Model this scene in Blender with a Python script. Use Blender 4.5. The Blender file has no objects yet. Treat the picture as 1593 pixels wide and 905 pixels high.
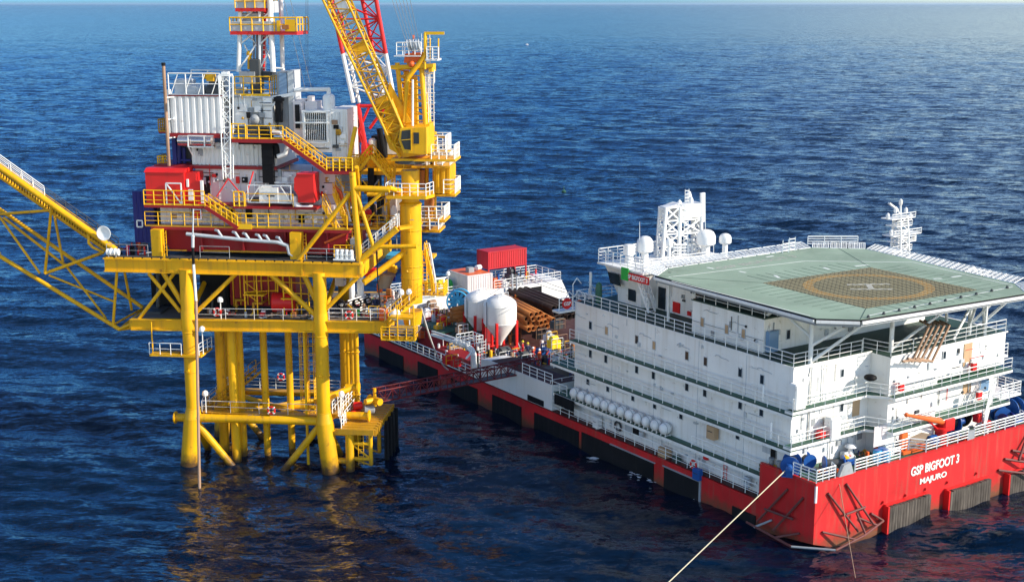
import bpy, math, random
import numpy as np
from mathutils import Vector, Matrix, Quaternion
random.seed(7)
rnd = random.Random(11)
scn = bpy.context.scene
COL = scn.collection
# ------------------------------------------------------------ camera
TH = math.radians(12.2874)
CAM_H = 43.0
FPX, CX, CY = 2050.0, 796.5, 452.5
cam_d = bpy.data.cameras.new('Camera'); cam = bpy.data.objects.new('Camera', cam_d); COL.objects.link(cam)
cam.location = (0, 0, CAM_H); cam.rotation_euler = (math.pi/2 - TH, 0, 0)
cam_d.sensor_width = 36.0; cam_d.lens = 36.0 * FPX / 1593.0
cam_d.clip_start = 1.0; cam_d.clip_end = 90000.0
scn.camera = cam
# ------------------------------------------------------------ world, sun, exposure
SUN_AZ = math.radians(106.0)      # clockwise from +Y
SUN_EL = math.radians(27.0)
wd = bpy.data.worlds.new('World'); scn.world = wd; wd.use_nodes = True
nt = wd.node_tree; nt.nodes.clear()
sky = nt.nodes.new('ShaderNodeTexSky'); sky.sky_type = 'NISHITA'; sky.sun_disc = False
sky.sun_elevation = SUN_EL; sky.sun_rotation = SUN_AZ; sky.air_density = 1.0; sky.dust_density = 0.05; sky.ozone_density = 2.5; sky.altitude = 1500
bgn = nt.nodes.new('ShaderNodeBackground'); bgn.inputs['Strength'].default_value = 0.15
wo = nt.nodes.new('ShaderNodeOutputWorld')
hs = nt.nodes.new('ShaderNodeMixRGB'); hs.blend_type = 'MULTIPLY'; hs.inputs[0].default_value = 1.0
tcw = nt.nodes.new('ShaderNodeTexCoord'); spw = nt.nodes.new('ShaderNodeSeparateXYZ'); nt.links.new(tcw.outputs['Generated'], spw.inputs[0])
rw = nt.nodes.new('ShaderNodeValToRGB'); nt.links.new(spw.outputs['Z'], rw.inputs[0])
rw.color_ramp.elements[0].position = 0.0; rw.color_ramp.elements[0].color = (.14,.35,.68,1); rw.color_ramp.elements[1].position = .75; rw.color_ramp.elements[1].color = (.8,.95,1.0,1)
e_ = rw.color_ramp.elements.new(.16); e_.color = (.085,.26,.55,1)
nt.links.new(sky.outputs[0], hs.inputs[1]); nt.links.new(hs.outputs[0], bgn.inputs[0])
# clear deep-blue sky over the sea ahead (+Y), brighter sky added behind the viewpoint to fill the shaded walls
mrw = nt.nodes.new('ShaderNodeMapRange'); nt.links.new(spw.outputs['Y'], mrw.inputs['Value']); mrw.inputs['From Min'].default_value = .12; mrw.inputs['From Max'].default_value = -.30; mrw.interpolation_type = 'SMOOTHSTEP'
mxw = nt.nodes.new('ShaderNodeMixRGB'); nt.links.new(mrw.outputs[0], mxw.inputs[0])
mrx = nt.nodes.new('ShaderNodeMapRange'); nt.links.new(spw.outputs['X'], mrx.inputs['Value']); mrx.inputs['From Min'].default_value = .02; mrx.inputs['From Max'].default_value = .50; mrx.inputs['To Max'].default_value = .95; mrx.interpolation_type = 'SMOOTHSTEP'
mxx = nt.nodes.new('ShaderNodeMixRGB'); nt.links.new(mrx.outputs[0], mxx.inputs[0]); nt.links.new(rw.outputs[0], mxx.inputs[1]); mxx.inputs[2].default_value = (.74,.78,.86,1); nt.links.new(mxx.outputs[0], mxw.inputs[1]); mxw.inputs[2].default_value = (1.58,1.47,1.36,1); nt.links.new(mxw.outputs[0], hs.inputs[2]); nt.links.new(bgn.outputs[0], wo.inputs[0])
sd = bpy.data.lights.new('sun', 'SUN'); sd.energy = 4.9; sd.angle = math.radians(0.55); sd.color = (1.0, 0.91, 0.76)
sun = bpy.data.objects.new('sun', sd); COL.objects.link(sun)
sv = Vector((math.sin(SUN_AZ)*math.cos(SUN_EL), math.cos(SUN_AZ)*math.cos(SUN_EL), math.sin(SUN_EL)))
sun.rotation_euler = sv.to_track_quat('Z', 'Y').to_euler(); sun.location = (60, 0, 90)
vs = scn.view_settings; vs.view_transform = 'Standard'; vs.look = 'None'; vs.gamma = 1.0; vs.use_curve_mapping = False
vs.exposure = 0.48
# ------------------------------------------------------------ frames of the two structures
def V(*a): return Vector(a)
class Frame:
    def __init__(s, heading, org):
        s.a = V(math.sin(heading), math.cos(heading), 0); s.b = V(s.a.y, -s.a.x, 0)
        s.o = V(*org); s.yaw = math.atan2(s.b.y, s.b.x)
    def w(s, p): return s.o + s.b*p[0] + s.a*p[1] + V(0, 0, p[2])
    def q(s, X, Y, x=None, y=None, z=None):
        r = V((X-CX)/FPX, math.cos(TH), -math.sin(TH)) + V(0, math.sin(TH), math.cos(TH))*(-(Y-CY)/FPX)
        C = V(0, 0, CAM_H); o = s.o
        if z is not None: t = (z + o.z - CAM_H)/r.z
        elif x is not None: t = (o + s.b*x - C).dot(s.b)/r.dot(s.b)
        else: t = (o + s.a*y - C).dot(s.a)/r.dot(s.a)
        d = C + r*t - o
        return V(d.dot(s.b), d.dot(s.a), d.z)
S = Frame(-math.radians(34.2123), (24.0601, 98.5995, 1.0))
P = Frame(math.radians(6.8894), (-17.2325, 118.1644, 0.0))
# ------------------------------------------------------------ mesh builder
class MB:
    def __init__(s): s.v = []; s.f = []; s.sm = []; s.cuts = []
    def cut(s): s.cuts.append((len(s.v), len(s.f))); return s   # what follows is a part of its own
    def add(s, vs_, fs, smooth=False):
        n = len(s.v); s.v += [Vector(p) for p in vs_]
        for f in fs: s.f.append([i+n for i in f]); s.sm.append(smooth)
        return s
    def box(s, x0, x1, y0, y1, z0, z1):
        p = [(x, y, z) for z in (z0, z1) for y in (y0, y1) for x in (x0, x1)]
        return s.add(p, [(0,2,3,1), (4,5,7,6), (0,1,5,4), (2,6,7,3), (0,4,6,2), (1,3,7,5)])
    def bev(s, x0, x1, y0, y1, z0, z1, c=.08):
        # box with chamfered vertical and top edges
        pl = [(x0+c,y0),(x1-c,y0),(x1,y0+c),(x1,y1-c),(x1-c,y1),(x0+c,y1),(x0,y1-c),(x0,y0+c)]
        pt = [(x0+2*c,y0+c),(x1-2*c,y0+c),(x1-c,y0+2*c),(x1-c,y1-2*c),(x1-2*c,y1-c),(x0+2*c,y1-c),(x0+c,y1-2*c),(x0+c,y0+2*c)]
        vv = [(a,b,z0) for a,b in pl] + [(a,b,z1-c) for a,b in pl] + [(a,b,z1) for a,b in pt]
        fs = [tuple(range(7,-1,-1)), tuple(range(16,24))]
        for k in range(8):
            j = (k+1) % 8; fs += [(k,j,8+j,8+k), (8+k,8+j,16+j,16+k)]
        return s.add(vv, fs)
    def obox(s, c, ax, ay, az):   # oriented box: centre and three half-axis vectors
        c, ax, ay, az = Vector(c), Vector(ax), Vector(ay), Vector(az)
        p = [c+ax*i+ay*j+az*k for k in (-1,1) for j in (-1,1) for i in (-1,1)]
        return s.add(p, [(0,2,3,1), (4,5,7,6), (0,1,5,4), (2,6,7,3), (0,4,6,2), (1,3,7,5)])
    def beam(s, p, q, w=.3, h=None, up=(0,0,1)):
        p, q, up = Vector(p), Vector(q), Vector(up); h = h or w; d = q-p; L = d.length
        if L < 1e-5: return s
        d.normalize()
        if abs(d.dot(up)) > .98: up = V(0, 1, 0)
        sx = d.cross(up).normalized(); u = sx.cross(d)
        return s.obox((p+q)/2, d*(L/2), sx*(w/2), u*(h/2))
    def tube(s, p, q, r=.1, r2=None, n=10, cap=True):
        p, q = Vector(p), Vector(q); r2 = r if r2 is None else r2; d = q-p
        if d.length < 1e-6: return s
        d.normalize(); up = V(0,0,1) if abs(d.z) < .95 else V(0,1,0)
        a = d.cross(up).normalized(); b = d.cross(a)
        vv = []
        for c, rr in ((p, r), (q, r2)):
            for k in range(n):
                t = 2*math.pi*k/n; vv.append(c + a*math.cos(t)*rr + b*math.sin(t)*rr)
        s.add(vv, [(k, (k+1) % n, n+(k+1) % n, n+k) for k in range(n)], n > 5)
        if cap: s.add(vv, [tuple(range(n-1,-1,-1)), tuple(range(n, 2*n))])
        return s
    def path(s, pts, r=.1, n=8):
        for i in range(len(pts)-1):
            s.tube(pts[i], pts[i+1], r, n=n)
            if i: s.ball(pts[i], r*1.01, n, 4)
        return s
    def ball(s, c, r, n=12, m=8, sz=1.0):
        c = Vector(c); vv = [c+V(0,0,r*sz)]
        for j in range(1, m):
            ph = math.pi*j/m
            for k in range(n):
                t = 2*math.pi*k/n; vv.append(c+V(math.sin(ph)*math.cos(t)*r, math.sin(ph)*math.sin(t)*r, math.cos(ph)*r*sz))
        vv.append(c-V(0,0,r*sz)); fs = []
        for k in range(n): fs.append((0, 1+k, 1+(k+1) % n))
        for j in range(m-2):
            for k in range(n):
                a = 1+j*n+k; b = 1+j*n+(k+1) % n; fs.append((a, a+n, b+n, b))
        l = len(vv)-1; o = 1+(m-2)*n
        for k in range(n): fs.append((o+k, l, o+(k+1) % n))
        return s.add(vv, fs, True)
    def lathe(s, c, prof, n=20, axis=(0,0,1)):   # prof: (radius, distance along the axis)
        c = Vector(c); d = Vector(axis).normalized(); up = V(0,0,1) if abs(d.z) < .95 else V(0,1,0)
        a = d.cross(up).normalized() if abs(d.z) < .95 else V(1,0,0); b = d.cross(a)
        vv = [c + d*h + a*math.cos(2*math.pi*k/n)*r + b*math.sin(2*math.pi*k/n)*r for r, h in prof for k in range(n)]
        grp = [0]     # bands that meet at a sharp edge do not share vertices, so the edge stays crisp
        for j in range(1, len(prof)-1):
            u = math.atan2(prof[j][1]-prof[j-1][1], prof[j][0]-prof[j-1][0]); w = math.atan2(prof[j+1][1]-prof[j][1], prof[j+1][0]-prof[j][0])
            if abs((w-u+math.pi) % (2*math.pi)-math.pi) > .7: grp.append(j)
        grp.append(len(prof)-1)
        for g0, g1 in zip(grp, grp[1:]):
            s.add(vv[g0*n:(g1+1)*n], [(j*n+k, j*n+(k+1) % n, (j+1)*n+(k+1) % n, (j+1)*n+k) for j in range(g1-g0) for k in range(n)], True)
        m = (len(prof)-1)*n
        return s.add(vv, [tuple(range(n-1,-1,-1)), tuple(range(m, m+n))])
    def ring(s, c, R, r, axis=(0,0,1), n=20, m=6):
        c = Vector(c); d = Vector(axis).normalized(); up = V(0,0,1) if abs(d.z) < .95 else V(0,1,0)
        a = d.cross(up).normalized(); b = d.cross(a); vv = []
        for k in range(n):
            t = 2*math.pi*k/n; e = a*math.cos(t)+b*math.sin(t)
            for j in range(m):
                u = 2*math.pi*j/m; vv.append(c + e*(R+r*math.cos(u)) + d*(r*math.sin(u)))
        return s.add(vv, [(k*m+j, ((k+1) % n)*m+j, ((k+1) % n)*m+(j+1) % m, k*m+(j+1) % m) for k in range(n) for j in range(m)], True)
    def prism(s, poly, z0, z1):
        n = len(poly); vv = [(p[0], p[1], z0) for p in poly] + [(p[0], p[1], z1) for p in poly]
        return s.add(vv, [tuple(range(n-1,-1,-1)), tuple(range(n, 2*n))] + [(k, (k+1) % n, n+(k+1) % n, n+k) for k in range(n)])
    def extr(s, poly, dv):   # planar polygon of 3-D points pushed along dv
        n = len(poly); dv = Vector(dv); vv = [Vector(p) for p in poly]; vv += [p+dv for p in vv]
        return s.add(vv, [tuple(range(n-1,-1,-1)), tuple(range(n, 2*n))] + [(k, (k+1) % n, n+(k+1) % n, n+k) for k in range(n)])
    def quad(s, *p): return s.add(p, [tuple(range(len(p)))])
    def rail(s, pts, h=1.1, step=1.6, r=.036, k=2, closed=False, toe=False):
        pts = [Vector(p) for p in pts]
        if closed: pts = pts + [pts[0]]
        for i in range(len(pts)-1):
            a, b = pts[i], pts[i+1]; L = (b-a).length; n = max(1, round(L/step))
            for j in range(n+1):
                if j == 0 and i: continue
                c = a.lerp(b, j/n); s.tube(c, c+V(0,0,h), r*1.15, n=4, cap=False)
            for m in range(k+1):
                z = h*(m+1)/(k+1); s.tube(a+V(0,0,z), b+V(0,0,z), r*(1.15 if m == k else .8), n=4, cap=False)
            if toe: s.beam(a+V(0,0,.07), b+V(0,0,.07), .02, .14)
        return s
    def truss(s, p0, p1, wa0, wb0, wa1, wb1, va, vb, n, rc, rb, faces=(0,1,2,3)):
        # box truss from p0 to p1; va/vb unit side vectors, half widths at both ends
        p0, p1, va, vb = Vector(p0), Vector(p1), Vector(va), Vector(vb)
        def cor(i, t):
            c = p0.lerp(p1, t); sa, sb = ((1,1), (1,-1), (-1,-1), (-1,1))[i]
            return c + va*(sa*(wa0+(wa1-wa0)*t)) + vb*(sb*(wb0+(wb1-wb0)*t))
        for i in range(4): s.tube(cor(i,0), cor(i,1), rc, n=8)
        for f in faces:
            i, j = f, (f+1) % 4
            for k in range(n):
                t0, t1 = k/n, (k+1)/n
                if k % 2: i2, j2 = j, i
                else: i2, j2 = i, j
                s.tube(cor(i2,t0), cor(j2,t1), rb, n=5, cap=False)
                s.tube(cor(i,t1), cor(j,t1), rb*.9, n=5, cap=False)
        return s
    def stairs(s, p, q, w, side, n=None, r=.04, hand=True):
        # flight from p up/down to q; side = unit vector across the flight
        p, q, side = Vector(p), Vector(q), Vector(side); n = n or max(3, int(abs(q.z-p.z)/.25))
        for e in (-1, 1):
            o = side*(e*w/2)
            s.beam(p+o, q+o, .05, .25)
            if hand:
                s.tube(p+o+V(0,0,1.0), q+o+V(0,0,1.0), r, n=4, cap=False); s.tube(p+o+V(0,0,.5), q+o+V(0,0,.5), r*.8, n=4, cap=False)
                for k in range(0, 7):
                    c = p.lerp(q, k/6)+o; s.tube(c, c+V(0,0,1), r, n=4, cap=False)
        d = (q-p); d.z = 0; d = d.normalized()*.12 if d.length > 1e-4 else V(.1,0,0)
        for k in range(n):
            c = p.lerp(q, (k+.5)/n); s.obox(c, side*(w/2), d, V(0,0,.02))
        return s
    def ladder(s, p, h, side, w=.45, r=.03, cage=None):
        p, side = Vector(p), Vector(side)
        for e in (-1, 1): s.tube(p+side*(e*w/2), p+side*(e*w/2)+V(0,0,h), r, n=4, cap=False)
        for k in range(int(h/.35)):
            z = .2+k*.35; s.tube(p-side*w/2+V(0,0,z), p+side*w/2+V(0,0,z), r*.8, n=4, cap=False)
        if cage:
            cg = Vector(cage)
            for k in range(int(h/.9)):
                z = 1.2+k*.9
                if z > h: break
                a = p-side*.38+V(0,0,z); b = p+side*.38+V(0,0,z)
                s.tube(a, a+cg*.6, r*.7, n=4, cap=False); s.tube(b, b+cg*.6, r*.7, n=4, cap=False); s.tube(a+cg*.6, b+cg*.6, r*.7, n=4, cap=False)
            for e in (-1, 0, 1): s.tube(p+side*(e*.38)+cg*.6+V(0,0,1.2), p+side*(e*.38)+cg*.6+V(0,0,h), r*.7, n=4, cap=False)
        return s
    def corr(s, a, b, z0, z1, out, pitch=.55, dep=.07):
        # corrugated sheet wall from a to b, standing proud along `out`, as a closed folded strip
        a, b, out = Vector(a), Vector(b), Vector(out).normalized(); L = (b-a).length; n = max(2, int(L/pitch)); d = (b-a)/n
        pr = []
        for k in range(n):
            for t, o in ((0,0), (.28,0), (.42,1), (.86,1)): pr.append(a + d*(k+t) + out*(dep*o))
        pr.append(b.copy()); m = len(pr)
        vv = [V(p.x,p.y,z0) for p in pr] + [V(p.x,p.y,z1) for p in pr]
        s.add(vv, [(k,k+1,m+k+1,m+k) for k in range(m-1)])
        s.add(vv+[], [tuple(range(m,2*m))]) if False else None
        return s
BASE = {}
FR = {}
def props(o, label=None, cat=None, group=None, kind=None):
    if label: o['label'] = label
    if cat: o['category'] = cat
    if group: o['group'] = group
    if kind: o['kind'] = kind
    return o
def thing(F, name, label, cat, base, group=None):
    base = Vector(base); o = bpy.data.objects.new(name, None); COL.objects.link(o)
    o.empty_display_size = .3; o.location = F.w(base); o.rotation_euler = (0,0,F.yaw)
    BASE[o.name] = base; FR[o.name] = F
    return props(o, label, cat, group)
def mesh_of(mb, name, mat, base):
    me = bpy.data.meshes.new(name)
    me.from_pydata([tuple(p-base) for p in mb.v], [], mb.f)
    me.polygons.foreach_set('use_smooth', mb.sm); me.materials.append(mat); me.update()
    return me
def part(name, mb, mat, parent, label=None, kind=None):
    cs = [c for c in mb.cuts if 0 < c[0] < len(mb.v)]
    if cs:
        cs = [(0,0)]+cs+[(len(mb.v),len(mb.f))]; mb.cuts = []; o = None
        for (v0,f0),(v1,f1) in zip(cs, cs[1:]):
            if f1 <= f0: continue
            b = MB(); b.v = mb.v[v0:v1]; b.f = [[i-v0 for i in f] for f in mb.f[f0:f1]]; b.sm = mb.sm[f0:f1]; o = part(name, b, mat, parent, label, kind)
        return o
    base = BASE[parent.name]
    o = bpy.data.objects.new(name, mesh_of(mb, name, mat, base)); COL.objects.link(o); o.parent = parent
    BASE[o.name] = base
    return props(o, label, None, None, kind)
def solo(F, name, mb, mat, label, cat, base=None, group=None, kind=None):
    if base is None:
        xs = [p.x for p in mb.v]; ys = [p.y for p in mb.v]; zs = [p.z for p in mb.v]
        base = ((min(xs)+max(xs))/2, (min(ys)+max(ys))/2, min(zs))
    base = Vector(base)
    o = bpy.data.objects.new(name, mesh_of(mb, name, mat, base)); COL.objects.link(o)
    o.location = F.w(base); o.rotation_euler = (0,0,F.yaw); BASE[o.name] = base
    return props(o, label, cat, group, kind)
def kids(o): return [c for c in bpy.data.objects if c.parent == o]
def dup(root, F, base, label=None, rot=0.0, scale=None):
    def cp(o, par):
        c = o.copy(); COL.objects.link(c); c.parent = par
        for ch in kids(o): cp(ch, c)
        return c
    r = cp(root, None); r.location = F.w(Vector(base)); r.rotation_euler = (0,0,F.yaw+rot)
    if scale: r.scale = scale
    if label: r['label'] = label
    return r
# ------------------------------------------------------------ materials
MATS = {}
def ramp(nt, stops):
    r = nt.nodes.new('ShaderNodeValToRGB'); e = r.color_ramp.elements
    while len(e) < len(stops): e.new(.5)
    for k, (p, c) in enumerate(stops): e[k].position = p; e[k].color = (c[0], c[1], c[2], 1) if hasattr(c, '__len__') else (c, c, c, 1)
    return r
def paint(name, col, rough=.45, var=.12, rust=.25, streak=.3, metal=0.0, rustc=(.16,.06,.025), dirt=(.12,.10,.08), sc=1.0, bump=.15, tide=None):
    """painted steel: slight patchy tone, vertical run marks, rust spots"""
    m = bpy.data.materials.new(name); m.use_nodes = True; nt = m.node_tree; N = nt.nodes; L = nt.links
    b = N['Principled BSDF']; b.inputs['Roughness'].default_value = rough; b.inputs['Specular IOR Level'].default_value = .3; b.inputs['Metallic'].default_value = metal
    geo = N.new('ShaderNodeNewGeometry')
    n1 = N.new('ShaderNodeTexNoise'); n1.inputs['Scale'].default_value = .35*sc; n1.inputs['Detail'].default_value = 6; L.new(geo.outputs['Position'], n1.inputs['Vector'])
    mp = N.new('ShaderNodeMapping'); mp.inputs['Scale'].default_value = (2.2*sc, 2.2*sc, .16*sc); L.new(geo.outputs['Position'], mp.inputs['Vector'])
    n2 = N.new('ShaderNodeTexNoise'); n2.inputs['Scale'].default_value = 1.0; n2.inputs['Detail'].default_value = 5; L.new(mp.outputs[0], n2.inputs['Vector'])
    n3 = N.new('ShaderNodeTexNoise'); n3.inputs['Scale'].default_value = 1.7*sc; n3.inputs['Detail'].default_value = 8; n3.inputs['Roughness'].default_value = .65; L.new(geo.outputs['Position'], n3.inputs['Vector'])
    r1 = ramp(nt, [(.3, [c*(1-var) for c in col]), (.7, [min(1, c*(1+var*.6)) for c in col])]); L.new(n1.outputs[0], r1.inputs[0])
    mx = N.new('ShaderNodeMixRGB'); rs = ramp(nt, [(.52, 0.0), (.72, streak)]); L.new(n2.outputs[0], rs.inputs[0])
    L.new(rs.outputs[0], mx.inputs[0]); L.new(r1.outputs[0], mx.inputs[1]); mx.inputs[2].default_value = (*dirt, 1)
    m2 = N.new('ShaderNodeMixRGB'); rr = ramp(nt, [(.62, 0.0), (.70, rust)]); L.new(n3.outputs[0], rr.inputs[0])
    L.new(rr.outputs[0], m2.inputs[0]); L.new(mx.outputs[0], m2.inputs[1]); m2.inputs[2].default_value = (*rustc, 1)
    last = m2.outputs[0]
    if tide:      # weed and rust band just above the waterline
        sp = N.new('ShaderNodeSeparateXYZ'); L.new(geo.outputs['Position'], sp.inputs[0]); mth = N.new('ShaderNodeMath'); mth.operation = 'MULTIPLY_ADD'; L.new(n3.outputs[0], mth.inputs[0]); mth.inputs[1].default_value = -2.2; L.new(sp.outputs['Z'], mth.inputs[2])
        r5 = ramp(nt, [(0.0, 1.0), (.9, 0.0)]); mr = N.new('ShaderNodeMapRange'); mr.inputs['From Min'].default_value = -.9; mr.inputs['From Max'].default_value = .5; L.new(mth.outputs[0], mr.inputs['Value']); L.new(mr.outputs[0], r5.inputs[0])
        m4 = N.new('ShaderNodeMixRGB'); L.new(r5.outputs[0], m4.inputs[0]); L.new(last, m4.inputs[1]); m4.inputs[2].default_value = (*tide, 1); last = m4.outputs[0]
    L.new(last, b.inputs['Base Color'])
    if bump:
        bp = N.new('ShaderNodeBump'); bp.inputs['Strength'].default_value = bump; bp.inputs['Distance'].default_value = .04
        L.new(n3.outputs[0], bp.inputs['Height']); L.new(bp.outputs[0], b.inputs['Normal'])
    MATS[name] = m
    return m
YEL = paint('yellow_paint', (.80,.41,.004), .48, .20, .65, .55, dirt=(.42,.22,.03), rustc=(.25,.09,.02), tide=(.10,.05,.015))
YRL = paint('yellow_rail_paint', (.84,.46,.008), .45, .05, .1, .05)
YDK = paint('aged_yellow_paint', (.55,.28,.015), .45, .16, .5, .35, dirt=(.2,.12,.04))
RED = paint('red_paint', (.66,.018,.018), .4, .08, .12, .15, dirt=(.25,.03,.02))
GWR = paint('gangway_red_shaded', (.13,.008,.010), .5, .15, .2, .2)  # red darkened so the shadow on the gangway is in its colour
RDK = paint('dark_red_paint', (.30,.012,.018), .5, .12, .15, .2)
ORG = paint('orange_paint', (.75,.13,.025), .45, .1, .2, .15)
HULL = paint('red_hull_paint', (.56,.018,.020), .5, .24, .7, .75, dirt=(.36,.07,.05), rustc=(.26,.07,.03), tide=(.16,.06,.03))
WHT = paint('white_paint', (.78,.78,.76), .4, .05, .22, .16, dirt=(.50,.42,.33), rustc=(.35,.2,.1))
WHC = paint('clean_white_paint', (.82,.81,.79), .4, .08, .35, .38, dirt=(.55,.5,.42))
WRL = paint('white_rail_paint', (.80,.80,.78), .4, .04, .05, .05)
PNK = paint('off_white_panel', (.70,.64,.64), .45, .08, .25, .22, dirt=(.40,.30,.26), rustc=(.35,.18,.12))
GRY = paint('grey_paint', (.30,.32,.34), .5, .12, .25, .25)
LGR = paint('light_grey_paint', (.50,.53,.56), .45, .1, .2, .2)
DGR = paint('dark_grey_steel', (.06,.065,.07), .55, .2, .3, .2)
BLK = paint('black_rubber_and_shade', (.014,.014,.016), .6, .3, .05, .1)  # rubber black, also used as painted shade on the hull side
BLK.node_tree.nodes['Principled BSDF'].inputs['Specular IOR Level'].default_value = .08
BLU = paint('blue_paint', (.015,.09,.33), .4, .1, .1, .12)
LBL = paint('light_blue_paint', (.07,.42,.72), .45, .08, .05, .1)
NVY = paint('navy_paint', (.006,.012,.15), .4, .1, .05, .1)
GRN = paint('green_deck_paint', (.045,.13,.085), .55, .22, .30, .35, dirt=(.12,.13,.10), sc=.6)
DGN = paint('dark_green_deck_paint', (.035,.075,.06), .6, .25, .2, .3, dirt=(.10,.11,.09), sc=.6)
BGR = paint('bright_green_paint', (.03,.40,.06), .5)
TAN = paint('tan_tarpaulin', (.28,.22,.16), .8, .2, 0, .3)
TIM = paint('fender_timber', (.075,.062,.052), .85, .4, .3, .6, dirt=(.22,.19,.16), sc=2.2, rustc=(.05,.045,.03))
PIP = paint('orange_pipe_steel', (.42,.15,.035), .6, .2, .5, .3, rustc=(.18,.07,.03))
MDK = paint('red_brown_deck', (.07,.022,.02), .7, .3, .3, .4)
DPI = paint('dark_pipe_steel', (.030,.016,.012), .65, .3, .3, .2)
GLS = paint('dark_glass', (.02,.03,.04), .12, .1, 0, 0, bump=0)
BGL = paint('bluish_glass', (.16,.27,.42), .15, .1, 0, 0, bump=0)
WOD = paint('door_tan', (.50,.33,.19), .6, .1, .1, .1)
PLT = paint('deck_plate', (.16,.14,.125), .7, .3, .35, .4, dirt=(.25,.20,.16))
HDG = paint('helideck_green', (.285,.37,.27), .75, .22, .4, .42, dirt=(.36,.42,.33), rustc=(.22,.26,.20), sc=.5)
NET = paint('landing_net', (.10,.09,.055), .9, .15, .1, .2, dirt=(.25,.22,.15))
RNG = paint('ring_marking', (.38,.20,.045), .8, .15, .35, .25, dirt=(.3,.22,.1), rustc=(.22,.18,.1))
HMK = paint('faded_white_marking', (.42,.41,.36), .8, .15, .2, .2)
MWH = paint('white_marking', (.72,.74,.68), .7, .05, .1, .1)
SKN = paint('skin', (.42,.24,.17), .6, .03, 0, 0, bump=0)
CVO = paint('orange_coverall', (.80,.12,.03), .85, .1, 0, .1)
CVB = paint('navy_coverall', (.03,.04,.09), .85, .1, 0, .1)
CVR = paint('red_coverall', (.6,.03,.03), .85, .1, 0, .1)
HRD = paint('white_hard_hat', (.85,.85,.83), .3, .02, 0, 0, bump=0)
HYE = paint('yellow_hard_hat', (.85,.62,.03), .3, .02, 0, 0, bump=0)
ROP = paint('pale_rope', (.62,.55,.38), .85, .1, 0, .1)
CAB = paint('steel_cable', (.12,.12,.13), .5, .1, .1, .1)
MRB = paint('brown_rust_pipe', (.36,.22,.14), .6, .2, .4, .3)
# ------------------------------------------------------------ the sea
WAVES = []
def sea_height(x, y):      # the same sum of waves at one spot (full strength, as close to the structures)
    z = 0.0
    for kx, ky, amp, ph0, a, b, c in WAVES:
        if 2*math.pi/math.hypot(kx, ky) < 2.2: continue
        env = .75+.35*math.sin(x*kx*.11-y*ky*.09+a)*math.sin(y*.031*b+x*.017+c); ph = kx*x+ky*y+ph0; z += amp*env*(math.sin(ph)+.28*math.cos(2*ph))
    return z
def sea_mesh():
    rs = [26.0]
    while rs[-1] < 75000:
        r = rs[-1]; rs.append(r + (max(.30, r*.0042) if r < 3500 else r*.03))
    rs = np.array(rs); na = 760
    an = np.radians(np.linspace(-62, 62, na))
    Rr, A = np.meshgrid(rs, an, indexing='ij'); X = Rr*np.sin(A); Y = Rr*np.cos(A)
    Z = np.zeros_like(X); lost = np.zeros_like(X); g = np.random.RandomState(5)
    cell = np.maximum(Rr*np.radians(124/na), np.gradient(rs)[:, None])
    wd_ = math.radians(200)          # main direction the waves run
    for k in range(90):
        lam = 1.4*(24/1.4)**(k/89.0)*g.uniform(.93, 1.07)
        th = wd_ + g.normal(0, .55 if lam < 9 else .34)
        kx, ky = 2*math.pi/lam*math.sin(th), 2*math.pi/lam*math.cos(th)
        amp = .0050*lam**.86*g.uniform(.5, 1.4)
        ph0 = g.uniform(0, 6.283)
        ph = kx*X + ky*Y + ph0
        fade = np.clip((lam/cell-2.2)/2.5, 0, 1)
        # slow patches so wave groups come and go
        e1_, e2_, e3_ = g.uniform(0, 6.28), g.uniform(.6,1.5), g.uniform(0, 6.28); WAVES.append((kx, ky, amp, ph0, e1_, e2_, e3_))
        env = .75+.35*np.sin(X*kx*.11-Y*ky*.09+e1_)*np.sin(Y*.031*e2_+X*.017+e3_)
        lost += .5*(amp*2*math.pi/lam)**2*(1-fade**2)
        c = np.sin(ph); Z += amp*fade*env*(c+.28*np.cos(2*ph))
    n0, n1 = X.shape
    me = bpy.data.meshes.new('sea'); me.vertices.add(n0*n1)
    co = np.stack([X, Y, Z], -1).reshape(-1); me.vertices.foreach_set('co', co)
    i = np.arange(n0-1)[:, None]*n1 + np.arange(n1-1)[None, :]
    q = np.stack([i, i+n1, i+n1+1, i+1], -1).reshape(-1, 4); nf = len(q)
    q = q[:, ::-1]
    me.loops.add(nf*4); me.loops.foreach_set('vertex_index', np.ascontiguousarray(q).reshape(-1))
    me.polygons.add(nf); me.polygons.foreach_set('loop_start', np.arange(nf)*4); me.polygons.foreach_set('loop_total', np.full(nf, 4))
    me.polygons.foreach_set('use_smooth', np.ones(nf, bool)); me.update(calc_edges=True)
    at = me.attributes.new('unresolved_slope', 'FLOAT', 'POINT'); at.data.foreach_set('value', np.sqrt(lost).reshape(-1).astype(np.float32))
    if me.polygons[0].normal.z < 0: me.flip_normals()
    return me
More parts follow.
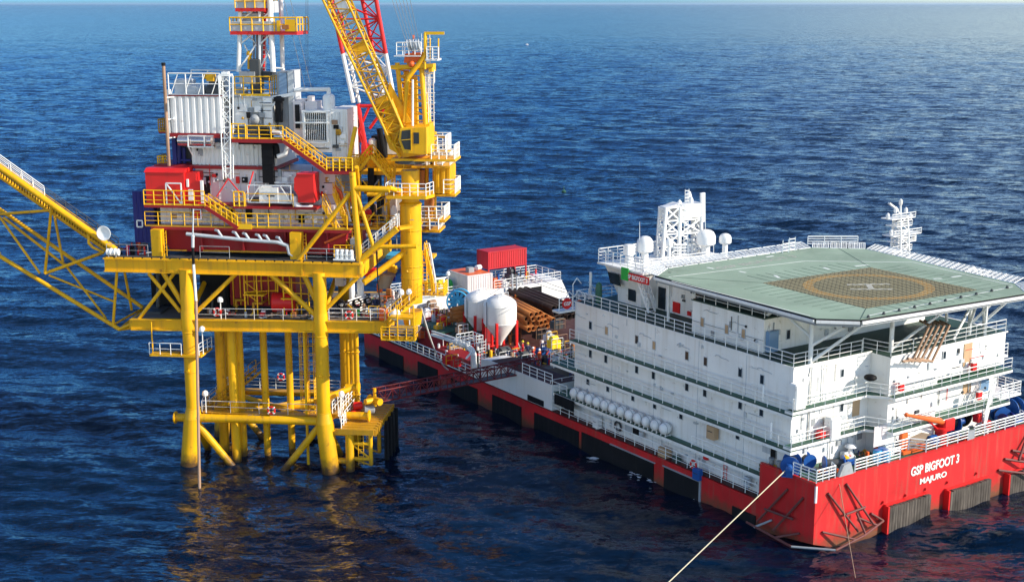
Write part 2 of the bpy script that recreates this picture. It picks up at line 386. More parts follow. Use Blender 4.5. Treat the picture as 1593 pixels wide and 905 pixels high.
def water_mat():
    m = bpy.data.materials.new('sea_water'); m.use_nodes = True; nt = m.node_tree; N = nt.nodes; L = nt.links
    b = N['Principled BSDF']; b.inputs['IOR'].default_value = 1.333
    b.inputs['Roughness'].default_value = .05
    geo = N.new('ShaderNodeNewGeometry')
    def vm(op, a, c=None, k=None):
        n = N.new('ShaderNodeVectorMath'); n.operation = op; L.new(a, n.inputs[0])
        if c is not None: L.new(c, n.inputs[1])
        elif k is not None:
            if op == 'SCALE': n.inputs['Scale'].default_value = k
            else: n.inputs[1].default_value = k
        return n.outputs[0]
    def noise(scale, det, rough, sc3, rot=.2, dist=0.0):
        mp = N.new('ShaderNodeMapping'); mp.inputs['Scale'].default_value = sc3; mp.inputs['Rotation'].default_value = (0,0,rot); L.new(geo.outputs['Position'], mp.inputs['Vector'])
        n = N.new('ShaderNodeTexNoise'); n.inputs['Scale'].default_value = scale; n.inputs['Detail'].default_value = det; n.inputs['Roughness'].default_value = rough; n.inputs['Distortion'].default_value = dist
        L.new(mp.outputs[0], n.inputs['Vector']); return n
    fine = noise(2.4, 4, .62, (.6, 1.5, 1), .22, .4); mid = noise(.72, 5, .6, (.5, 1.4, 1), .14, .5); big = noise(.11, 3, .5, (.5, 1.5, 1), .1); patch = noise(.009, 4, .55, (.5, 1.6, 1), .1)
    # wave slopes: the colour channels of the noises are independent numbers around one half
    acc = None
    for n, k in ((fine, SL[0]), (mid, SL[1]), (big, SL[2])):
        v = vm('SUBTRACT', n.outputs['Color'], k=(.5,.5,.5)); v = vm('MULTIPLY', v, k=(k*.8, k*1.25, 0))
        acc = v if acc is None else vm('ADD', acc, v)
    far = noise(.55, 4, .62, (.45, 1.5, 1), .1, .3); at = N.new('ShaderNodeAttribute'); at.attribute_name = 'unresolved_slope'
    v = vm('MULTIPLY', vm('SUBTRACT', far.outputs['Color'], k=(.5,.5,.5)), k=(7, 10.5, 0)); s2 = N.new('ShaderNodeVectorMath'); s2.operation = 'SCALE'; L.new(v, s2.inputs[0]); L.new(at.outputs['Fac'], s2.inputs['Scale'])
    acc = vm('ADD', acc, s2.outputs[0])
    pr = ramp(nt, [(.35, .62), (.65, 1.15)]); L.new(patch.outputs['Fac'], pr.inputs[0])
    sc_ = N.new('ShaderNodeVectorMath'); sc_.operation = 'SCALE'; L.new(acc, sc_.inputs[0]); L.new(pr.outputs[0], sc_.inputs['Scale'])
    nn = vm('NORMALIZE', vm('ADD', geo.outputs['Normal'], sc_.outputs[0])); L.new(nn, b.inputs['Normal'])
    rc = ramp(nt, [(.35, (.0001,.0035,.012)), (.68, (.0002,.0095,.032))]); L.new(mid.outputs['Fac'], rc.inputs[0])
    L.new(rc.outputs[0], b.inputs['Base Color'])
    return m
SL = (.80, .78, .26)
sea_m = sea_mesh(); sea_m.materials.append(water_mat())
sea = bpy.data.objects.new('sea', sea_m); COL.objects.link(sea); sea['kind'] = 'structure'
# ============================================================ THE PLATFORM
def p(X, Y, y=0.0): return P.q(X, Y, y=y)
XV, YV, ZV = V(1,0,0), V(0,1,0), V(0,0,1)
plat = thing(P, 'production_platform', 'yellow four-legged steel platform standing in the sea with two decks and a truss boom', 'offshore platform', (-6.7, 4, 0))
LEGX = (-13.1, -0.4); BY = 9.0
for lx, s_ in ((LEGX[0], -1), (LEGX[1], 1)):
    for ly in (0.0, BY):
        m = MB(); d = -1 if ly == 0 else 1
        m.tube((lx,ly,19), (lx,ly,5.6), .62, n=24); m.tube((lx,ly,5.6), (lx+s_*.06,ly+d*.05,4.6), .64, .84, n=24)
        m.tube((lx+s_*.06,ly+d*.05,4.6), (lx+s_*.9,ly+d*.35,-3), .84, n=24)
        for z in (5.65, 13.0, 14.3, 9.2): m.ring((lx,ly,z), .64, .04, n=24)
        m.lathe((lx,ly,9.4), [(.02,-.5),(.12,-.5),(.12,.9),(.02,.9)], 8, (0,-1,0))
        part('leg', m, YEL, plat)
# jacket frames just above the water
m = MB(); m.tube((-14.9,0,4.6), (-.9,0,4.75), .40, n=18); m.lathe((-14.95,0,4.6), [(.55,0),(.6,.02),(.6,.12),(.4,.14),(.4,.5)], 18, (1,0,0)); part('horizontal_brace', m, YEL, plat)
m = MB(); m.tube((-13.1,BY,4.6), (-.4,BY,4.7), .36, n=16); part('horizontal_brace', m, YEL, plat)
for lx in LEGX:
    m = MB(); m.tube((lx,0,4.6), (lx,BY,4.6), .36, n=16); part('horizontal_brace', m, YEL, plat)
for a_, b_ in (((-12.9,.2,4.6),(-6.5,4.5,4.6)), ((-6.5,4.5,4.6),(-.6,.2,4.6)), ((-12.9,8.8,4.6),(-6.5,4.5,4.6)), ((-6.5,4.5,4.6),(-.6,8.8,4.6)), ((-11.2,4.5,4.6),(-2,4.5,4.6))):
    m = MB(); m.tube(a_, b_, .27, n=12); part('inner_brace', m, YEL, plat)
for a_, b_ in (((-12.9,0,4.2),(-8.6,0,-1.2)), ((-.9,0,4.2),(-5.2,0,-1.2)), ((-12.9,9,4.2),(-8.4,9,-1.4)), ((-.9,9,4.2),(-5.6,9,-1.4)), ((-13,.3,4.2),(-13.4,5.4,-1.6)), ((-.3,.3,4.2),(.2,5.4,-1.6))):
    m = MB(); m.tube(a_, b_, .33, n=16); part('diagonal_brace', m, YEL, plat)
# conductors and piles
for X, Yw, r_ in ((369,718,.44), (380,710,.36), (417,710,.34), (455,706,.33), (480,723,.14), (350,706,.46)):
    c = P.q(X, Yw, z=0); m = MB(); m.tube((c.x,c.y,13.2), (c.x,c.y,-2.5), r_, n=18)
    for z in (4.4, 8.8, 12.9): m.ring((c.x,c.y,z), r_, .035, n=18)
    part('conductor_pipe', m, YEL if r_ > .2 else YRL, plat)
for X in (542, 549, 555):
    c = p(X, 560, 6.2); m = MB(); m.tube((c.x,6.2,13.2), (c.x,6.2,-2.5), .22, n=14)
    for z in (5.6, 9.9, 12): m.ring((c.x,6.2,z), .26, .06, n=14)
    part('conductor_pipe', m, YEL, plat)
m = MB(); c = p(560, 603, 2.2); m.lathe((1.2,2.2,c.z), [(.34,0),(.34,1.1),(.56,1.14),(.56,1.3),(.44,1.33)], 18, (1,0,0)); m.tube((-.4,.6,c.z-.6), (1.9,2.2,c.z), .3, n=12)
part('flanged_stub', m, YEL, plat)
m = MB(); m.tube((-.4,2.2,4.7), (3.3,2.2,4.75), .34, n=14); m.lathe((3.3,2.2,4.75), [(.34,0),(.55,.04),(.55,.16),(.3,.2)], 16, (1,0,0)); part('flanged_stub', m, YEL, plat)
# walkway on the jacket
m = MB(); m.box(-12.4,-1.1,.42,1.25,5.02,5.10)
for k in range(15): m.box(-12.3+k*.8,-12.2+k*.8,.42,1.25,4.9,5.02)
m.cut(); m.box(-12.6,-11.8,1.25,8.6,5.02,5.10); m.cut(); m.box(-1.6,-.9,1.25,8.6,5.02,5.1); m.cut(); m.box(-11.79,-1.61,7.8,8.6,5.02,5.1)
part('lower_walkway', m, YDK, plat)
m = MB(); m.rail([(-12.4,.45,5.1),(-1.2,.45,5.1)], 1.1, 2.9, .022, k=1); m.cut(); m.rail([(-12.6,1.3,5.1),(-12.6,8.6,5.1),(-1.0,8.6,5.1)], 1.1, 1.7, .026); part('handrail', m, WRL, plat)
m = MB(); m.rail([(.1,1.2,5.2),(.1,8.6,5.2)], 1.1, 1.0, .04); m.cut(); m.rail([(.9,1.2,5.2),(.9,8.6,5.2)], 1.1, 1.0, .04); part('handrail', m, WRL, plat)
m = MB(); m.box(.1,.9,1.0,8.6,5.1,5.2)
for k in range(9): m.tube((.1,1.2+k*.9,4.6), (.9,1.2+k*.9,5.1), .06, n=6)
part('side_walkway', m, YDK, plat)
# boat landing at the right leg
m = MB()
for k in range(5):
    m.cut(); m.tube((-11.2+k*2.2,.9,4.75),(-10.4+k*2.2,2.2+.3*(k % 2),4.75),.16,n=10); m.lathe((-11.2+k*2.2,1.9,4.9),[(.5,0),(.55,.05),(.55,.12),(.3,.16)],14)
part('conductor_guide', m, YEL, plat)
m = MB()
for x0_, x1_ in ((-1.6,-1.2),(-2.3,-2.0)): m.cut(); m.ladder((x0_,1.5,4.2), 8.8, YV, .5, .045, cage=(-1,0,0))
part('leg_ladder', m, YRL, plat)
m = MB(); m.stairs((-11.9,1.6,5.2),(-8.9,7.4,7.4),.9,V(.85,-.5,0),r=.04); part('jacket_stair', m, YDK, plat)
m = MB(); m.box(1.1,4.4,-.4,8.2,3.95,4.12)
for k in range(12): m.box(1.15,4.35,-.3+k*.72,-.2+k*.72,4.12,4.18)
for k in range(13): m.box(4.4,4.62,-.4+k*.68,-.15+k*.68,3.6,4.2)
m.box(1.0,4.42,-.52,-.4,3.7,4.2); part('landing_deck', m, YDK, plat)
m = MB()
for lx, ly, r_ in ((2.0,0,.42), (4.0,0,.2), (4.0,7.8,.3), (4.0,3.6,.2)): m.tube((lx,ly,4), (lx,ly,-1.5 if r_ > .25 else .6), r_, n=14)
for z in (3.9, 2.7, 1.2): m.tube((.2,0,z) if z > 3 else (2,0,z), (4,0,z), .18, n=10)
for ly in (0, 3.6, 7.8):
    m.tube((2.2,ly,1.2), (4,ly,.6), .1, n=8); m.tube((4,ly,3.4), (4,ly,.6), .16, n=8)
m.tube((0,0,1), (2,0,.9), .3, n=12); m.tube((0,0,3.7),(2,0,3.7),.28,n=12); m.tube((2.2,0,2.6),(3.9,0,1.3),.1,n=8)
for ly in (.2, 3.7): m.ladder((3.1,ly-.35,.6), 3.5, XV, .5)
part('landing_frame', m, YEL, plat)
part('fender_backing', MB().box(4.64,4.76,3.0,8.0,-1,3.6), BLK, plat)
for k in range(2, 6):
    part('rubber_fender', MB().tube((4.85,.4+k*1.45,3.9),(4.85,.4+k*1.45,-.8),.2,n=12), BLK, plat)
m = MB(); m.rail([(1.1,8.1,4.12),(1.1,1.6,4.12)], 1.1, 1.2, .04); m.cut(); m.rail([(.9,.3,5.2),(1.3,-.2,4.2),(1.3,1.5,4.2)], 1.1, .9, .04); part('handrail', m, WRL, plat)
# inspection platform hanging on the left leg
m = MB(); m.box(-16.7,-11.7,-.95,-.35,10.8,10.98); m.box(-16.7,-14.2,-.35,.5,10.8,10.98); m.box(-12.4,-11.7,-.35,2.2,10.8,10.98)
m.tube((-16.5,-.6,10.9), (-16.5,-.6,14), .07, n=8); part('inspection_platform', m, YEL, plat)
m = MB(); m.rail([(-16.7,-.9,10.98),(-13.6,-.9,10.98)], 1.1, 1.1, .03, k=1); m.cut(); m.rail([(-11.9,-.9,10.98),(-11.7,2.0,10.98)], 1.1, 1.0, .035); part('handrail', m, WRL, plat)
# lower deck
m = MB()
m.beam((-18.7,0,13.65), (5.8,0,14.1), .45, .95); m.beam((5.8,0,14.1), (5.6,13,14.1), .4, .9); m.beam((-18.7,12.6,13.6), (5.6,12.6,14.1), .4, .9)
m.beam((-18.7,0,13.65), (-18.7,12.6,13.65), .4, .8)
for x in (-13.1,-9,-4.7,-.4,2.6): m.beam((x,.3,13.7), (x,12.5,13.7), .3, .7)
m.beam((-18.6,-.26,13.15),(5.7,-.26,13.58),.36,.12); m.beam((-18.6,-.26,14.12),(5.7,-.26,14.57),.36,.1)
part('lower_deck_girder', m, YEL, plat)
m = MB(); m.add([(-18.6,.2,14.1),(5.7,.2,14.52),(5.5,12.9,14.52),(-18.6,12.9,14.1)], [(0,1,2,3)]); m.add([(-18.6,.2,14.0),(5.7,.2,14.42),(5.5,12.9,14.42),(-18.6,12.9,14.0)], [(3,2,1,0)])
m.box(5.9,8.9,-1.6,.9,13.9,13.98); part('lower_deck_plating', m, PLT, plat)
m = MB(); m.rail([(-12.2,-.1,14.2),(-1.2,-.1,14.4)], 1.1, 2.6, .018, k=1); m.cut(); m.rail([(.4,-.1,14.5),(5.6,-.1,14.58)], 1.15, 1.25, .024, k=2); m.cut(); m.rail([(5.7,0,14.55),(5.6,12.8,14.55)], 1.1, 1.2, .032); part('handrail', m, WRL, plat)
# upper deck
m = MB()
m.box(-20.85,-14.0,-.22,.22,18.66,19.82); m.box(-14.0,3.2,-.25,.25,18.66,19.82)
m.box(-20.85,3.4,-.5,-.22,18.64,18.72); m.box(-20.85,3.4,-.5,.3,19.84,19.96)
for k in range(27): m.box(-20.6+k*.9,-19.9+k*.9,-.42,-.3,19.96,20.04)
m.box(-20.85,3.4,12.4,12.8,18.66,19.82); m.box(-20.85,-20.5,.22,12.4,18.66,19.8); m.box(3.2,3.6,-.2,12.8,18.66,19.82)
for x in (-17,-13.1,-9,-5,-.4): m.box(x-.15,x+.15,.25,12.4,18.8,19.7)
part('upper_deck_girder', m, YEL, plat)
m = MB(); m.box(-20.8,3.2,.3,12.4,19.84,19.95); m.box(-20.8,3.4,-.3,.3,20.05,20.12); part('upper_deck_plating', m, DGR, plat)
m = MB()
for x0, x1 in ((-16.4,-15.2), (-3.2,-1.9)):
    m.cut(); x0, x1 = x0+.1, x1-.15; m.box(x0,x1,.05,.9,20.1,22.6); m.tube((x1+.12,.4,20.1),(x1+.12,.4,22.5),.035,n=5); m.tube((x1+.38,.4,20.1),(x1+.38,.4,22.5),.035,n=5); m.lathe(((x0+x1)/2,.04,21.9),[(.16,0),(.16,.06)],10,(0,-1,0))
    for k in range(7): m.box(x1+.12,x1+.38,.38,.42,20.3+k*.32,20.36+k*.32)
m.cut(); m.box(-2.05,-1.85,-.35,.0,18.6,20.2); m.cut(); m.tube((-15.0,-.2,18.6),(-15.0,-.2,20.5),.16,n=8)
part('deck_pedestal', m, YEL, plat)
m = MB(); m.rail([(-20.6,-.1,20.1),(-16.6,-.1,20.1)], 1.1, 1.9, .022, k=1); m.cut(); m.rail([(-11.6,-.1,20.1),(-8.8,-.1,20.1)],1.1,2.8,.022,k=1); m.cut(); m.rail([(-1.7,-.1,20.1),(2.4,-.1,20.1)], 1.1, 2.0, .03); part('handrail', m, GRY, plat)
# braces between the decks (pairs of picture points on the front face)
for a_, b_, r_ in (((252,421),(292,485),.24), ((231,425),(281,485),.18), ((213,500),(271,425),.17), ((368,425),(306,485),.2), ((421,427),(490,489),.24), ((464,408),(499,483),.26), ((558,429),(505,483),.2)):
    m = MB(); m.tube(p(*a_), p(*b_), r_, n=14); part('deck_brace', m, YEL, plat)
for lx in LEGX:
    m = MB(); m.lathe((lx,0,13.2), [(.63,0),(.67,.3),(.67,1.6),(.63,2.0)], 24); part('leg_node', m, YEL, plat)
    m = MB(); m.tube((lx,8.8,18.7),(lx,.4,14.6),.24,n=12); part('deck_brace', m, YEL, plat)
# frame that rises at the right end of the upper deck
for a_, b_, r_ in (((460,410),(545,300),.21), ((560,412),(548,268),.30), ((553,296),(581,384),.18), ((556,334),(599,296),.17), ((552,293),(606,295),.28), ((561,404),(618,356),.28), ((582,384),(648,383),.2), ((560,425),(561,410),.34)):
    m = MB(); m.tube(p(*a_), p(*b_), r_, n=16); part('frame_strut', m, YEL, plat)
m = MB(); m.tube(p(604,292), (6.8,2.6,26.2), .24, n=12); m.tube(p(565,440,1), p(640,385,3), .3, n=14); m.tube(p(555,260,0),p(560,350,6),.2,n=10)
part('frame_strut', m, YEL, plat)
# inclined walkway from the upper deck to the crane column
m = MB(); a_, b_ = p(563,402), p(618,356); m.beam(a_+V(0,.4,0), b_+V(0,.4,0), .8, .3); m.beam(b_+V(0,.4,0), p(640,352,1.2), .8, .25); part('inclined_walkway', m, YEL, plat)
m = MB(); m.rail([a_+V(0,0,.15), b_+V(0,0,.15)], 1.1, .9, .035); m.rail([a_+V(0,.8,.15), b_+V(0,.8,.15)], 1.1, .9, .035); part('handrail', m, WRL, plat)
m = MB(); m.stairs((5.9,-.6,14.5), (8.6,1.5,16.8), .8, V(.6,-.8,0)); m.box(5.7,8.8,-2.1,-1.2,13.3,13.45); m.rail([(5.7,-2.1,13.45),(8.8,-2.1,13.45),(8.8,-.9,13.45)],1.1,.7,.045,k=3)
for x in (5.8,7.2,8.7): m.tube((x,-2.0,13.4),(x,-2.0,16.6 if x > 6 else 14.6),.07,n=6)
for z in (14.7,15.3,15.9,16.5): m.beam((7.2,-2.0,z),(8.7,-2.0,z),.06,.08)
m.box(6.4,8.7,-1.9,-.3,15.3,15.4); part('access_stair', m, YEL, plat)
# flare boom on the left
fb = part('flare_boom', MB().tube(p(-60,218,1.2), p(186,393,1.2), .30, n=12).tube(p(-60,232,5), p(186,402,5), .26, n=12).tube(p(-60,362,3), p(186,512,1), .20, n=12), YEL, plat)
m = MB(); m.tube(p(-60,285,3.5), p(225,480,5), .19, n=12); m.tube(p(186,512,1), p(300,498,.3), .16, n=10); m.tube(p(186,512,1), p(225,480,5), .13, n=8); m.tube(p(186,512,1),p(213,500,0),.17,n=8); part('chord', m, YEL, fb)
for a_, b_, ya, yb, r_ in (((80,322),(70,425),1.2,2,.14), ((83,326),(98,408),5,4,.13), ((70,425),(160,393),2,3,.16), ((80,327),(0,333),1.5,3,.14), ((0,338),(62,425),3,2,.12),
        ((5,338),(100,412),3,4,.13), ((182,422),(176,505),.6,1,.14), ((194,424),(205,482),4,5,.13), ((76,428),(180,470),2,4,.10), ((100,410),(165,495),4,2,.11), ((176,505),(225,478),1,5,.1), ((0,395),(-60,300),3,3,.12)):
    m = MB(); m.tube(p(*a_, ya), p(*b_, yb), r_, n=10); part('web_brace', m, YEL, fb)
m = MB(); m.path([p(138,362,1.4), p(138,378,1.2), p(145,385,1.2), p(162,393,1.2)], .14, 8); part('pipe_bend', m, YEL, fb)
m = MB()
for k in range(60):
    t = k/60; a_ = p(-60,218,1.2).lerp(p(186,393,1.2), t); b_ = p(-60,232,5).lerp(p(186,402,5), t); m.beam(a_, b_, .12, .08)
m.add([p(-60,221,1.7), p(186,392,1.7), p(186,397,3.2), p(-60,226,3.2)], [(0,1,2,3)])
for e in (.4,.8): m.tube(p(-60,219,1.2)+V(0,e,.12), p(186,392,1.2)+V(0,e,.12), .06, n=6)
part('boom_walkway', m, YDK, fb)
m = MB(); m.rail([p(-60,216,1.4), p(0,259,1.4), p(70,309,1.4)], 1.15, 1.3, .04); m.rail([p(-60,219,3.4), p(70,312,3.4)], 1.15, 1.3, .03); part('handrail', m, WRL, fb)
m = MB(); m.rail([p(70,309,1.4), p(186,390,1.4)], 1.15, 1.3, .03); m.rail([p(70,312,3.4), p(186,394,3.4)], 1.15, 1.3, .03); part('handrail', m, DGR, fb)
# clutter of the lower deck edge, under floor pipes
m = MB()
for k, (x, y_) in enumerate(((-7.5,2.2),(-5.6,3),(-3.4,2.6),(-9.6,3.4),(-11,5))):
    m.cut()
    m.path([(x,y_,14.2),(x,y_,15.4),(x+.8,y_,15.4),(x+.8,y_+2,15.4)], .12, 8)
    m.lathe((x,y_,14.8), [(.12,0),(.28,.02),(.28,.12),(.12,.14)], 10)
part('process_piping', m, YDK, plat)
m = MB()
for x, y_, z1 in ((-8.1,1.6,18.4),(-6.9,1.6,18.2),(-4.4,1.8,18.4),(-3.6,1.8,18),(-5.2,2.6,18.4),(-1.9,1.5,18.4),(-2.9,2.4,18.4)):
    m.tube((x,y_,14.2), (x,y_,z1), .07, n=6)
for z in (16.6,17.6):
    m.tube((-8.1,1.6,z),(-5.2,2.6,z),.05,n=5); m.tube((-4.4,1.8,z),(-1.9,1.5,z),.05,n=5); m.tube((-8.1,1.6,z),(-6.9,1.6,z-.9),.04,n=5)
m.box(-8.2,-6.2,1.4,2.6,16.3,16.4); m.box(-4.6,-3,1.5,2.8,16.0,16.1); part('valve_platform', m, YRL, plat)
m = MB()
for k in range(7): m.box(-9+k*1.15,-8.1+k*1.15,.9+.2*(k % 2),1.9,14.35,14.42)
part('hatch_cover', m, PLT, plat)
# ---------------- things hanging on or standing on the platform
m = MB(); a_, b_, c_, d_, e_ = p(300,315,-.6), p(300,368,-.6), p(300,385,-.7), p(306,480,-1.0), P.q(310,755,z=0)
m.tube(a_+V(0,0,-.6), b_, .07, n=8); m.tube(b_, c_, .15, n=10); m.ball(b_, .18); cs = thing(P, 'hanging_caisson', 'long thin brown and white pipe hanging beside the left front leg down into the water', 'pipe', (c_.x,c_.y,0))
part('upper_pipe', m, LGR, cs)
part('middle_pipe', MB().tube(c_, p(301,411,-.8), .13, n=10), BLK, cs); part('white_pipe', MB().tube(p(301,411,-.8), p(305,468,-1.0), .13, n=10), WHT, cs)
e_ = P.q(310.5,764,z=-.3); part('lower_pipe', MB().tube(p(305,468,-1.0), e_, .14, n=10), MRB, cs)
def lamp(F, base, h, lab, mat=WHC, nm='deck_lamp', grp='lamps and beacons on thin posts'):
    base = Vector(base); t = thing(F, nm, lab, 'lamp', base, grp)
    part('post', MB().tube(base, base+V(0,0,h), .05, n=6), WRL, t)
    part('lamp_head', MB().lathe(base+V(0,0,h-.05), [(.10,0),(.26,.06),(.28,.3),(.2,.48),(.06,.55)], 12), mat, t)
    return t
c_ = P.q(320,628,y=.2); lamp(P, (c_.x,.2,5.1), 1.7, 'white beacon on a post at the left end of the low yellow jacket walkway')
c_ = P.q(531,610,y=.6); lamp(P, (c_.x,.6,5.2), 1.9, 'white beacon on a post beside the right jacket leg above the boat landing')
c_ = P.q(636,440,y=1.2); lamp(P, (c_.x,1.2,14.0), 2.9, 'white floodlight on a post right beside the crane column foot')
c_ = P.q(624,450,y=1.0); lamp(P, (c_.x,1.0,14.5), 2.4, 'round white light on a post left of the crane column foot')
c_ = P.q(343,475,y=.3); lamp(P, (c_.x,.3,14.2), 1.7, 'white round beacon on a thin post on the lower deck near the left leg')
c_ = P.q(316,545,y=-.3); lamp(P, (c_.x,-.3,10.98), 2.2, 'white lamp on a post on the small platform hanging from the left leg')
def buoy(F, c, lab, axis=(0,-1,0), R=.33):
    mb = MB().ring(c, R, .09, axis, 18, 8); t = solo(F, 'lifebuoy', mb, RED, lab, 'lifebuoy', tuple(c), 'red and white lifebuoys on the rails')
    c = Vector(c); d = Vector(axis).normalized(); up = V(0,0,1); a = d.cross(up).normalized()
    w_ = MB()
    for k in range(4):
        an = math.pi/4+k*math.pi/2; e = a*math.cos(an)+up*math.sin(an); w_.obox(c+e*R, e*.11, e.cross(d)*.05, d*.11)
    part('white_band', w_, WHC, t); return t
for X, Y, y_, lab in ((422,638,-.1,'red lifebuoy on the rail in the middle of the front jacket walkway'), (437,586,8.4,'red lifebuoy on the rear rail of the jacket walkway seen between two pipes'),
        (543,490,-.3,'red lifebuoy on the lower deck rail just right of the right leg'), (338,485,0.1,'dark red lifebuoy on the lower deck rail right of the left leg')):
    buoy(P, p(X,Y,y_), lab)
c_ = p(161,363,.6); t = thing(P, 'satellite_dish', 'round white dish facing forward at the foot of the flare boom', 'dish antenna', (c_.x,.8,20.0))
part('reflector', MB().lathe(c_+V(0,.25,0), [(.1,0),(.45,.05),(.68,.2),(.70,.24),(.66,.26),(.4,.16),(.02,.14)], 24, (0,-1,0)), WHC, t)
part('bracket', MB().tube(c_+V(0,.3,0), c_+V(.1,.6,-.6), .06).tube(c_+V(.1,.6,-.6), (c_.x+.6,.9,20.1), .06), DGR, t)
c_ = p(176,392,-.1); m = MB().lathe(c_-V(.6,0,0), [(.1,0),(.32,.03),(.32,.35),(.37,.38),(.37,.46),(.32,.49),(.32,.75),(.37,.78),(.37,.86),(.32,.89),(.32,1.17),(.1,1.2)], 18, (1,0,0))
t = thing(P, 'liferaft_canister', 'white ribbed canister lying at the left tip of the upper yellow deck', 'liferaft canister', c_-V(0,0,.35)); part('barrel', m, WHC, t); part('cradle', MB().box(c_.x-.4,c_.x-.3,c_.y-.3,c_.y+.3,c_.z-.5,c_.z-.2).box(c_.x+.3,c_.x+.4,c_.y-.3,c_.y+.3,c_.z-.5,c_.z-.2), GRY, t)
c_ = p(536,396,-.2); m = MB()
for k in range(4): m.lathe((c_.x-.68+k*.44,-.2,c_.z-.1), [(.05,-.3),(.2,-.26),(.2,.5),(.1,.56)], 12)
t = thing(P, 'gas_bottle_rack', 'small rack of four white bottles at the right end of the upper deck', 'bottle rack', (c_.x,-.2,c_.z-.5)); part('bottles', m, WHC, t); part('frame', MB().box(c_.x-1.0,c_.x+.95,-.5,.1,c_.z-.5,c_.z-.38).box(c_.x-1.0,c_.x+.95,-.46,-.42,c_.z,c_.z+.06), WRL, t)
# grey drain pipe with branches along the dark red base
m = MB(); pts = [p(290,364,.2), p(330,368,.2), p(380,373,.2), p(432,377,.2), p(447,382,.2), p(450,394,.2), p(456,398,.2)]
m.path(pts, .17, 10)
for X, Y in ((345,368),(372,371),(388,373),(408,375),(420,376),(440,379)): m.path([p(X,Y,.2), p(X-6,Y-9,.3), p(X-10,Y-10,.6)], .12, 8)
solo(P, 'drain_pipe', m, LGR, 'light grey pipe with short branches running along the dark red base', 'pipe')
# ============================================================ MODULES ON THE PLATFORM
def bx(m, X0, X1, Y0, Y1, y0, y1):     # box whose front (y = y0) covers picture columns X0..X1, rows Y0 (top)..Y1
    a, b = P.q(X0, (Y0+Y1)/2, y=y0), P.q(X1, (Y0+Y1)/2, y=y0); zt = P.q((X0+X1)/2, Y0, y=y0).z; zb = P.q((X0+X1)/2, Y1, y=y0).z
    return m.box(a.x, b.x, y0, y1, zb, zt), (a.x, b.x, zb, zt)
sub = thing(P, 'drilling_substructure', 'stacked white steel rooms with dark red floor edges above the dark red base', 'drilling module', (-7,6,20))
m = MB(); zb, zt = 20.3, 22.75
m.add([(-16.2,1.6,zt),(1.9,1.6,zt),(1.9,11,zt),(-16.2,11,zt),(-15.2,1.9,zb),(1.5,1.9,zb),(1.5,11,zb),(-15.2,11,zb)], [(0,3,2,1),(4,5,6,7),(0,1,5,4),(1,2,6,5),(2,3,7,6),(3,0,4,7)])
for x in (-12,-8,-4,0): m.box(x,x+.15,1.3,1.7,zb+.3,zt)
m.box(-16.6,2.3,.9,1.7,22.5,22.78); part('base_girder', m, RDK, sub)
m = MB(); m.box(-12,-3,1.72,1.86,20.35,20.5); m.box(-16,-13.5,1.5,1.7,20.4,20.5); part('base_ledge', m, YDK, sub)
m = MB(); bx(m, 250, 480, 318, 356, 2.6, 10.5); bx(m, 480, 528, 318, 356, 2.6, 9)
for X in range(258, 528, 9): bx(m, X, X+1.2, 320, 356, 2.52, 2.6)
bx(m, 362, 388, 330, 354, 2.35, 2.6); bx(m,268,284,334,355,2.45,2.6)
part('lower_room', m, PNK, sub)
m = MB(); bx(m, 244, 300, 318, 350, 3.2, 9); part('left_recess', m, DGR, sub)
m = MB(); bx(m, 305, 424, 262, 318, 3.4, 10.5); bx(m, 424, 522, 268, 318, 3.4, 9.5)
for X in (340, 372, 402, 440): bx(m, X, X+1, 264, 316, 3.3, 3.4)
part('middle_room', m, PNK, sub)
m = MB(); bx(m, 302, 430, 259, 263.5, 3.1, 10.5); bx(m, 240, 305, 257, 262, 3.2, 10); part('floor_edge', m, RDK, sub)
m = MB()
a0 = p(300,240,4.0); a1 = p(345,240,4.0)
for X0, X1 in ((298,347),(347,430)):
    a_, b_ = p(X0,240,4), p(X1,240,4); zt_, zb_ = p(330,222,4).z, p(330,259,4).z
    m.box(a_.x,b_.x,4.06,10.5,zb_,zt_); m.corr((a_.x,4.05,0),(b_.x,4.05,0),zb_,zt_,(0,-1,0),.4,.10)
part('third_room', m, WHT, sub)
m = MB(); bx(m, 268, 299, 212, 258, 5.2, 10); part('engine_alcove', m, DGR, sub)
m = MB(); bx(m, 268,274,216,260,4,4.5); bx(m, 284,288,230,258,4.6,4.9); bx(m,276,296,248,251,4.4,4.8); m.tube(p(277,225,4.6),p(277,255,4.6),.35,n=12); part('alcove_machine', m, NVY, sub)
m = MB()
for X0, X1, Y0, Y1 in ((318,326,274,302),(382,391,318,340),(356,362,325,345)): m.cut(); bx(m, X0, X1, Y0, Y1, 2.3 if Y0 > 310 else 3.25, 3.5)
part('dark_doorway', m, BLK, sub)
m = MB()
for X, Y0, Y1, w_ in ((407,200,285,10.5),(417,208,287,7)): bx(m, X, X+w_, Y0, Y1, 2.7, 3.3)
for k in range(9): m.box(p(407,240,2.7).x,p(425,240,2.7).x,2.62,2.7,28.5+k*.7,28.56+k*.7)
m.path([p(372,220,3.2),p(420,221,3.2),p(430,228,3.2),p(432,246,3.2)], .28, 10); part('black_duct', m, BLK, sub)
m = MB(); m.path([p(432,244,2.9),p(444,240,2.9),p(448,228,2.9)], .24, 10); m.cut(); m.path([p(424,205,2.9),p(436,206,2.9),p(440,214,2.9)],.2,10); m.cut(); m.path([p(459,316,1.6),p(464,322,1.5),p(470,324,1.5),p(486,324,1.5)], .3, 12); m.path([p(459,318,1.6),p(459,306,1.8)],.3,12); part('white_pipework', m, WHC, sub)
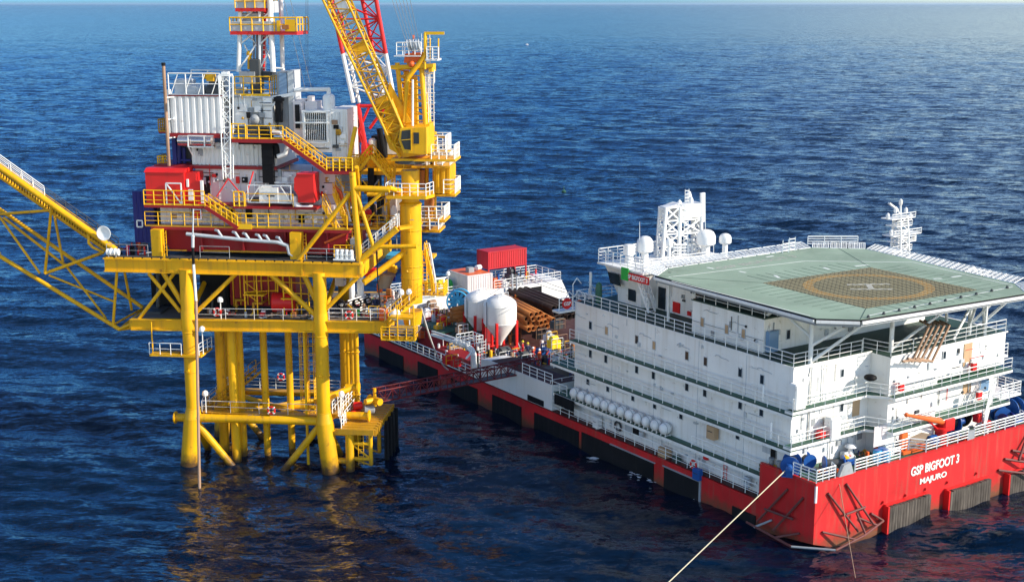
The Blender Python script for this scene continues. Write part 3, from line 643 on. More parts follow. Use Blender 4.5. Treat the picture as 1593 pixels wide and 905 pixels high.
# corrugated upper white block
top = thing(P, 'corrugated_module', 'large white corrugated upper room with a dark red bottom strip beside the tall vent pipe', 'module', (-10,5,31))
m = MB(); _, (xa, xb, zb, zt) = bx(m, 266, 346, 150, 207, 3.6, 9.5); m.corr((xa,3.58,0),(xb,3.58,0),zb,zt,(0,-1,0),.62,.16); m.corr((xb,9.5,0),(xb,3.6,0),zb,zt,(1,0,0),.6,.08)
part('corrugated_wall', m, WHC, top)
m = MB(); m.box(xa-.1,xb+.1,3.3,9.6,zb-.45,zb-.02); m.box(xa-.1,xb+.1,3.4,9.6,zt+.005,zt+.12); part('edge_strip', m, RDK, top)
m = MB(); m.box(xa-.15,xb+.2,3.35,9.65,zt+.125,zt+.2); part('roof', m, LGR, top)
m = MB(); m.rail([(xa,3.4,zt+.2),(xb,3.4,zt+.2)], 1.9, 1.7, .05, k=1); m.cut(); m.rail([(xa,9.4,zt+.2),(xb,9.4,zt+.2)],1.9,1.7,.05,k=2)
for k in range(4): m.tube((xa+.2+k*1.3,3.4,zt+.2),(xa+.9+k*1.3,3.4,zt+2.0),.04,n=4)
part('roof_rail', m, WRL, top)
m = MB(); m.lathe(p(290,141,4.6), [(.1,0),(.62,.1),(.62,1.1),(.1,1.3)], 14, (1,0,0)); m.lathe(p(305,141,4.6), [(.1,0),(.55,.1),(.55,.9),(.1,1.0)], 14, (1,0,0)); m.cut(); m.bev(xa+.2,xa+1.7,4.2,6,zt+.2,zt+1.5); m.cut(); m.bev(xa+3.2,xb-.8,5.6,8,zt+.2,zt+1.7); part('roof_fan_unit', m, LGR, top)
m = MB(); m.lathe(p(322,142,4.4), [(.1,0),(.6,.1),(.6,1.6),(.1,1.7)], 14, (1,0,0)); m.box(xb-1.4,xb-.3,4.2,5.4,zt+.2,zt+1.3); part('roof_motor', m, DGR, top)
m = MB(); m.box(xa+2.6,xa+3.6,5.4,6.2,zt+1.5,zt+2.0); m.cut(); m.box(xb-1.9,xb-1.2,5,5.6,zt+1.3,zt+2.1); part('yellow_hoist', m, YEL, top)
# stainless silencer hanging under it
c_ = p(277,219,3.0); t = thing(P, 'exhaust_silencer', 'shiny horizontal cylinder in a white frame under the corrugated white room', 'silencer', (c_.x+1.4,3.0,c_.z-.6))
STE = paint('polished_steel', (.62,.55,.56), .22, .1, .1, .1, metal=.85)
part('drum', MB().lathe(c_, [(.2,0),(.52,.1),(.52,3.3),(.3,3.45)], 20, (1,0,0)), STE, t)
a_, b_ = p(292,211,2.3), p(333,229,2.3); part('support_frame', MB().beam((a_.x,2.3,a_.z),(a_.x,2.3,b_.z),.1).beam((b_.x-.9,2.3,a_.z),(b_.x-.9,2.3,b_.z),.1).beam((a_.x,2.3,b_.z),(b_.x,2.3,b_.z),.1).beam((a_.x,2.3,a_.z),(b_.x,2.3,a_.z),.08).beam((a_.x,2.3,b_.z),p(300,242,3),.1), WRL, t)
# second upper block
up2 = thing(P, 'panelled_module', 'white panelled upper room between the lattice mast and the grey duct', 'module', (-6,5,29))
m = MB(); _, (xa, xb, zb, zt) = bx(m, 362, 426, 152, 205, 3.8, 9.5); m.corr((xa,3.78,0),(xb,3.78,0),zb,zt,(0,-1,0),.8,.07); part('panel_wall', m, WHT, up2)
m = MB(); bx(m, 366,385,162,200,3.45,3.7); m.cut(); bx(m,410,424,152,200,3.5,3.75); part('cabinet', m, WHC, up2)
m = MB(); bx(m, 387,408,168,184,3.55,3.7); bx(m,387,408,186,203,3.5,3.7); m.ball(p(397,186,3.4),.5); part('louvre', m, GRY, up2)
m = MB(); m.box(xa-.2,xb+.3,3.5,9.6,zt,zt+.12); bx(m, 345,372,148,151,3.5,5); part('roof', m, LGR, up2)
m = MB(); bx(m, 360, 378, 137, 151, 5, 6.5); m.cut(); bx(m, 372, 396, 112, 131, 6, 8); part('roof_box', m, GRY, up2)
m = MB(); m.bev(xa+1,xa+2,6.2,7.5,zt+.2,zt+3.4); bx(m,404,424,112,126,6.8,8); part('fan_housing', m, DGR, up2)
m = MB(); a_, b_ = p(366,150,4.2), p(420,150,4.2); m.rail([(a_.x,4.2,a_.z),(b_.x,4.2,b_.z)], 1.8, .85, .05, k=2); m.rail([(b_.x,4.2,a_.z),(b_.x,6.5,b_.z)], 1.8, .85, .05, k=2); m.box(a_.x,b_.x,4.0,4.1,a_.z,a_.z+.25); part('yellow_rail', m, YRL, up2)
# grey rectangular duct tower
t = thing(P, 'duct_tower', 'tall grey square exhaust duct with a blank front right of the yellow roof rail', 'duct', (-5,4,29))
m = MB(); bx(m, 432, 448, 112, 205, 4.2, 6.5); part('duct_body', m, GRY, t); m = MB(); bx(m, 448.5, 457, 110, 207, 4.1, 6.6); part('side_column', m, LGR, t)
m = MB(); bx(m, 434,446,114,148,4.1,4.19); part('front_panel', m, BGL, t)
m = MB(); m.tube(p(434,158,3.6),p(434,190,3.6),.36,n=14); m.lathe(p(434,158,3.6),[(.36,0),(.5,.05),(.5,.35),(.2,.5)],14); part('black_vessel', m, BLK, t)
m = MB(); m.beam(p(424,152,3.6),p(460,146,3.6),.2,.3); m.beam(p(424,165,3.6),p(436,150,3.6),.2); part('white_bracket', m, WHC, t)
# walkway with stairs in front of the upper rooms
wk = thing(P, 'upper_walkway', 'yellow railed walkway with dark red edge and a long stair going down to the right', 'walkway', (-6,1.6,28))
m = MB(); a_, b_ = p(360,216,1.6), p(440,214,1.6); z_ = a_.z; m.box(a_.x,b_.x,1.6,3.6,z_-.35,z_)
c_ = p(508,266,1.6); d_ = p(548,266,1.6); m.box(c_.x-.2,d_.x,1.6,4.5,c_.z-.3,c_.z); m.beam(V(b_.x,1.6,z_-.15),V(c_.x,1.6,c_.z-.15),.1,.35); m.beam(V(b_.x,2.7,z_-.15),V(c_.x,2.7,c_.z-.15),.1,.35); part('floor', m, RDK, wk)
m = MB(); m.rail([(a_.x,1.65,z_),(p(382,214,1.6).x,1.65,z_)], 1.35, .55, .05, k=2, toe=True); m.rail([(p(384,214,1.6).x,1.7,z_),(b_.x,1.7,z_)], 1.2, 1.2, .045, k=2, toe=True)
m.stairs((b_.x,2.15,z_), (c_.x,2.15,c_.z), 1.1, YV, r=.045); m.rail([(c_.x,1.65,c_.z),(d_.x,1.65,c_.z),(d_.x,4.4,c_.z)], 1.2, .6, .05, k=3); m.rail([(c_.x,4.4,c_.z),(d_.x,4.4,c_.z)],1.2,.8,.05,k=3)
m.beam(p(527,268,3),p(538,195,5),.16); m.beam(p(540,262,2),p(553,198,4),.3); part('railing', m, YRL, wk)
m = MB(); bx(m, 366,382,197,210,2.8,3.3); bx(m,388,416,196,212,2.9,3.4); part('motor_box', m, DGR, wk)
# mid-level walkways (front of the substructure)
lw = thing(P, 'front_walkway', 'yellow railed walkways along the front of the white rooms with a stair between two levels', 'walkway', (-10,1,22))
m = MB(); zz = p(300,320,.8).z
m.box(p(224,320,.8).x,p(318,320,.8).x,.8,3.4,zz-.25,zz); m.box(p(362,319,.8).x,p(492,319,.8).x,.8,3.4,zz-.2,zz+.02); m.box(p(318,320,1.8).x,p(362,320,1.8).x,1.9,3.4,zz-.2,zz)
z2 = 22.9; a_, b_ = V(p(319,320,.8).x,1.3,zz), V(p(370,360,.8).x,1.3,z2); m.beam(a_-V(0,.5,.1),b_-V(0,.5,.1),.1,.35); part('floor', m, RDK, lw)
m = MB(); x0 = p(224,320,.8).x
m.rail([(x0,3.2,zz),(x0,.85,zz),(p(318,320,.8).x,.85,zz)], 1.35, 1.0, .045, k=2, toe=True); m.rail([(p(364,320,.8).x,.85,zz),(p(380,320,.8).x,.85,zz)], 1.35, .45, .06, k=2, toe=True); m.rail([(p(382,320,.8).x,.85,zz),(p(456,320,.8).x,.85,zz)],1.2,2.1,.03,k=1)
m.rail([(p(226,355,.9).x,.95,z2),(p(370,355,.9).x,.95,z2)], 1.25, 1.25, .035, k=2); m.rail([(p(366,355,.9).x,.9,z2),(p(540,355,.9).x,.9,z2)], 1.25, 1.1, .045, k=2, toe=True)
m.box(p(368,355,.9).x,p(392,355,.9).x,.85,.95,z2-.2,z2+.3)
m.stairs(a_, b_, 1.0, YV, r=.05); part('railing', m, YRL, lw)
m = MB(); m.box(p(226,355,.9).x,p(545,355,.9).x,.9,1.7,z2-.12,z2-.02); part('grating', m, YDK, lw)
m = MB(); bx(m,236,262,352,356,1.2,2.5); m.rail([p(256,320,.7),p(256,300,.7)],.2) if False else None
# red sheds
def shed(X0, X1, Y0, Y1, y0, y1, lab, gable=.35, lid=True):
    mb = MB(); a, b = p(X0,(Y0+Y1)/2,y0), p(X1,(Y0+Y1)/2,y0); zt, zb_ = p(X0,Y0,y0).z, p(X0,Y1,y0).z
    t = thing(P, 'red_shelter', lab, 'shelter', ((a.x+b.x)/2,y0,zb_), 'red shelters on the front walkway')
    part('walls', mb.box(a.x,b.x,y0,y1,zb_,zt-.005), RED, t)
    part('roof', MB().extr([(a.x-.08,y0-.1,zt),(a.x-.08,y1,zt),(a.x-.08,y1-.3,zt+gable),(a.x-.08,y0+.5,zt+gable)], (b.x-a.x+.16,0,0)), RED, t)
    return t, a.x, b.x, zb_, zt
t, xa, xb, zb, zt = shed(227, 287, 268, 319, 1.1, 3.4, 'larger bright red shelter with a white door frame at the left end of the walkway')
m = MB(); m.box(xb,xb+1.05,1.4,3.4,zb,zt-.05); part('side_bay', m, RED, t)
m = MB(); a_, b_ = p(258,285,.95), p(283,318,.95)
for q0, q1 in (((a_.x,a_.z),(a_.x,b_.z)), ((b_.x,a_.z),(b_.x,b_.z)), ((a_.x,a_.z),(b_.x,a_.z)), ((a_.x,b_.z),(b_.x,b_.z)), ((a_.x,a_.z),(b_.x,b_.z))): m.beam((q0[0],.95,q0[1]),(q1[0],.95,q1[1]),.11,.11)
part('door_frame', m, WHC, t)
m = MB(); bx(m, 290,293,279,291,1.25,1.4); bx(m, 293,300,295,312,1.22,1.38); part('notice_panel', m, WHC, t)
m = MB(); bx(m, 306,311,281,315,1.3,1.5); part('red_post', m, RED, t)
m = MB(); bx(m, 312,316,281,316,1.2,1.4); part('white_post', m, WHC, t)
t, xa, xb, zb, zt = shed(463, 488, 271, 315, 1.2, 3.2, 'smaller red shelter with slanted left side above the white pipe bend', .05)
m = MB(); m.extr([(xa,1.2,zt),(xa-.3,1.2,zt-.4),(xa-.35,1.2,zb+1.2),(xa,1.2,zb+.6)],(0,1.8,0)); part('slanted_side', m, RED, t)
m = MB(); bx(m, 250,262,330,341,.8,1.0); 
t = thing(P, 'fire_box', 'small dark red cabinet in a white frame left of the long stair', 'cabinet', p(307,342,1.0)); m = MB(); bx(m,302,312,328,340,1.0,1.4); part('cabinet', m, RED, t); m = MB(); a_, b_ = p(301,326,.95), p(313,341,.95)
m.beam((b_.x,.95,a_.z),(b_.x,.95,b_.z),.08); m.beam((a_.x,.95,b_.z),(b_.x,.95,b_.z),.06); m.beam((a_.x,.95,a_.z),(b_.x,.95,a_.z),.06); part('frame', m, WHC, t)
# white unit in an open frame
t = thing(P, 'framed_skid', 'white machine box in a white open frame left of the smaller red shelter', 'equipment skid', p(420,318,1.0))
m = MB(); bx(m, 403,432,292,315,1.2,2.8); part('white_box', m, WHC, t); m = MB(); bx(m,432,449,300,315,1.3,2.6); part('side_box', m, LGR, t); m = MB(); bx(m,415,427,304,306,1.15,1.21); bx(m,388,403,309,315,1.4,2.4); part('dark_slot', m, DGR, t)
m = MB(); a_, b_ = p(385,288,.95), p(453,316,.95)
for yy in (.95,3.0):
    for q0, q1 in (((a_.x,a_.z),(a_.x,b_.z)), ((b_.x,a_.z),(b_.x,b_.z)), ((a_.x,a_.z),(b_.x,a_.z)), ((a_.x,b_.z),(b_.x,b_.z)), ((a_.x+.1,b_.z),(a_.x+1.2,a_.z)), ((b_.x,b_.z),(b_.x-1,a_.z))): m.beam((q0[0],yy,q0[1]),(q1[0],yy,q1[1]),.08,.08)
part('frame', m, WRL, t)
# blue container on the left of the upper deck
t = thing(P, 'blue_container', 'dark blue upright container at the left edge with a small white framed sign', 'container', p(222,378,2.4)); m = MB(); _, (xa,xb,zb,zt) = bx(m, 208,240,298,377,2.4,5.4)
m.corr((xa,2.38,0),(xb,2.38,0),zb,zt,(0,-1,0),.4,.05); part('shell', m, NVY, t); m = MB(); a_, b_ = p(213,343,2.2), p(222,353,2.2)
for q0, q1 in (((a_.x,a_.z),(a_.x,b_.z)), ((b_.x,a_.z),(b_.x,b_.z)), ((a_.x,a_.z),(b_.x,a_.z)), ((a_.x,b_.z),(b_.x,b_.z))): m.beam((q0[0],2.2,q0[1]),(q1[0],2.2,q1[1]),.11,.11)
part('white_frame', m, WHC, t)
# air cooler unit
t = thing(P, 'air_cooler', 'white louvred cooler box with two rows of dark vertical vents on the upper right', 'cooler unit', p(500,240,3.2))
m = MB(); _, (xa,xb,zb,zt) = bx(m, 470,516,172,237,3.4,8.2); part('housing', m, WHC, t)
m = MB(); bx(m,474,508,176,186,3.30,3.39); bx(m,474,508,188,218,3.3,3.39); m.cut(); bx(m,459,466,163,200,3.3,3.39); part('vent_panel', m, BLK, t)
m = MB()
for X in np.linspace(474.6,507,12): bx(m, X, X+.75, 176, 218, 3.24, 3.3)
m.beam(p(459,191,3.1),p(512,191,3.1),.1,.14); bx(m,471.6,474,174,222,3.1,3.35); bx(m,508,510.5,174,222,3.1,3.35); m.beam(p(472,174,3.1),p(510,174,3.1),.1,.14); m.beam(p(472,222,3.1),p(510,222,3.1),.1,.14); part('louvre_slats', m, WRL, t)
m = MB(); bx(m,457,470,158,240,3.6,7.5); part('side_cabinet', m, PNK, t)
m = MB(); bx(m,474,493,158,171,4.4,6.2); m.cut(); bx(m,478,486,150,158,4.8,5.6); m.cut(); bx(m,460,474,155,163,4.5,6); part('roof_box', m, PNK, t)
m = MB(); a_ = p(512,170,4.2); m.lathe(a_, [(.5,-.1),(.56,0),(.56,1.15),(.4,1.35),(.18,1.4),(.18,1.8)], 18); part('white_vessel', m, WHC, t)
m = MB(); z_ = p(512,139,4.2).z; m.path([p(458,140,4.2), (a_.x,4.2,z_), (a_.x,4.2,a_.z+1.3)], .19, 12); part('vent_pipe', m, WHC, t)
m = MB(); bx(m, 516,541,170,252,3.5,8.2); 
for k in range(6): bx(m, 518+k*4, 518.5+k*4, 175, 248, 3.44, 3.5)
part('bright_cabinet', m, WHC, t)
# vent stack, lattice mast
t = thing(P, 'vent_stack', 'tall thin brown-grey vent pipe rising at the left edge of the white rooms', 'vent pipe', p(263,256,2.4)); a_, b_ = p(263,258,2.4), p(263,103,2.4)
part('stack', MB().tube(a_, V(a_.x,2.4,b_.z), .15, n=12), MRB, t); part('cap', MB().tube(V(a_.x,2.4,b_.z+.02), V(a_.x,2.4,b_.z+.3), .19, n=12), BLK, t)
m = MB(); 
for Y in (152,186,215): m.beam(V(a_.x,2.4,p(263,Y,2.4).z), V(a_.x+.6,3.9,p(263,Y,2.4).z), .1)
bx(m, 259,263,140,215,3.4,4.2); part('bracket', m, WHT, t)
t = thing(P, 'lattice_mast', 'white square lattice mast standing in front of the white rooms', 'lattice mast', p(355,278,1.5))
a_, b_ = p(355,278,1.6), p(351,118,1.6); part('truss', MB().truss(a_, b_, .36,.36,.5,.5, XV, YV, 10, .06, .04, (1,3)), WRL, t)
part('mast_cap', MB().box(b_.x-.5,b_.x+.5,1.1,2.1,b_.z,b_.z+.15).box(b_.x-.3,b_.x+.3,1.3,1.9,b_.z+.17,b_.z+.35), WRL, t)
m = MB(); m.tube(a_, p(337,306,1.2), .06); m.tube(a_, p(376,303,1.2), .06); m.tube(p(394,267,2.2), p(384,300,1.2), .07); part('red_stay', m, RED, t)
# left side yellow cages
for X0,X1,Y0,Y1,lab in ((247,259,184,205,'small dark green cage hanging left of the corrugated room'), (246,262,246,262,'small yellow railed ledge left of the engine alcove')):
    a_ = p(X0,Y1,4.5); b_ = p(X1,Y0,4.5); t = thing(P, 'side_ledge', lab, 'ledge', (a_.x,4.5,a_.z))
    m = MB(); m.box(a_.x,b_.x,4.5,6.5,a_.z-.15,a_.z); part('floor', m, RDK, t); m = MB(); m.rail([(b_.x,4.5,a_.z),(a_.x,4.5,a_.z),(a_.x,6.5,a_.z)], 1.15, .5, .05, k=3, toe=True); part('railing', m, YDK if Y0 < 200 else YRL, t)
# ---------------- drilling derrick
dk = thing(P, 'drilling_derrick', 'white and red derrick with yellow railed platforms above the white rooms', 'derrick', (-7.4,8,34))
def pz(X, Y, y=8): return P.q(X, Y, y=y)
m = MB()
for X0, X1, yy, r_ in ((371,375,6.6,.2),(372,378,9.6,.16),(425,418,6.6,.26),(440,436,9.4,.22),(404,404,6.6,.14),(412,412,9.4,.14)):
    m.cut();     m.tube(pz(X0,112,yy), pz(X1,-40,yy), r_, n=10)
part('derrick_leg', m, WHC, dk)
m = MB()
for Y0, Y1 in ((108,70),(70,50),(34,14),(14,-20)):
    m.tube(pz(372,Y0,6.6), pz(398,Y1,6.6), .08, n=6); m.tube(pz(404,Y0,6.6), pz(424,Y1,6.6), .08, n=6); m.tube(pz(380,Y1,6.6), pz(400,Y0,7.6), .07, n=6); m.tube(pz(425,Y0,6.6),pz(412,Y1,9),.08,n=6)
for Y in range(-20,112,7): m.tube(pz(402,Y,7), pz(412,Y,7), .04, n=5)
m.tube(pz(425,106,7), pz(441,107,7), .1, n=6); part('bracing', m, WRL, dk)
m = MB(); m.tube(pz(410,110,7.2), pz(414,-40,7.2), .13, n=8); m.cut(); m.tube(pz(419,70,7),pz(421,-40,7),.08,n=6); part('red_pipe', m, RED, dk)
m = MB(); m.tube(pz(400,110,7.4), pz(399,-40,7.4), .12, n=8); m.cut(); m.tube(pz(395,110,7.6), pz(395,-40,7.6), .1, n=8); m.cut(); m.tube(pz(407,112,7),pz(409,-40,7),.1,n=8); part('grey_pipe', m, GRY, dk)
m = MB(); m.tube(pz(388,108,6.8), pz(388,86,6.8), .2, n=10); m.ball(pz(388,84,6.8),.3); part('travelling_block', m, YEL, dk)
for X0, X1, Yb, Yt, lab in ((358,462,54,34,'lower'),(366,412,18,-2,'upper')):
    m = MB(); a_, b_ = pz(X0,Yb,6.2), pz(X1,Yb,6.2); m.box(a_.x,b_.x,6.2,10.2,a_.z-.02,a_.z+.3); part('platform_edge', m, RED, dk)
    m = MB(); m.rail([(a_.x,10.2,a_.z+.3),(a_.x,6.2,a_.z+.3),(b_.x,6.2,a_.z+.3),(b_.x,10.2,a_.z+.3)], 1.25, 1.0, .06, k=1)
    if Yb > 40: m.box(b_.x-1.0,b_.x-.12,6.15,6.3,a_.z+.3,a_.z+1.4); m.box(pz(431,40,6.2).x,pz(436,40,6.2).x,6.1,6.25,a_.z+.3,a_.z+1.3)
    part('platform_railing', m, YRL, dk)
    m = MB(); m.box(a_.x+.1,min(b_.x-.1,a_.x+4.6),6.4,6.5,a_.z+.32,a_.z+1.2); part('wind_screen', m, LGR, dk)
m = MB(); m.box(pz(438,40,6.0).x,pz(449,40,6.0).x,6.02,6.12,pz(440,46,6).z,pz(440,39,6).z); part('brown_board', m, PIP, dk)
m = MB(); m.bev(pz(376,20,7).x,pz(408,20,7).x,7,9,pz(376,34,7).z,pz(376,20,7).z); m.bev(pz(420,20,7).x,pz(426,20,7).x,7,9,pz(376,20,7).z,pz(376,2,7).z); part('monkey_board', m, LGR, dk)
m = MB()
for X0, X1 in ((437,474),(447,484)): m.cut(); m.tube(pz(X0,-20,7), pz(X1,136,7), .022, n=4, cap=False)
part('guy_wire', m, CAB, dk)
# ============================================================ CRANES AND THE RIGHT SIDE OF THE PLATFORM
cr = thing(P, 'pedestal_crane', 'yellow pedestal crane with glazed cab, lattice boom and braced mast', 'crane', (7.4,3.2,13.5))
CXp, CYp = p(640,400,3.2).x, 3.2
m = MB(); m.tube((CXp,CYp,p(640,470,3.2).z), (CXp,CYp,24.9), .98, n=32); m.lathe((CXp,CYp,24.9), [(.98,0),(1.05,.05),(1.05,.15),(.80,.35),(.80,3.2)], 32)
for z in (18.1, 19.2, 22.6): m.ring((CXp,CYp,z), .98, .06, n=32)
m.tube((CXp,CYp,13.6),(CXp,CYp,14.9),.8,.98,n=24); part('pedestal', m, YEL, cr)
zb = p(640,297,3.2).z; m = MB(); m.prism([(CXp-1.9,1.3),(CXp+1.8,1.3),(CXp+2.3,3),(CXp+1.8,5.2),(CXp-1.9,5.2)], zb-.5, zb-.2); m.tube((CXp-1.9,3,zb-.35),(CXp-4,2.9,zb-.35),.2,n=10); part('service_ring', m, YEL, cr)
m = MB(); m.rail([(CXp-1.9,5,zb-.2),(CXp-1.9,1.35,zb-.2),(CXp+1.8,1.35,zb-.2),(CXp+2.2,3,zb-.2)], 1.1, .8, .035); part('ring_railing', m, WRL, cr)
zc = p(640,245,3.2).z
m = MB(); m.tube((CXp,CYp,zc-.5),(CXp,CYp,zc-.2),1.35,n=28); part('slew_bearing', m, DGR, cr)
# machinery house / slewing platform
a_, b_ = p(597,240,2.4), p(668,202,2.4)
m = MB(); m.extr([p(612,168,2.4), p(628,195,2.4), p(668,193,2.4), p(668,240,2.4), p(628,245,2.4), p(606,232,2.4), p(597,205,2.4), p(600,160,2.4)], (0,2.6,0)); m.box(CXp-1.5,CXp+4.4,2.0,5.2,zc-.22,zc); part('slewing_house', m, YEL, cr)
cz0, cz1 = p(640,238,1.2).z, p(640,198,1.2).z; xl, xr = p(628,220,1.2).x, p(664,220,1.2).x
m = MB(); m.extr([(xl,1.0,cz0),(xr,1.0,cz0-.1),(xr,1.0,cz1),(xl-.25,1.0,cz1-.1),(xl-.45,1.0,(cz0+cz1)/2)], (0,2.3,0)); part('cab', m, YEL, cr)
cab = [o for o in kids(cr) if o.name.startswith('cab')][0]
m = MB(); m.extr([(xl+.12,.94,cz0+.35),(xl+.72,.94,cz0+.3),(xl+.72,.94,cz1-.2),(xl-.1,.94,cz1-.3),(xl-.2,.94,(cz0+cz1)/2)], (0,.05,0)); m.box(xl+.95,xl+1.45,.94,.99,cz0+.85,cz1-.45)
m.extr([(xl-.48,1.15,(cz0+cz1)/2-.1),(xl-.03,1.15,cz0+.25),(xl-.03,3.1,cz0+.25),(xl-.48,3.1,(cz0+cz1)/2-.1)], (-.04,0,-.02)); m.extr([(xl-.48,1.15,(cz0+cz1)/2+.1),(xl-.29,1.15,cz1-.25),(xl-.29,3.1,cz1-.25),(xl-.48,3.1,(cz0+cz1)/2+.1)], (-.04,0,.0)); part('cab_window', m, GLS, cab)
m = MB(); m.beam((xl+.74,.92,cz0+.2),(xl+.74,.92,cz1-.1),.06); m.beam((xl-.2,.91,(cz0+cz1)/2),(xl+.72,.91,(cz0+cz1)/2+.1),.05); part('window_bar', m, YRL, cab)
m = MB(); m.rail([(CXp+2.2,2.1,zc),(CXp+4.3,2.1,zc),(CXp+4.3,5.0,zc)], 1.3, .8, .04); part('rear_railing', m, WRL, cr)
# boom
m = MB(); P0a, P1a = p(622,215,2.6), p(497,-60,2.6)
d = (P1a-P0a).normalized(); sx = V(d.z,0,-d.x)
m.truss(P0a, P1a, .75, .75, 1.05, .8, sx, YV, 17, .11, .055)
boom = part('boom', m, YEL, cr)
m = MB(); m.truss(P0a.lerp(P1a,.0)-d*1.6, P0a.lerp(P1a,.2), .6,.55,.9,.65, sx, YV, 4, .13, .1); m.extr([p(600,160,2.4),p(620,195,2.4),p(640,190,2.4),p(606,128,2.4)],(0,.12,0)); m.extr([p(600,160,3.6),p(620,195,3.6),p(640,190,3.6),p(606,128,3.6)],(0,.12,0)); part('boom_foot', m, YEL, boom)
m = MB(); q0, q1 = P0a-sx*.3+V(0,-.1,0), P1a-sx*.3+V(0,-.1,0)
for e in (-.25,.25): m.tube(q0+sx*e, q1+sx*e, .05, n=6)
for k in range(40): m.tube(q0.lerp(q1,k/40)-sx*.25, q0.lerp(q1,k/40)+sx*.25, .03, n=4, cap=False)
m.rail([q0+V(0,0,.1),q1+V(0,0,.1)],.6,1.5,.025,k=1); part('boom_ladder', m, MRB, boom)
m = MB(); c_ = p(531,4,2.2); m.obox(c_, d*.8, sx*.45, YV*.3); part('boom_box', m, WHC, boom)
m = MB(); c_ = p(560,75,2.2); m.obox(c_, d*.5, sx*.6, YV*.06); m.cut(); c_ = p(594,160,2.2); m.obox(c_, d*.5, sx*.6, YV*.06); part('rope_guide', m, YEL, boom)
# mast
mast = MB(); zt = p(640,100,3.6).z
X = lambda a, b, y_=3.6: p(a,b,y_)
for a_, b_, r_, y0, y1 in (((628,196),(618,98),.22,2.6,2.9), ((662,196),(655,98),.22,2.6,2.9), ((634,192),(632,110),.26,4.6,4.4), ((668,196),(655,104),.24,4.6,4.4), ((628,190),(634,122),.2,2.4,2.4), ((634,122),(662,86),.22,2.4,2.6), ((662,86),(662,52),.16,2.6,2.8), ((634,100),(660,84),.2,3,3)):
    mast.tube(X(*a_, y0), X(*b_, y1), r_, n=12)
part('mast', mast, YEL, cr)
m = MB()
for k in range(9):
    Y = 108+k*10; m.tube(X(621,Y,2.8), X(656,Y,2.8), .07, n=6); m.tube(X(636,Y,4.5), X(660,Y,4.5), .07, n=6); m.tube(X(621,Y,2.8), X(633,Y+5,4.4), .06, n=6)
    if k % 2: m.tube(X(621,Y,2.8), X(656,Y+20,2.8), .06, n=6)
m.extr([X(628,120,3.2),X(648,120,3.2),X(650,196,3.2),X(624,196,3.2)],(0,.5,0)); m.beam(X(608,105,2.6),X(674,102,2.6),.25,.35); m.beam(X(612,106,4.6),X(674,104,4.6),.25,.35); m.obox(X(645,104,3.6),(1.6,0,0),(0,1.0,0),(0,0,.12)); m.box(X(668,102,3).x,X(673,102,3).x,2.6,4.6,X(670,112,3).z,X(670,100,3).z); part('mast_platform', m, YEL, cr)
m = MB(); m.extr([X(628,98,2.7),X(656,98,2.7),X(656,82,2.7),X(630,84,2.7)],(0,1.6,0)); m.beam(X(643,92,3),X(643,55,3),.12,.3); m.ball(X(640,100,2.5),.3); part('mast_head', m, ORG, cr)
m = MB()
for X_ in (637,643,651): m.cut(); m.lathe(X(X_,71,2.6), [(.1,-.12),(.55,-.12),(.48,-.04),(.48,.04),(.55,.12),(.1,.12)], 18, (1,0,.2))
part('sheave', m, LGR, cr)
z_ = X(640,86,3).z; m = MB(); m.rail([X(617,86,4.5),X(617,86,2.2),X(655,85,2.2)], 1.1, .55, .035); m.rail([X(617,86,4.5),X(655,86,4.5)],1.1,.8,.035); m.obox((X(636,86,3).x,3.3,z_-.06),(1.2,0,0),(0,1.15,0),(0,0,.04)); m.rail([X(664,93,2.4),X(682,93,2.4),X(682,93,4.4)],1.1,.55,.04,k=3); m.obox((X(673,93,3).x,3.4,X(673,93,3).z),(.55,0,0),(0,1,0),(0,0,.08))
part('mast_railing', m, WRL, cr)
m = MB(); m.beam(X(660,52,2.7),X(691,52,2.7),.16,.26); m.tube(X(682,92,2.6),X(682,60,2.6),.07,n=6); m.tube(X(669,92,2.6),X(669,60,2.6),.06,n=6); m.tube(X(661,108,2.5),X(661,52,2.7),.12,n=8); part('davit_beam', m, YRL, cr)
m = MB(); m.tube(X(642,196,2.2),X(642,124,2.2),.1,n=10); part('hydraulic_pipe', m, WHC, cr)
m = MB(); m.ladder(X(671,196,4.2), X(671,104,4.2).z-X(671,196,4.2).z, XV, .5, .035, cage=(0,-1,0)); m.ladder(X(666,190,4.8), 8, XV, .5, .03, cage=(0,-1,0)); m.rail([X(656,128,3.8),X(676,128,3.8),X(676,128,5.2)],1.1,.5,.035); part('caged_ladder', m, WRL, cr)
m = MB()
for k in range(6): m.tube(X(632+k*4,66,2.6), X(590+k*7,-60,2.6), .022, n=4, cap=False)
part('luffing_rope', m, CAB, cr)
m = MB()
for X_ in (476,479): m.tube(X(X_,-40,2.6), X(X_,134,2.6), .018, n=4, cap=False)
part('hoist_rope', m, CAB, cr)
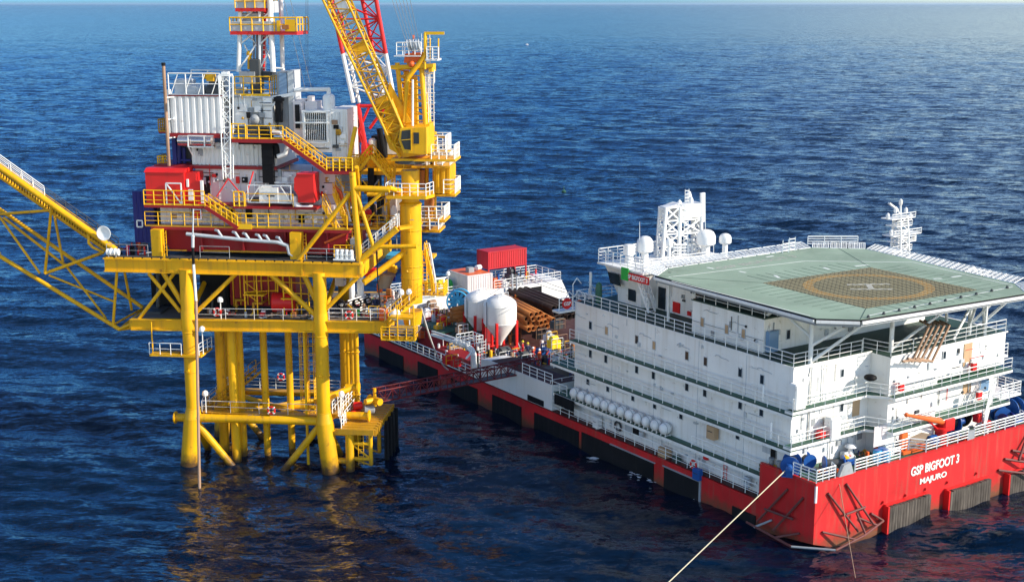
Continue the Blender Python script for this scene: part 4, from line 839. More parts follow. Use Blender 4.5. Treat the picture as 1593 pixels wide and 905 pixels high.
# red and white lattice boom behind
rb_ = thing(P, 'red_white_boom', 'red and white banded lattice crane boom leaning left behind the yellow boom', 'crane boom', (5,8,26))
def seg(pts, col, nm):
    mb = MB()
    for a_, b_, r_ in pts: mb.tube(P.q(*a_[:2], y=a_[2]), P.q(*b_[:2], y=b_[2]), r_, n=10)
    return part(nm, mb, col, rb_)
def along(T, X0, X1): return X0+(X1-X0)*T
L0, L1 = (502,-60), (553,175); Rr0, Rr1 = (574,-60), (614,160); M0, M1 = (550,-60), (596,150)
def ch(c0, c1, Y, yy): T = (Y-c0[1])/(c1[1]-c0[1]); return (c0[0]+(c1[0]-c0[0])*T, Y, yy)
YA = 8.0; YB_ = 9.4
def chords(Ya, Yb): return [(ch(L0,L1,Ya,YA), ch(L0,L1,Yb,YA), .2), ((ch(L0,L1,Ya,YB_)[0]+9,Ya,YB_),(ch(L0,L1,Yb,YB_)[0]+9,Yb,YB_),.18), (ch(Rr0,Rr1,Ya,YA), ch(Rr0,Rr1,Yb,YA), .2), (ch(M0,M1,Ya,YB_), ch(M0,M1,Yb,YB_), .18)]
def webs(Ya, Yb, st):
    o = []; Y = Ya; k = 0
    while Y < Yb-2:
        Y2 = min(Y+st, Yb); a, b = ch(L0,L1,Y,YA), ch(Rr0,Rr1,Y2,YA)
        c, e = ch(M0,M1,Y,YB_), ch(Rr0,Rr1,Y2,YA)
        if k % 2: a, b = ch(Rr0,Rr1,Y,YA), ch(L0,L1,Y2,YA); c, e = ch(Rr0,Rr1,Y,YA), ch(M0,M1,Y2,YB_)
        o += [(a, b, .09), (c, e, .07), (ch(L0,L1,Y,YA), ch(Rr0,Rr1,Y,YA), .09)]
        if Y+st/2 < Yb: o += [(ch(Rr0,Rr1,Y,YA), ch(M0,M1,Y+st/2,YB_), .06), (ch(M0,M1,Y+st/2,YB_), ch(Rr0,Rr1,Y2,YA), .06), (ch(L0,L1,Y,YA),(ch(L0,L1,Y+st/2,YB_)[0]+9,Y+st/2,YB_),.06), ((ch(L0,L1,Y+st/2,YB_)[0]+9,Y+st/2,YB_),ch(L0,L1,Y2,YA),.06)]
        Y = Y2; k += 1
    return o
seg(chords(-60,84)+webs(-60,84,30), RED, 'red_section')
seg(chords(84,160)+webs(84,160,25), WHC, 'white_section')
m = MB()
for a_, b_, r_ in (((557,162),(571,240),.2), ((553,175),(551,236),.18), ((560,165),(590,165),.16), ((590,165),(614,158),.15), ((575,200),(598,168),.14), ((551,220),(575,165),.12), ((571,240),(556,200),.12)): m.tube(p(*a_, 7.6), p(*b_, 7.6), r_, n=10)
bx(m, 551,560,186,222,7.8,9); bx(m, 562,580,225,244,7.6,9); part('boom_foot', m, RED, rb_)
m = MB(); bx(m, 536,545,194,214,6.8,8.2); solo(P, 'orange_motor', m, ORG, 'orange motor housing right of the white bright cabinet', 'motor')
m = MB(); bx(m, 578,600,212,246,8.2,10); m.tube(p(590,200,7.8),p(598,242,7.8),.3,n=10); bx(m,586,594,172,186,8,9); solo(P, 'black_winch_block', m, BLK, 'black winch block between the red boom foot and the yellow crane house', 'winch')
# brownish machinery deck between cabinet and crane
md = thing(P, 'machinery_deck', 'mid-height yellow machinery deck with stair, pipes and tanks behind the tall yellow strut', 'deck module', (4,8,24))
m = MB(); a_, b_ = p(505,266,5.5), p(628,262,5.5); m.box(a_.x,b_.x+.8,5.5,11,a_.z-.3,a_.z); a2, b2 = p(500,352,4), p(645,352,4); m.box(a2.x,b2.x,4,11,a2.z-.25,a2.z)
for X_, y_ in ((512,5.6),(560,6),(604,5.6),(628,6)):
    c_ = p(X_,300,y_); m.tube((c_.x,y_,20.2),(c_.x,y_,a_.z),.14,n=8)
part('deck_frame', m, YEL, md)
m = MB(); m.rail([(a_.x,5.5,a_.z),(b_.x,5.5,a_.z)], 1.1, .8, .045, k=2); m.rail([(a2.x,4.1,a2.z),(b2.x,4.1,a2.z)],1.1,.9,.04); m.stairs(p(578,242,4.6), p(612,282,4.6), .9, YV, r=.05); m.stairs(p(578,242,4.6), p(558,266,4.6), .9, YV, r=.05)
m.stairs(p(504,318,2.4), p(548,402,2.4), .9, YV, r=.045); m.stairs(p(540,350,3), p(520,300,3), .8, YV, r=.04); m.ladder(p(528,352,3.5), 4.5, XV, .5, .04); m.rail([p(520,400,1.2),p(558,400,1.2),p(558,400,5)],1.1,.6,.04,k=3); part('yellow_stair', m, YRL, md)
m = MB(); bx(m, 552,560,260,268,5.2,8); m.cut(); bx(m, 572,586,268,300,5.8,8); m.tube(p(577,345,5),p(577,262,5),.3,n=12); m.cut(); bx(m,560,576,285,296,7,9); m.cut(); bx(m,586,592,305,345,6,8); m.cut(); bx(m,512,530,392,400,2.0,3.2); part('dark_equipment', m, BLK, md)
m = MB(); bx(m, 599,616,306,350,6.2,8); m.cut(); bx(m,588,600,320,352,6.5,8.4); part('pink_panel', m, PNK, md)
m = MB(); bx(m, 616,626,300,338,6.4,8); m.cut(); m.lathe(p(613,350,5),[(.3,0),(.3,1.6),(.05,1.9)],12); m.cut(); bx(m, 599,626,215,240,9,11); m.cut(); m.lathe(p(580,238,8),[(.4,0),(.4,1.2),(.2,1.4)],12); m.cut(); m.path([p(510,268,4),p(522,274,4),p(532,290,4),p(538,320,4),p(545,345,4)],.14,8); part('white_tank', m, WHC, md)
m = MB(); bx(m,515,526,300,322,4.4,6); m.path([p(520,290,3.4),p(530,300,3.4),p(534,322,3.4)],.18,8); m.tube(p(545,305,4),p(560,350,4),.16,n=8); bx(m,508,518,350,372,2.6,3.6); m.tube(p(505,378,1.4),p(540,362,1.4),.13,n=8); m.lathe(p(575,303,5),[(.3,0),(.3,.5),(.1,.6)],10); part('orange_fittings', m, ORG, md)
m = MB()
for k in range(8): m.tube(p(584+k*5,300,6),p(584+k*5,275+(k % 3)*7,6),.09,n=6)
for k in range(4): m.beam(p(585,302+k*12,5.4),p(597,296+k*12,5.4),.08)
m.cut(); bx(m, 540,558,334,352,5.5,7); m.cut(); bx(m,566,585,282,302,6.5,7); m.cut(); m.extr([p(606,300,5),p(612,262,5),p(616,262,5),p(612,300,5)],(0,.2,0)); m.box(a_.x,b_.x,9,11,a_.z,a_.z+1.2); part('yellow_pipework', m, YEL, md)
m = MB(); bx(m, 545,556,372,402,1.6,3); m.cut(); bx(m,512,545,382,402,3.4,5); m.cut(); m.path([p(570,366,3),p(586,362,3),p(590,380,3)],.2,8); m.cut(); bx(m,480,500,352,398,3.4,5); part('grey_pump', m, GRY, md)
# outer gallery tower behind the crane column
gt = thing(P, 'gallery_tower', 'tower of railed galleries sticking out behind the crane column over the water', 'deck tower', (10,9,19))
m = MB()
for X0, X1, Y, yy in ((640,694,237,8),(640,700,258,8),(648,708,302,8),(640,692,342,8),(640,684,358,8)):
    m.cut(); a_, b_ = p(X0,Y,yy), p(X1,Y,yy); m.box(a_.x,b_.x,yy,yy+3.2,a_.z-.2,a_.z)
m.beam(p(672,210,8),p(692,213,8),.2,.25); part('gallery_floor', m, YEL, gt)
m = MB()
for X0, X1, Y, yy, h in ((668,693,236,7.9,1.5),(664,700,257,7.9,1.2),(690,708,301,7.9,1.3),(655,691,341,7.9,1.2),(655,682,357,7.9,1.1)):
    m.cut(); a_, b_ = p(X0,Y,yy), p(X1,Y,yy); m.rail([a_,b_,b_+V(0,3,0)], h, .75, .05); m.rail([a_+V(0,3,0),b_+V(0,3,0)], h, .75, .04)
part('gallery_railing', m, WRL, gt)
m = MB(); m.tube(p(676,205,9),p(676,345,9),.2,n=10); m.tube(p(664,205,9.4),p(664,360,9.4),.2,n=10); bx(m,660,680,240,252,9.6,11); m.tube(p(650,262,8.6),p(650,300,8.6),.2,n=8); bx(m,661,672,318,342,9.8,10.6); part('gallery_post', m, YEL, gt)
m = MB(); bx(m, 660,671,302,330,8.4,10); m.tube(p(674,306,8.2),p(672,320,8.2),.2,n=8); bx(m,652,660,265,292,8.8,10); part('rust_red_tank', m, PIP, gt)
m = MB(); bx(m, 656,668,246,256,8.6,10.4); m.cut(); bx(m,676,688,240,256,9,10.8); m.cut(); bx(m,672,695,262,266,8.6,11); part('white_locker', m, WHC, gt)
yc = thing(P, 'yellow_container', 'yellow corrugated container on the outer gallery behind the crane column', 'container', p(688,302,8.2)); m = MB(); _, (xa,xb,zb,zt) = bx(m, 675,701,261,301,8.3,11.4); m.corr((xa,8.28,0),(xb,8.28,0),zb,zt,(0,-1,0),.42,.08); part('shell', m, YEL, yc)
# right rear stair at the ship side
ys = thing(P, 'tall_stair', 'tall yellow caged stair on the far side of the crane column foot above the ship', 'stair tower', (9.5,5,14)); m = MB()
a_ = p(661,458,4.5); m.box(a_.x-.6,a_.x+1.9,4.5,6.5,a_.z-.1,a_.z); m.stairs(p(676,452,4.6),p(662,392,4.6),.9,YV,r=.05); m.ladder(p(660,456,4.4),4.2,XV,.6,.05,cage=(0,-1,0)); m.rail([a_+V(-.5,0,0),a_+V(1.8,0,0),a_+V(1.8,1.9,0)],1.1,.6,.05,k=3); m.box(a_.x+.1,a_.x+.9,4.5,6,p(661,402,4.5).z,p(661,398,4.5).z); part('stair_frame', m, YRL, ys)
part('stair_rail', MB().rail([p(660,400,4.5),p(668,398,4.5),p(678,455,4.5)],1.2,1,.05), WRL, ys)
# ---------------- equipment on the lower deck of the platform
def vessel(c, r, L, mat, name, lab, cat, ax=(1,0,0)):
    mb = MB().lathe(c, [(r*.15,-.12*L),(r*.6,-.09*L),(r*.93,-.04*L),(r,0),(r,L),(r*.93,L*1.04),(r*.6,L*1.09),(r*.15,L*1.12)], 20, ax)
    return solo(P, name, mb, mat, lab, cat)
vs_ = vessel(p(425,470,2.4), .95, 1.9, RED, 'red_vessel', 'glossy red vessel on the lower deck left of the right leg', 'vessel', (1,0.2,0))
t = thing(P, 'red_process_module', 'dark red box module hung under the upper deck above the red vessel', 'process module', (-5,4,14.3)); m = MB(); bx(m, 358,460,428,476,3.9,8); part('red_wall', m, RDK, t)
m = MB()
for k in range(9): bx(m, 362+k*11,363.4+k*11,428,474,3.75,3.88)
part('yellow_stiffener', m, YRL, t)
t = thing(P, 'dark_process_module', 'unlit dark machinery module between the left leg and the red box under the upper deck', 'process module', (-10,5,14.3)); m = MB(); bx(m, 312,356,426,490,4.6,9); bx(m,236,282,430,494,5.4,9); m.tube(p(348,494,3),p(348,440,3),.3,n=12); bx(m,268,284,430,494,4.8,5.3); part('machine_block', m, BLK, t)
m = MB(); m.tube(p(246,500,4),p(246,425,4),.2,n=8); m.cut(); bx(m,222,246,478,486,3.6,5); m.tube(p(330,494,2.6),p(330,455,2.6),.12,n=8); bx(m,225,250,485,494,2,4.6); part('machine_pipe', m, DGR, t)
for X_, Y_, y_, h_, r_, lab in ((548,472,3,2.6,.28,'first white vertical bottle left of the wooden crate on the lower deck'), (561,462,3.4,2.4,.34,'thicker white vertical bottle nearer the crane column on the lower deck')):
    c_ = p(X_,Y_,y_); t = thing(P, 'white_bottle', lab, 'gas bottle', c_, 'white bottles on the lower deck'); part('body', MB().lathe(c_, [(r_,0),(r_,h_*.75),(r_*.5,h_*.9),(r_*.5,h_)], 16), WHC, t); part('cap', MB().ball(c_+V(0,0,h_), r_*.5), RED, t)
t = thing(P, 'blue_cabin', 'blue cabin with a dark open door behind the crane column on the lower deck', 'cabin', p(616,440,6)); m = MB(); bx(m, 602,626,402,438,6.5,8.6); part('shell', m, BLU, t); m = MB(); bx(m,604,615,406,438,6.35,6.49); part('door', m, NVY, t); m = MB(); bx(m,600,627,398,403,6.3,8.8); part('roof', m, LBL, t)
t = thing(P, 'tipped_basket', 'brown wire basket tipped on its side beside the blue cabin door', 'basket', p(600,445,4)); c_ = p(600,437,3.6); m = MB().lathe(c_, [(.55,-.7),(.75,.7)], 14, (.3,0,1)); part('basket', m, TAN, t); part('rim', MB().ring(c_+V(.2,0,.7),.75,.05,(.3,0,1)), MRB, t)
# pipe bundle, hoses, racks at the right half of the lower deck
def coil(c, R, lab, mat=BLK):
    mb = MB()
    for k in range(4): mb.ring(V(*c)+V(0,.12*k,.05), R-.02*k, .07, (0,1,.15), 20, 6)
    return solo(P, 'hose_coil', mb, mat, lab, 'hose coil', None, 'black hose coils on the lower deck')
coil(p(529,474,.9), .42, 'black hose coil standing right beside the right leg')
coil(p(555,473,.9), .40, 'black hose coil standing in front of the white pipe rack')
coil(p(572,470,1.6), .36, 'black hose coil right of the white pipe rack')
t = thing(P, 'pipe_rack', 'rack of white pipes lying at a slant on the lower deck', 'pipe rack', p(556,485,1.8)); m = MB()
for k in range(9): q0 = p(541+k*2.6,468+k*3.4,1.8+.0*k); m.tube(q0, q0+V(1.35,1.6,.25), .07, n=8)
part('pipes', m, WHC, t); part('cradle', MB().beam(p(541,473,1.7),p(565,500,1.7),.1,.12).beam(p(553,463,3),p(577,488,3),.1,.12), YRL, t)
t = thing(P, 'orange_drum', 'orange drum at the deck edge below the right end of the lower deck rail', 'drum', p(597,496,.5)); c_ = p(597,497,.5); part('drum_body', MB().lathe(c_, [(.42,0),(.45,.05),(.42,.5),(.45,.55),(.42,1.0),(.38,1.05)], 18), ORG, t)
t = thing(P, 'white_dome', 'shiny white dome beside the orange drum on the platform corner', 'dome', p(615,498,-.3)); c_ = p(615,497,-.3); part('shell', MB().lathe(c_, [(.3,0),(.48,.25),(.5,.6),(.4,.85),(.15,1.0)], 18), WHC, t)
for X_, Y_, y_, w_, h_, mt, nm, lab in ((546,495,1.2,.5,.5,DGR,'valve_block','small grey valve block at the rail right of the right leg'), (585,490,1.4,.7,.8,GRY,'pump_unit','grey pump unit left of the orange drum'), (609,425,5.6,.8,.9,YEL,'yellow_winch','small yellow winch left of the crane column top of the lower deck'),
        (528,445,4.4,.9,1.2,PNK,'control_panel','pale control panel behind the right leg on the lower deck'), (575,430,5.2,1.0,1.0,RED,'red_pump','red pump behind the white bottles'), (590,455,4.2,.5,1.2,ORG,'orange_valve','orange valve column near the tipped basket'), (540,433,6.5,1.3,1.4,TAN,'wooden_crate','brown crate at the back of the lower deck')):
    c_ = p(X_,Y_,y_); t = thing(P, nm, lab, nm.replace('_',' '), c_); part('body', MB().bev(c_.x-w_/2,c_.x+w_/2,y_,y_+w_,c_.z,c_.z+h_*.7,.05), mt, t); part('top_flange', MB().lathe(V(c_.x,y_+w_/2,c_.z+h_*.7), [(w_*.3,0),(w_*.34,.05),(w_*.2,h_*.25),(w_*.1,h_*.3)], 12).tube((c_.x-w_*.4,y_+.1,c_.z+h_*.5),(c_.x+w_*.8,y_+.1,c_.z+h_*.5),.05,n=6), mt, t)
for k in range(3):
    a_ = p(604+k*6,470-k*1,2.2+k*.35); solo(P, 'loose_pipe', MB().tube(a_, a_+V(1.2,2.2,.05), .08, n=8), (GRY,WHC,MRB)[k], ('grey','white','rusty brown')[k]+' pipe lying loose on the lower deck floor toward the crane column', 'pipe')
# hose hanging from the crane area down to the ship
m = MB(); pts = [p(585,372,1),p(586,400,.6),p(588,440,.5),p(592,478,.4)]; m.path(pts, .06, 6); solo(P, 'black_hose', m, BLK, 'thin black hose hanging from the inclined walkway to the lower deck', 'hose')
# ============================================================ THE BARGE
def s(X, Y, **k): return S.q(X, Y, **k)
SX, SY = 28.5, 77.0
ship = thing(S, 'accommodation_barge', 'long red and white barge with stacked cabins and a green helideck', 'ship', (14,35,0))
m = MB()
hb = [(0,-.35,3.6),(3.0,-.9,0),(3.0,-5,0)]
# aft full-height block with cut-up corners at the bottom
m.add([(0,0,-.2),(2.4,0,-1.0),(SX-2.4,0,-1.0),(SX,0,-.2),(SX,0,4.8),(0,0,4.8),
       (0,6.2,-1.1),(0,6.2,4.8),(SX,6.2,-1.1),(SX,6.2,4.8),(2.4,.6,-5),(SX-2.4,.6,-5),(0,6.2,-5),(SX,6.2,-5)],
      [(0,1,2,3,4,5),(0,5,7,6),(4,3,8,9),(1,10,11,2),(0,6,12,10,1),(3,2,11,13,8)])
m.box(0,SX,6.2,76,-5,1.55); m.box(.9,SX,6.25,75,1.56,1.62)
part('hull', m, HULL, ship)
hull = [o for o in kids(ship)][0]
m = MB(); m.box(.03,.28,.03,6.2,4.8,4.9); m.box(.28,SX,.03,.25,4.8,4.9)
m.box(-.04,.06,6.3,75,1.4,1.56)
for X_ in (1341,1375,1410,1441,1475,1520): 
    c_ = s(X_, 760-.24*(X_-1375)-22, y=0); m.extr([(c_.x-.12,-.0,1.55),(c_.x+.12,-.0,1.55),(c_.x,-.0,1.75)],(0,-.2,0))
part('rubbing_strake', m, HULL, hull)
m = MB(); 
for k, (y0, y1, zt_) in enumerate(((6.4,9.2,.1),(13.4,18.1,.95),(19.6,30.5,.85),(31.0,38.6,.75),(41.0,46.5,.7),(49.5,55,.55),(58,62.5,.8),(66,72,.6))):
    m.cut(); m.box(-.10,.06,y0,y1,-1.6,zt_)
part('recess_shade_panel', m, BLK, hull)  # flat black panels on the hull side stand in for shaded recesses
m = MB()
m.box(-.14,.04,13.2,18.3,.96,1.06); m.box(-.14,.04,13.2,13.38,-1.2,.95); m.box(-.14,.04,19.4,26,.86,.95); part('recess_edge', m, GRY, hull)
# timber fenders on the stern
for x0, x1, z1 in ((8.35,13.6,1.25),(16.2,21.8,.95),(24.6,28.2,.7)):
    fm = MB(); n = int((x1-x0)/.33)
    for k in range(n):
        w_ = (x1-x0)/n; dz = rnd.uniform(-.05,.05); fm.box(x0+k*w_+.02, x0+(k+1)*w_-.02, -.62, -.3, -2.2, z1+dz)
    part('timber_fender', fm, TIM, ship)
    part('fender_frame', MB().box(x0-.18,x0-.002,-.6,0,-2.2,z1+.1).box(x1+.002,x1+.1,-.4,0,-2.2,z1-.1).box(x0-.1,x1+.05,-.3,-.002,z1+.06,z1+.16), RED, ship)
# tubular guards on the corners of the hull
def guard(pairs, nm='corner_guard', mt=MRB, r=.11):
    mb = MB()
    for a_, b_ in pairs: mb.tube(a_, b_, r, n=8)
    part(nm, mb, mt, ship)
GRD = paint('guard_brown', (.16,.05,.045), .6, .2, .3, .3)
guard([((1.3,-.12,3.9),(4.7,-.5,.0)),((3.4,-.12,4.25),(6.5,-.5,.25)),((3.3,-.35,1.75),(5.5,-.4,1.9)),((1.2,-1.3,-.5),(4.6,-1.2,-.1)),((4.6,-1.2,-.1),(8.0,-.3,.1)),((6.6,-.1,1.0),(8.0,-.3,.1)),((4.5,-.4,1.6),(4.9,-1.1,-.1)),((.9,-.1,.7),(3.6,-1.2,-.2)),((5.2,-.1,.9),(6.9,-.6,.05))], mt=GRD, r=.10)
guard([((-.12,2.9,3.6),(-.5,5.8,-.1)),((-.12,1.2,3.4),(-.5,3.9,-.2)),((-.4,1.9,1.4),(-.5,5.0,1.3)),((-1.2,1.2,-.5),(-.9,6.6,-.3)),((-.1,1.4,.3),(-1.1,3.2,-.45))], mt=GRD, r=.10)
guard([((1.2,-1.3,-.5),(-1.2,1.2,-.5)),((-.1,4.5,.4),(-1,5.6,-.4))], mt=GRY, r=.10)
guard([((27.4,-.1,4.1),(25.6,-.6,2.0)),((23.4,-.1,1.3),(28.4,-1.7,.2)),((24.2,-.1,2.2),(29.4,-1.6,.9)),((25.2,-.1,2.8),(29.8,-1.4,1.6))], mt=GRD, r=.12)
# decks
m = MB(); m.box(.28,SX-.1,.25,6.2,4.55,4.62); m.box(2,SX-.1,6.2,7.8,4.5,4.6); part('stern_deck', m, GRN, ship)
m = MB(); m.box(.06,SX,6.25,76,1.63,1.68); part('main_deck', m, MDK, ship)
# superstructure
WX, WY, WYE = 1.0, 3.9, 33.2
X1, YB = 10.15, 1.75; XE = 25.6
lev = [4.62, 7.0, 10.1, 13.35]
sup = MB()
sup.box(WX, X1, WY, WYE, 4.62, 13.3); sup.box(WX, X1, 5.4, WYE, 1.68, 4.62); sup.box(X1, 16.4, YB, WYE, 4.63, 13.3); sup.box(16.4, XE, 2.75, WYE, 4.63, 13.3); sup.box(16.4,XE,1.8,2.75,10.35,13.3)
part('cabin_block', sup, WHC, ship)
blk = [o for o in kids(ship) if o.name.startswith('cabin_block')][0]
m = MB()
for y in (9.2, 15.1, 21.0, 27.2):
    m.cut()
    for z0, z1 in ((9.8,13.2),(6.7,9.4),(3.8,6.4),(1.8,3.4)): m.box(WX-.02, WX+.05, y, y+.05, z0, z1)
part('weld_seam', m, LGR, blk)
# side galleries (slab + green floor) and railings
gal = [(9.62,33.0,True),(6.62,36.2,True),(3.62,36.2,False)]
m = MB(); g_ = MB(); r_ = MB(); k_ = MB()
for z, ye, stern in gal:
    y0 = WY-.85 if stern else 6.25
    m.box(.18, WX-.01, y0, ye, z-.28, z-.03); g_.box(.24, WX-.012, y0+.05, ye-.05, z-.03, z+.02); k_.box(.19,.22,y0,ye,z-.03,z+.10)
    if ye > 33.3: m.box(WX-.01, 6, WYE+.01, ye, z-.28, z-.03); g_.box(WX, 5.9, WYE+.02, ye-.05, z-.03, z+.02); r_.rail([(.24,ye,z),(6,ye,z)],1.1,1.5,.035)
    if z > 4: r_.rail([(.24,y0,z),(.24,ye,z)], 1.1, 1.42, .034, k=2)
r_.rail([(.24,6.3,3.62),(.24,14.9,3.62)], 1.1, 1.42, .034); r_.rail([(.24,33.4,3.62),(.24,35.9,3.62)],1.1,1.3,.034)
r_.rail([(.06,6.4,1.68),(.06,38.6,1.68)], 1.1, 1.45, .034)
for z in (9.62,6.62):
    m.box(.18, X1-1.2, WY-.86, WY-.01, z+.1, z+.32); g_.box(.2,X1-1.2,WY-.8,WY-.02,z+.325,z+.36)
    m.extr([(X1-1.2,WY-.86,z+.1),(X1-.01,1.6,z+.1),(X1-.01,WY-.01,z+.1),(X1-1.2,WY-.01,z+.1)],(0,0,.22)); g_.extr([(X1-1.15,WY-.8,z+.325),(X1-.02,1.8,z+.325),(X1-.02,WY-.02,z+.325),(X1-1.15,WY-.02,z+.325)],(0,0,.03))
    m.box(X1+.0,XE+.3,YB-.75,YB-.01,z+.1,z+.32); g_.box(X1,XE+.3,YB-.7,YB-.02,z+.325,z+.36); m.box(16.41,XE+.3,YB,2.74,z+.1,z+.32); g_.box(16.42,XE+.3,YB,2.73,z+.325,z+.36)
    r_.rail([(.24,WY-.82,z+.34),(X1-1.2,WY-.82,z+.34),(X1-.1,YB-.7,z+.34),(XE+.2,YB-.7,z+.34)], 1.1, 1.25, .036, k=2)
    k_.box(.2,X1-1.2,WY-.83,WY-.80,z+.34,z+.5); k_.box(X1,XE+.2,YB-.73,YB-.70,z+.34,z+.5)
m.box(.95,X1+.1,WY-.1,WY,13.3,13.42); m.box(WX-.1,WX,WY,WYE,13.28,13.42); m.box(X1,XE+.1,YB-.1,YB,13.3,13.42)
part('gallery_slab', m, WHC, ship); part('gallery_floor', g_, GRN, ship); part('gallery_railing', r_, WRL, ship); part('gallery_toe_plate', k_, DGN, ship)
m = MB(); m.box(WX,X1,WY,WYE,13.302,13.36); m.box(X1,XE,YB,WYE,13.302,13.36); part('top_deck', m, DGN, ship)
m = MB(); m.rail([(XE,YB+.1,13.36),(X1+.1,YB+.1,13.36),(X1-.4,WY+.5,13.36),(X1-1,WY+.1,13.36),(WX+.08,WY+.1,13.36),(WX+.08,WYE-.1,13.36)], 1.1, 1.35, .036, k=2); m.rail([(WX+.08,WYE-.1,13.36),(7,WYE-.1,13.36)], 1.1, 1.35, .036); part('top_railing', m, WRL, ship)
# portholes of the long side (fitted on the photo's wall) and stern
wn = 0
def window(X, Y, x=None, y=None, w=.38, h=.72, mat=GLS, lid=False):
    c_ = S.q(X, Y, x=x, y=y); f_ = MB(); g2 = MB()
    if x is not None: f_.box(x-.045,x+.0,c_.y-w/2-.07,c_.y+w/2+.07,c_.z-h/2-.07,c_.z+h/2+.07); g2.box(x-.06,x-.046,c_.y-w/2,c_.y+w/2,c_.z-h/2,c_.z+h/2)
    else: f_.box(c_.x-w/2-.07,c_.x+w/2+.07,y-.045,y,c_.z-h/2-.07,c_.z+h/2+.07); g2.box(c_.x-w/2,c_.x+w/2,y-.06,y-.046,c_.z-h/2,c_.z+h/2)
    o = part('window_frame', f_, LGR, ship); part('pane', g2, mat, o)
for X, Y in ((919,506),(991,528),(1069,553),(1098,562),(1152,579),(1186,590),
             (919,550),(943,558),(991,574),(1017,583),(1069,601),(1097,610),(1152,629),(1185,640),
             (915,592),(946,603),(985,617),(1019,629),(1060,645),(1148,676)): window(X, Y, x=WX)
for X, Y in ((944,514),(1018,537)): window(X, Y, x=WX, mat=WOD)
for X, Y in ((1188,718),): pass
for X, Y in ((1310,580),(1469,552)): window(X, Y, y=(WY if X < 1341 else YB), w=.3, h=.6)
for X, Y in ((1309,633),(1254,692)): window(X, Y, y=WY, w=.35, h=.7)
def door(X0, X1_, Y0, Y1, x=None, y=None, mat=WOD, nm='door', open_=False):
    a_, b_ = S.q(X0, Y0, x=x, y=y), S.q(X1_, Y1, x=x, y=y); z0, z1 = min(a_.z,b_.z), max(a_.z,b_.z); mb = MB()
    if x is not None: mb.box(x-.05,x-.002,min(a_.y,b_.y),max(a_.y,b_.y),z0,z1)
    else: mb.box(min(a_.x,b_.x),max(a_.x,b_.x),y-.05,y-.002,z0,z1)
    return part(nm, mb, mat, ship)
door(1500,1510,535,567,y=YB+.04); door(1499,1509,588,610,y=2.75); door(1446,1454,603,622,y=2.75); door(1327,1336,618,645,y=WY); door(1524,1537,585,607,y=2.75,mat=BGL,nm='glass_door'); door(1512,1524,536,566,y=YB+.04,mat=WHC)
door(1200,1208,687,713,x=WX,mat=BLK,nm='open_doorway'); door(985,994,655,677,x=WX,mat=BLK,nm='open_doorway'); door(973,983,652,674,x=WX,mat=LGR); door(1187,1198,684,706,x=WX,mat=LGR); door(1360,1378,664,690,y=YB,mat=PNK)
door(1505,1522,588,609,y=2.75,mat=PNK)
# rain eyebrows with curved gutters over the cabins
m = MB()
for X, Y in ((902,491),(953,506),(1003,521),(1062,538),(1122,555),(1188,575)):
    c_ = S.q(X, Y, x=WX); m.cut(); m.path([(WX-.06,c_.y+.7,c_.z-.08),(WX-.10,c_.y+.55,c_.z+.08),(WX-.10,c_.y+.2,c_.z+.1),(WX-.10,c_.y,c_.z-.03),(WX-.08,c_.y-.7,c_.z-.05),(WX-.06,c_.y-1.0,c_.z-.12)], .028, 5)
for X, Y in ((1000,619),(1037,635)): c_ = S.q(X, Y, x=WX); m.box(WX-.2,WX,c_.y-.7,c_.y+.5,c_.z-.05,c_.z+.02)
part('rain_gutter', m, LGR, ship)
# big air intakes on the stern wall, vertical trunks
m = MB(); a_ = s(1352,560,y=3.0); m.ball(s(1354,587,y=2.6),.55,sz=.5); part('black_intake', m, BLK, ship)
m = MB()
for X0, X1_, Y0, Y1, y_ in ((1235,1250,598,633,3.2),(1290,1304,650,680,3.2),(1290,1302,650,662,3.0)):
    a_, b_ = s(X0,Y0,y=y_), s(X1_,Y1,y=y_); m.bev(a_.x,b_.x,y_-.3,y_+.6,b_.z,a_.z,.1)
m.tube((3.0,3.75,13.2),(3.0,3.75,7),.09,n=8); m.tube((4.4,3.75,13.2),(4.4,3.75,9),.06,n=8); m.tube((5.6,3.75,7),(5.6,3.75,4.6),.06,n=8)
m.extr([(1.2,3.88,9.7),(6.4,3.88,9.9),(6.4,3.3,9.75),(1.2,3.3,9.55)],(0,0,.06)); part('white_trunking', m, WHC, ship)
m = MB(); 
m.box(11.6,16.0,YB-.06,YB-.01,10.55,10.7); m.cut(); m.box(18.6,21,2.68,2.74,8.0,8.12); m.cut(); m.box(12,15.6,YB-.06,YB-.01,7.4,7.5); part('wall_fitting', m, GRY, ship)
# exhaust pipes bending over the wall
ex = thing(S, 'exhaust_pipes', 'row of rusty brown exhaust pipes bending down from the top deck over the stern wall', 'exhaust pipes', (14,1,13)); 
for k, (Xa, Xb, Xc) in enumerate(((1461,1432,1412),(1453,1426,1418),(1469,1441,1424),(1446,1420,1404),(1477,1450,1430))):
    m = MB(); m.path([s(Xa+3,503,y=1.6)+V(0,1.2,0), s(Xa,506,y=1.2), s(Xb,562-(k % 2)*2,y=.9), s(Xc,558+(k % 2)*4,y=.9)], .11, 8); part('pipe', m, MRB, ex)
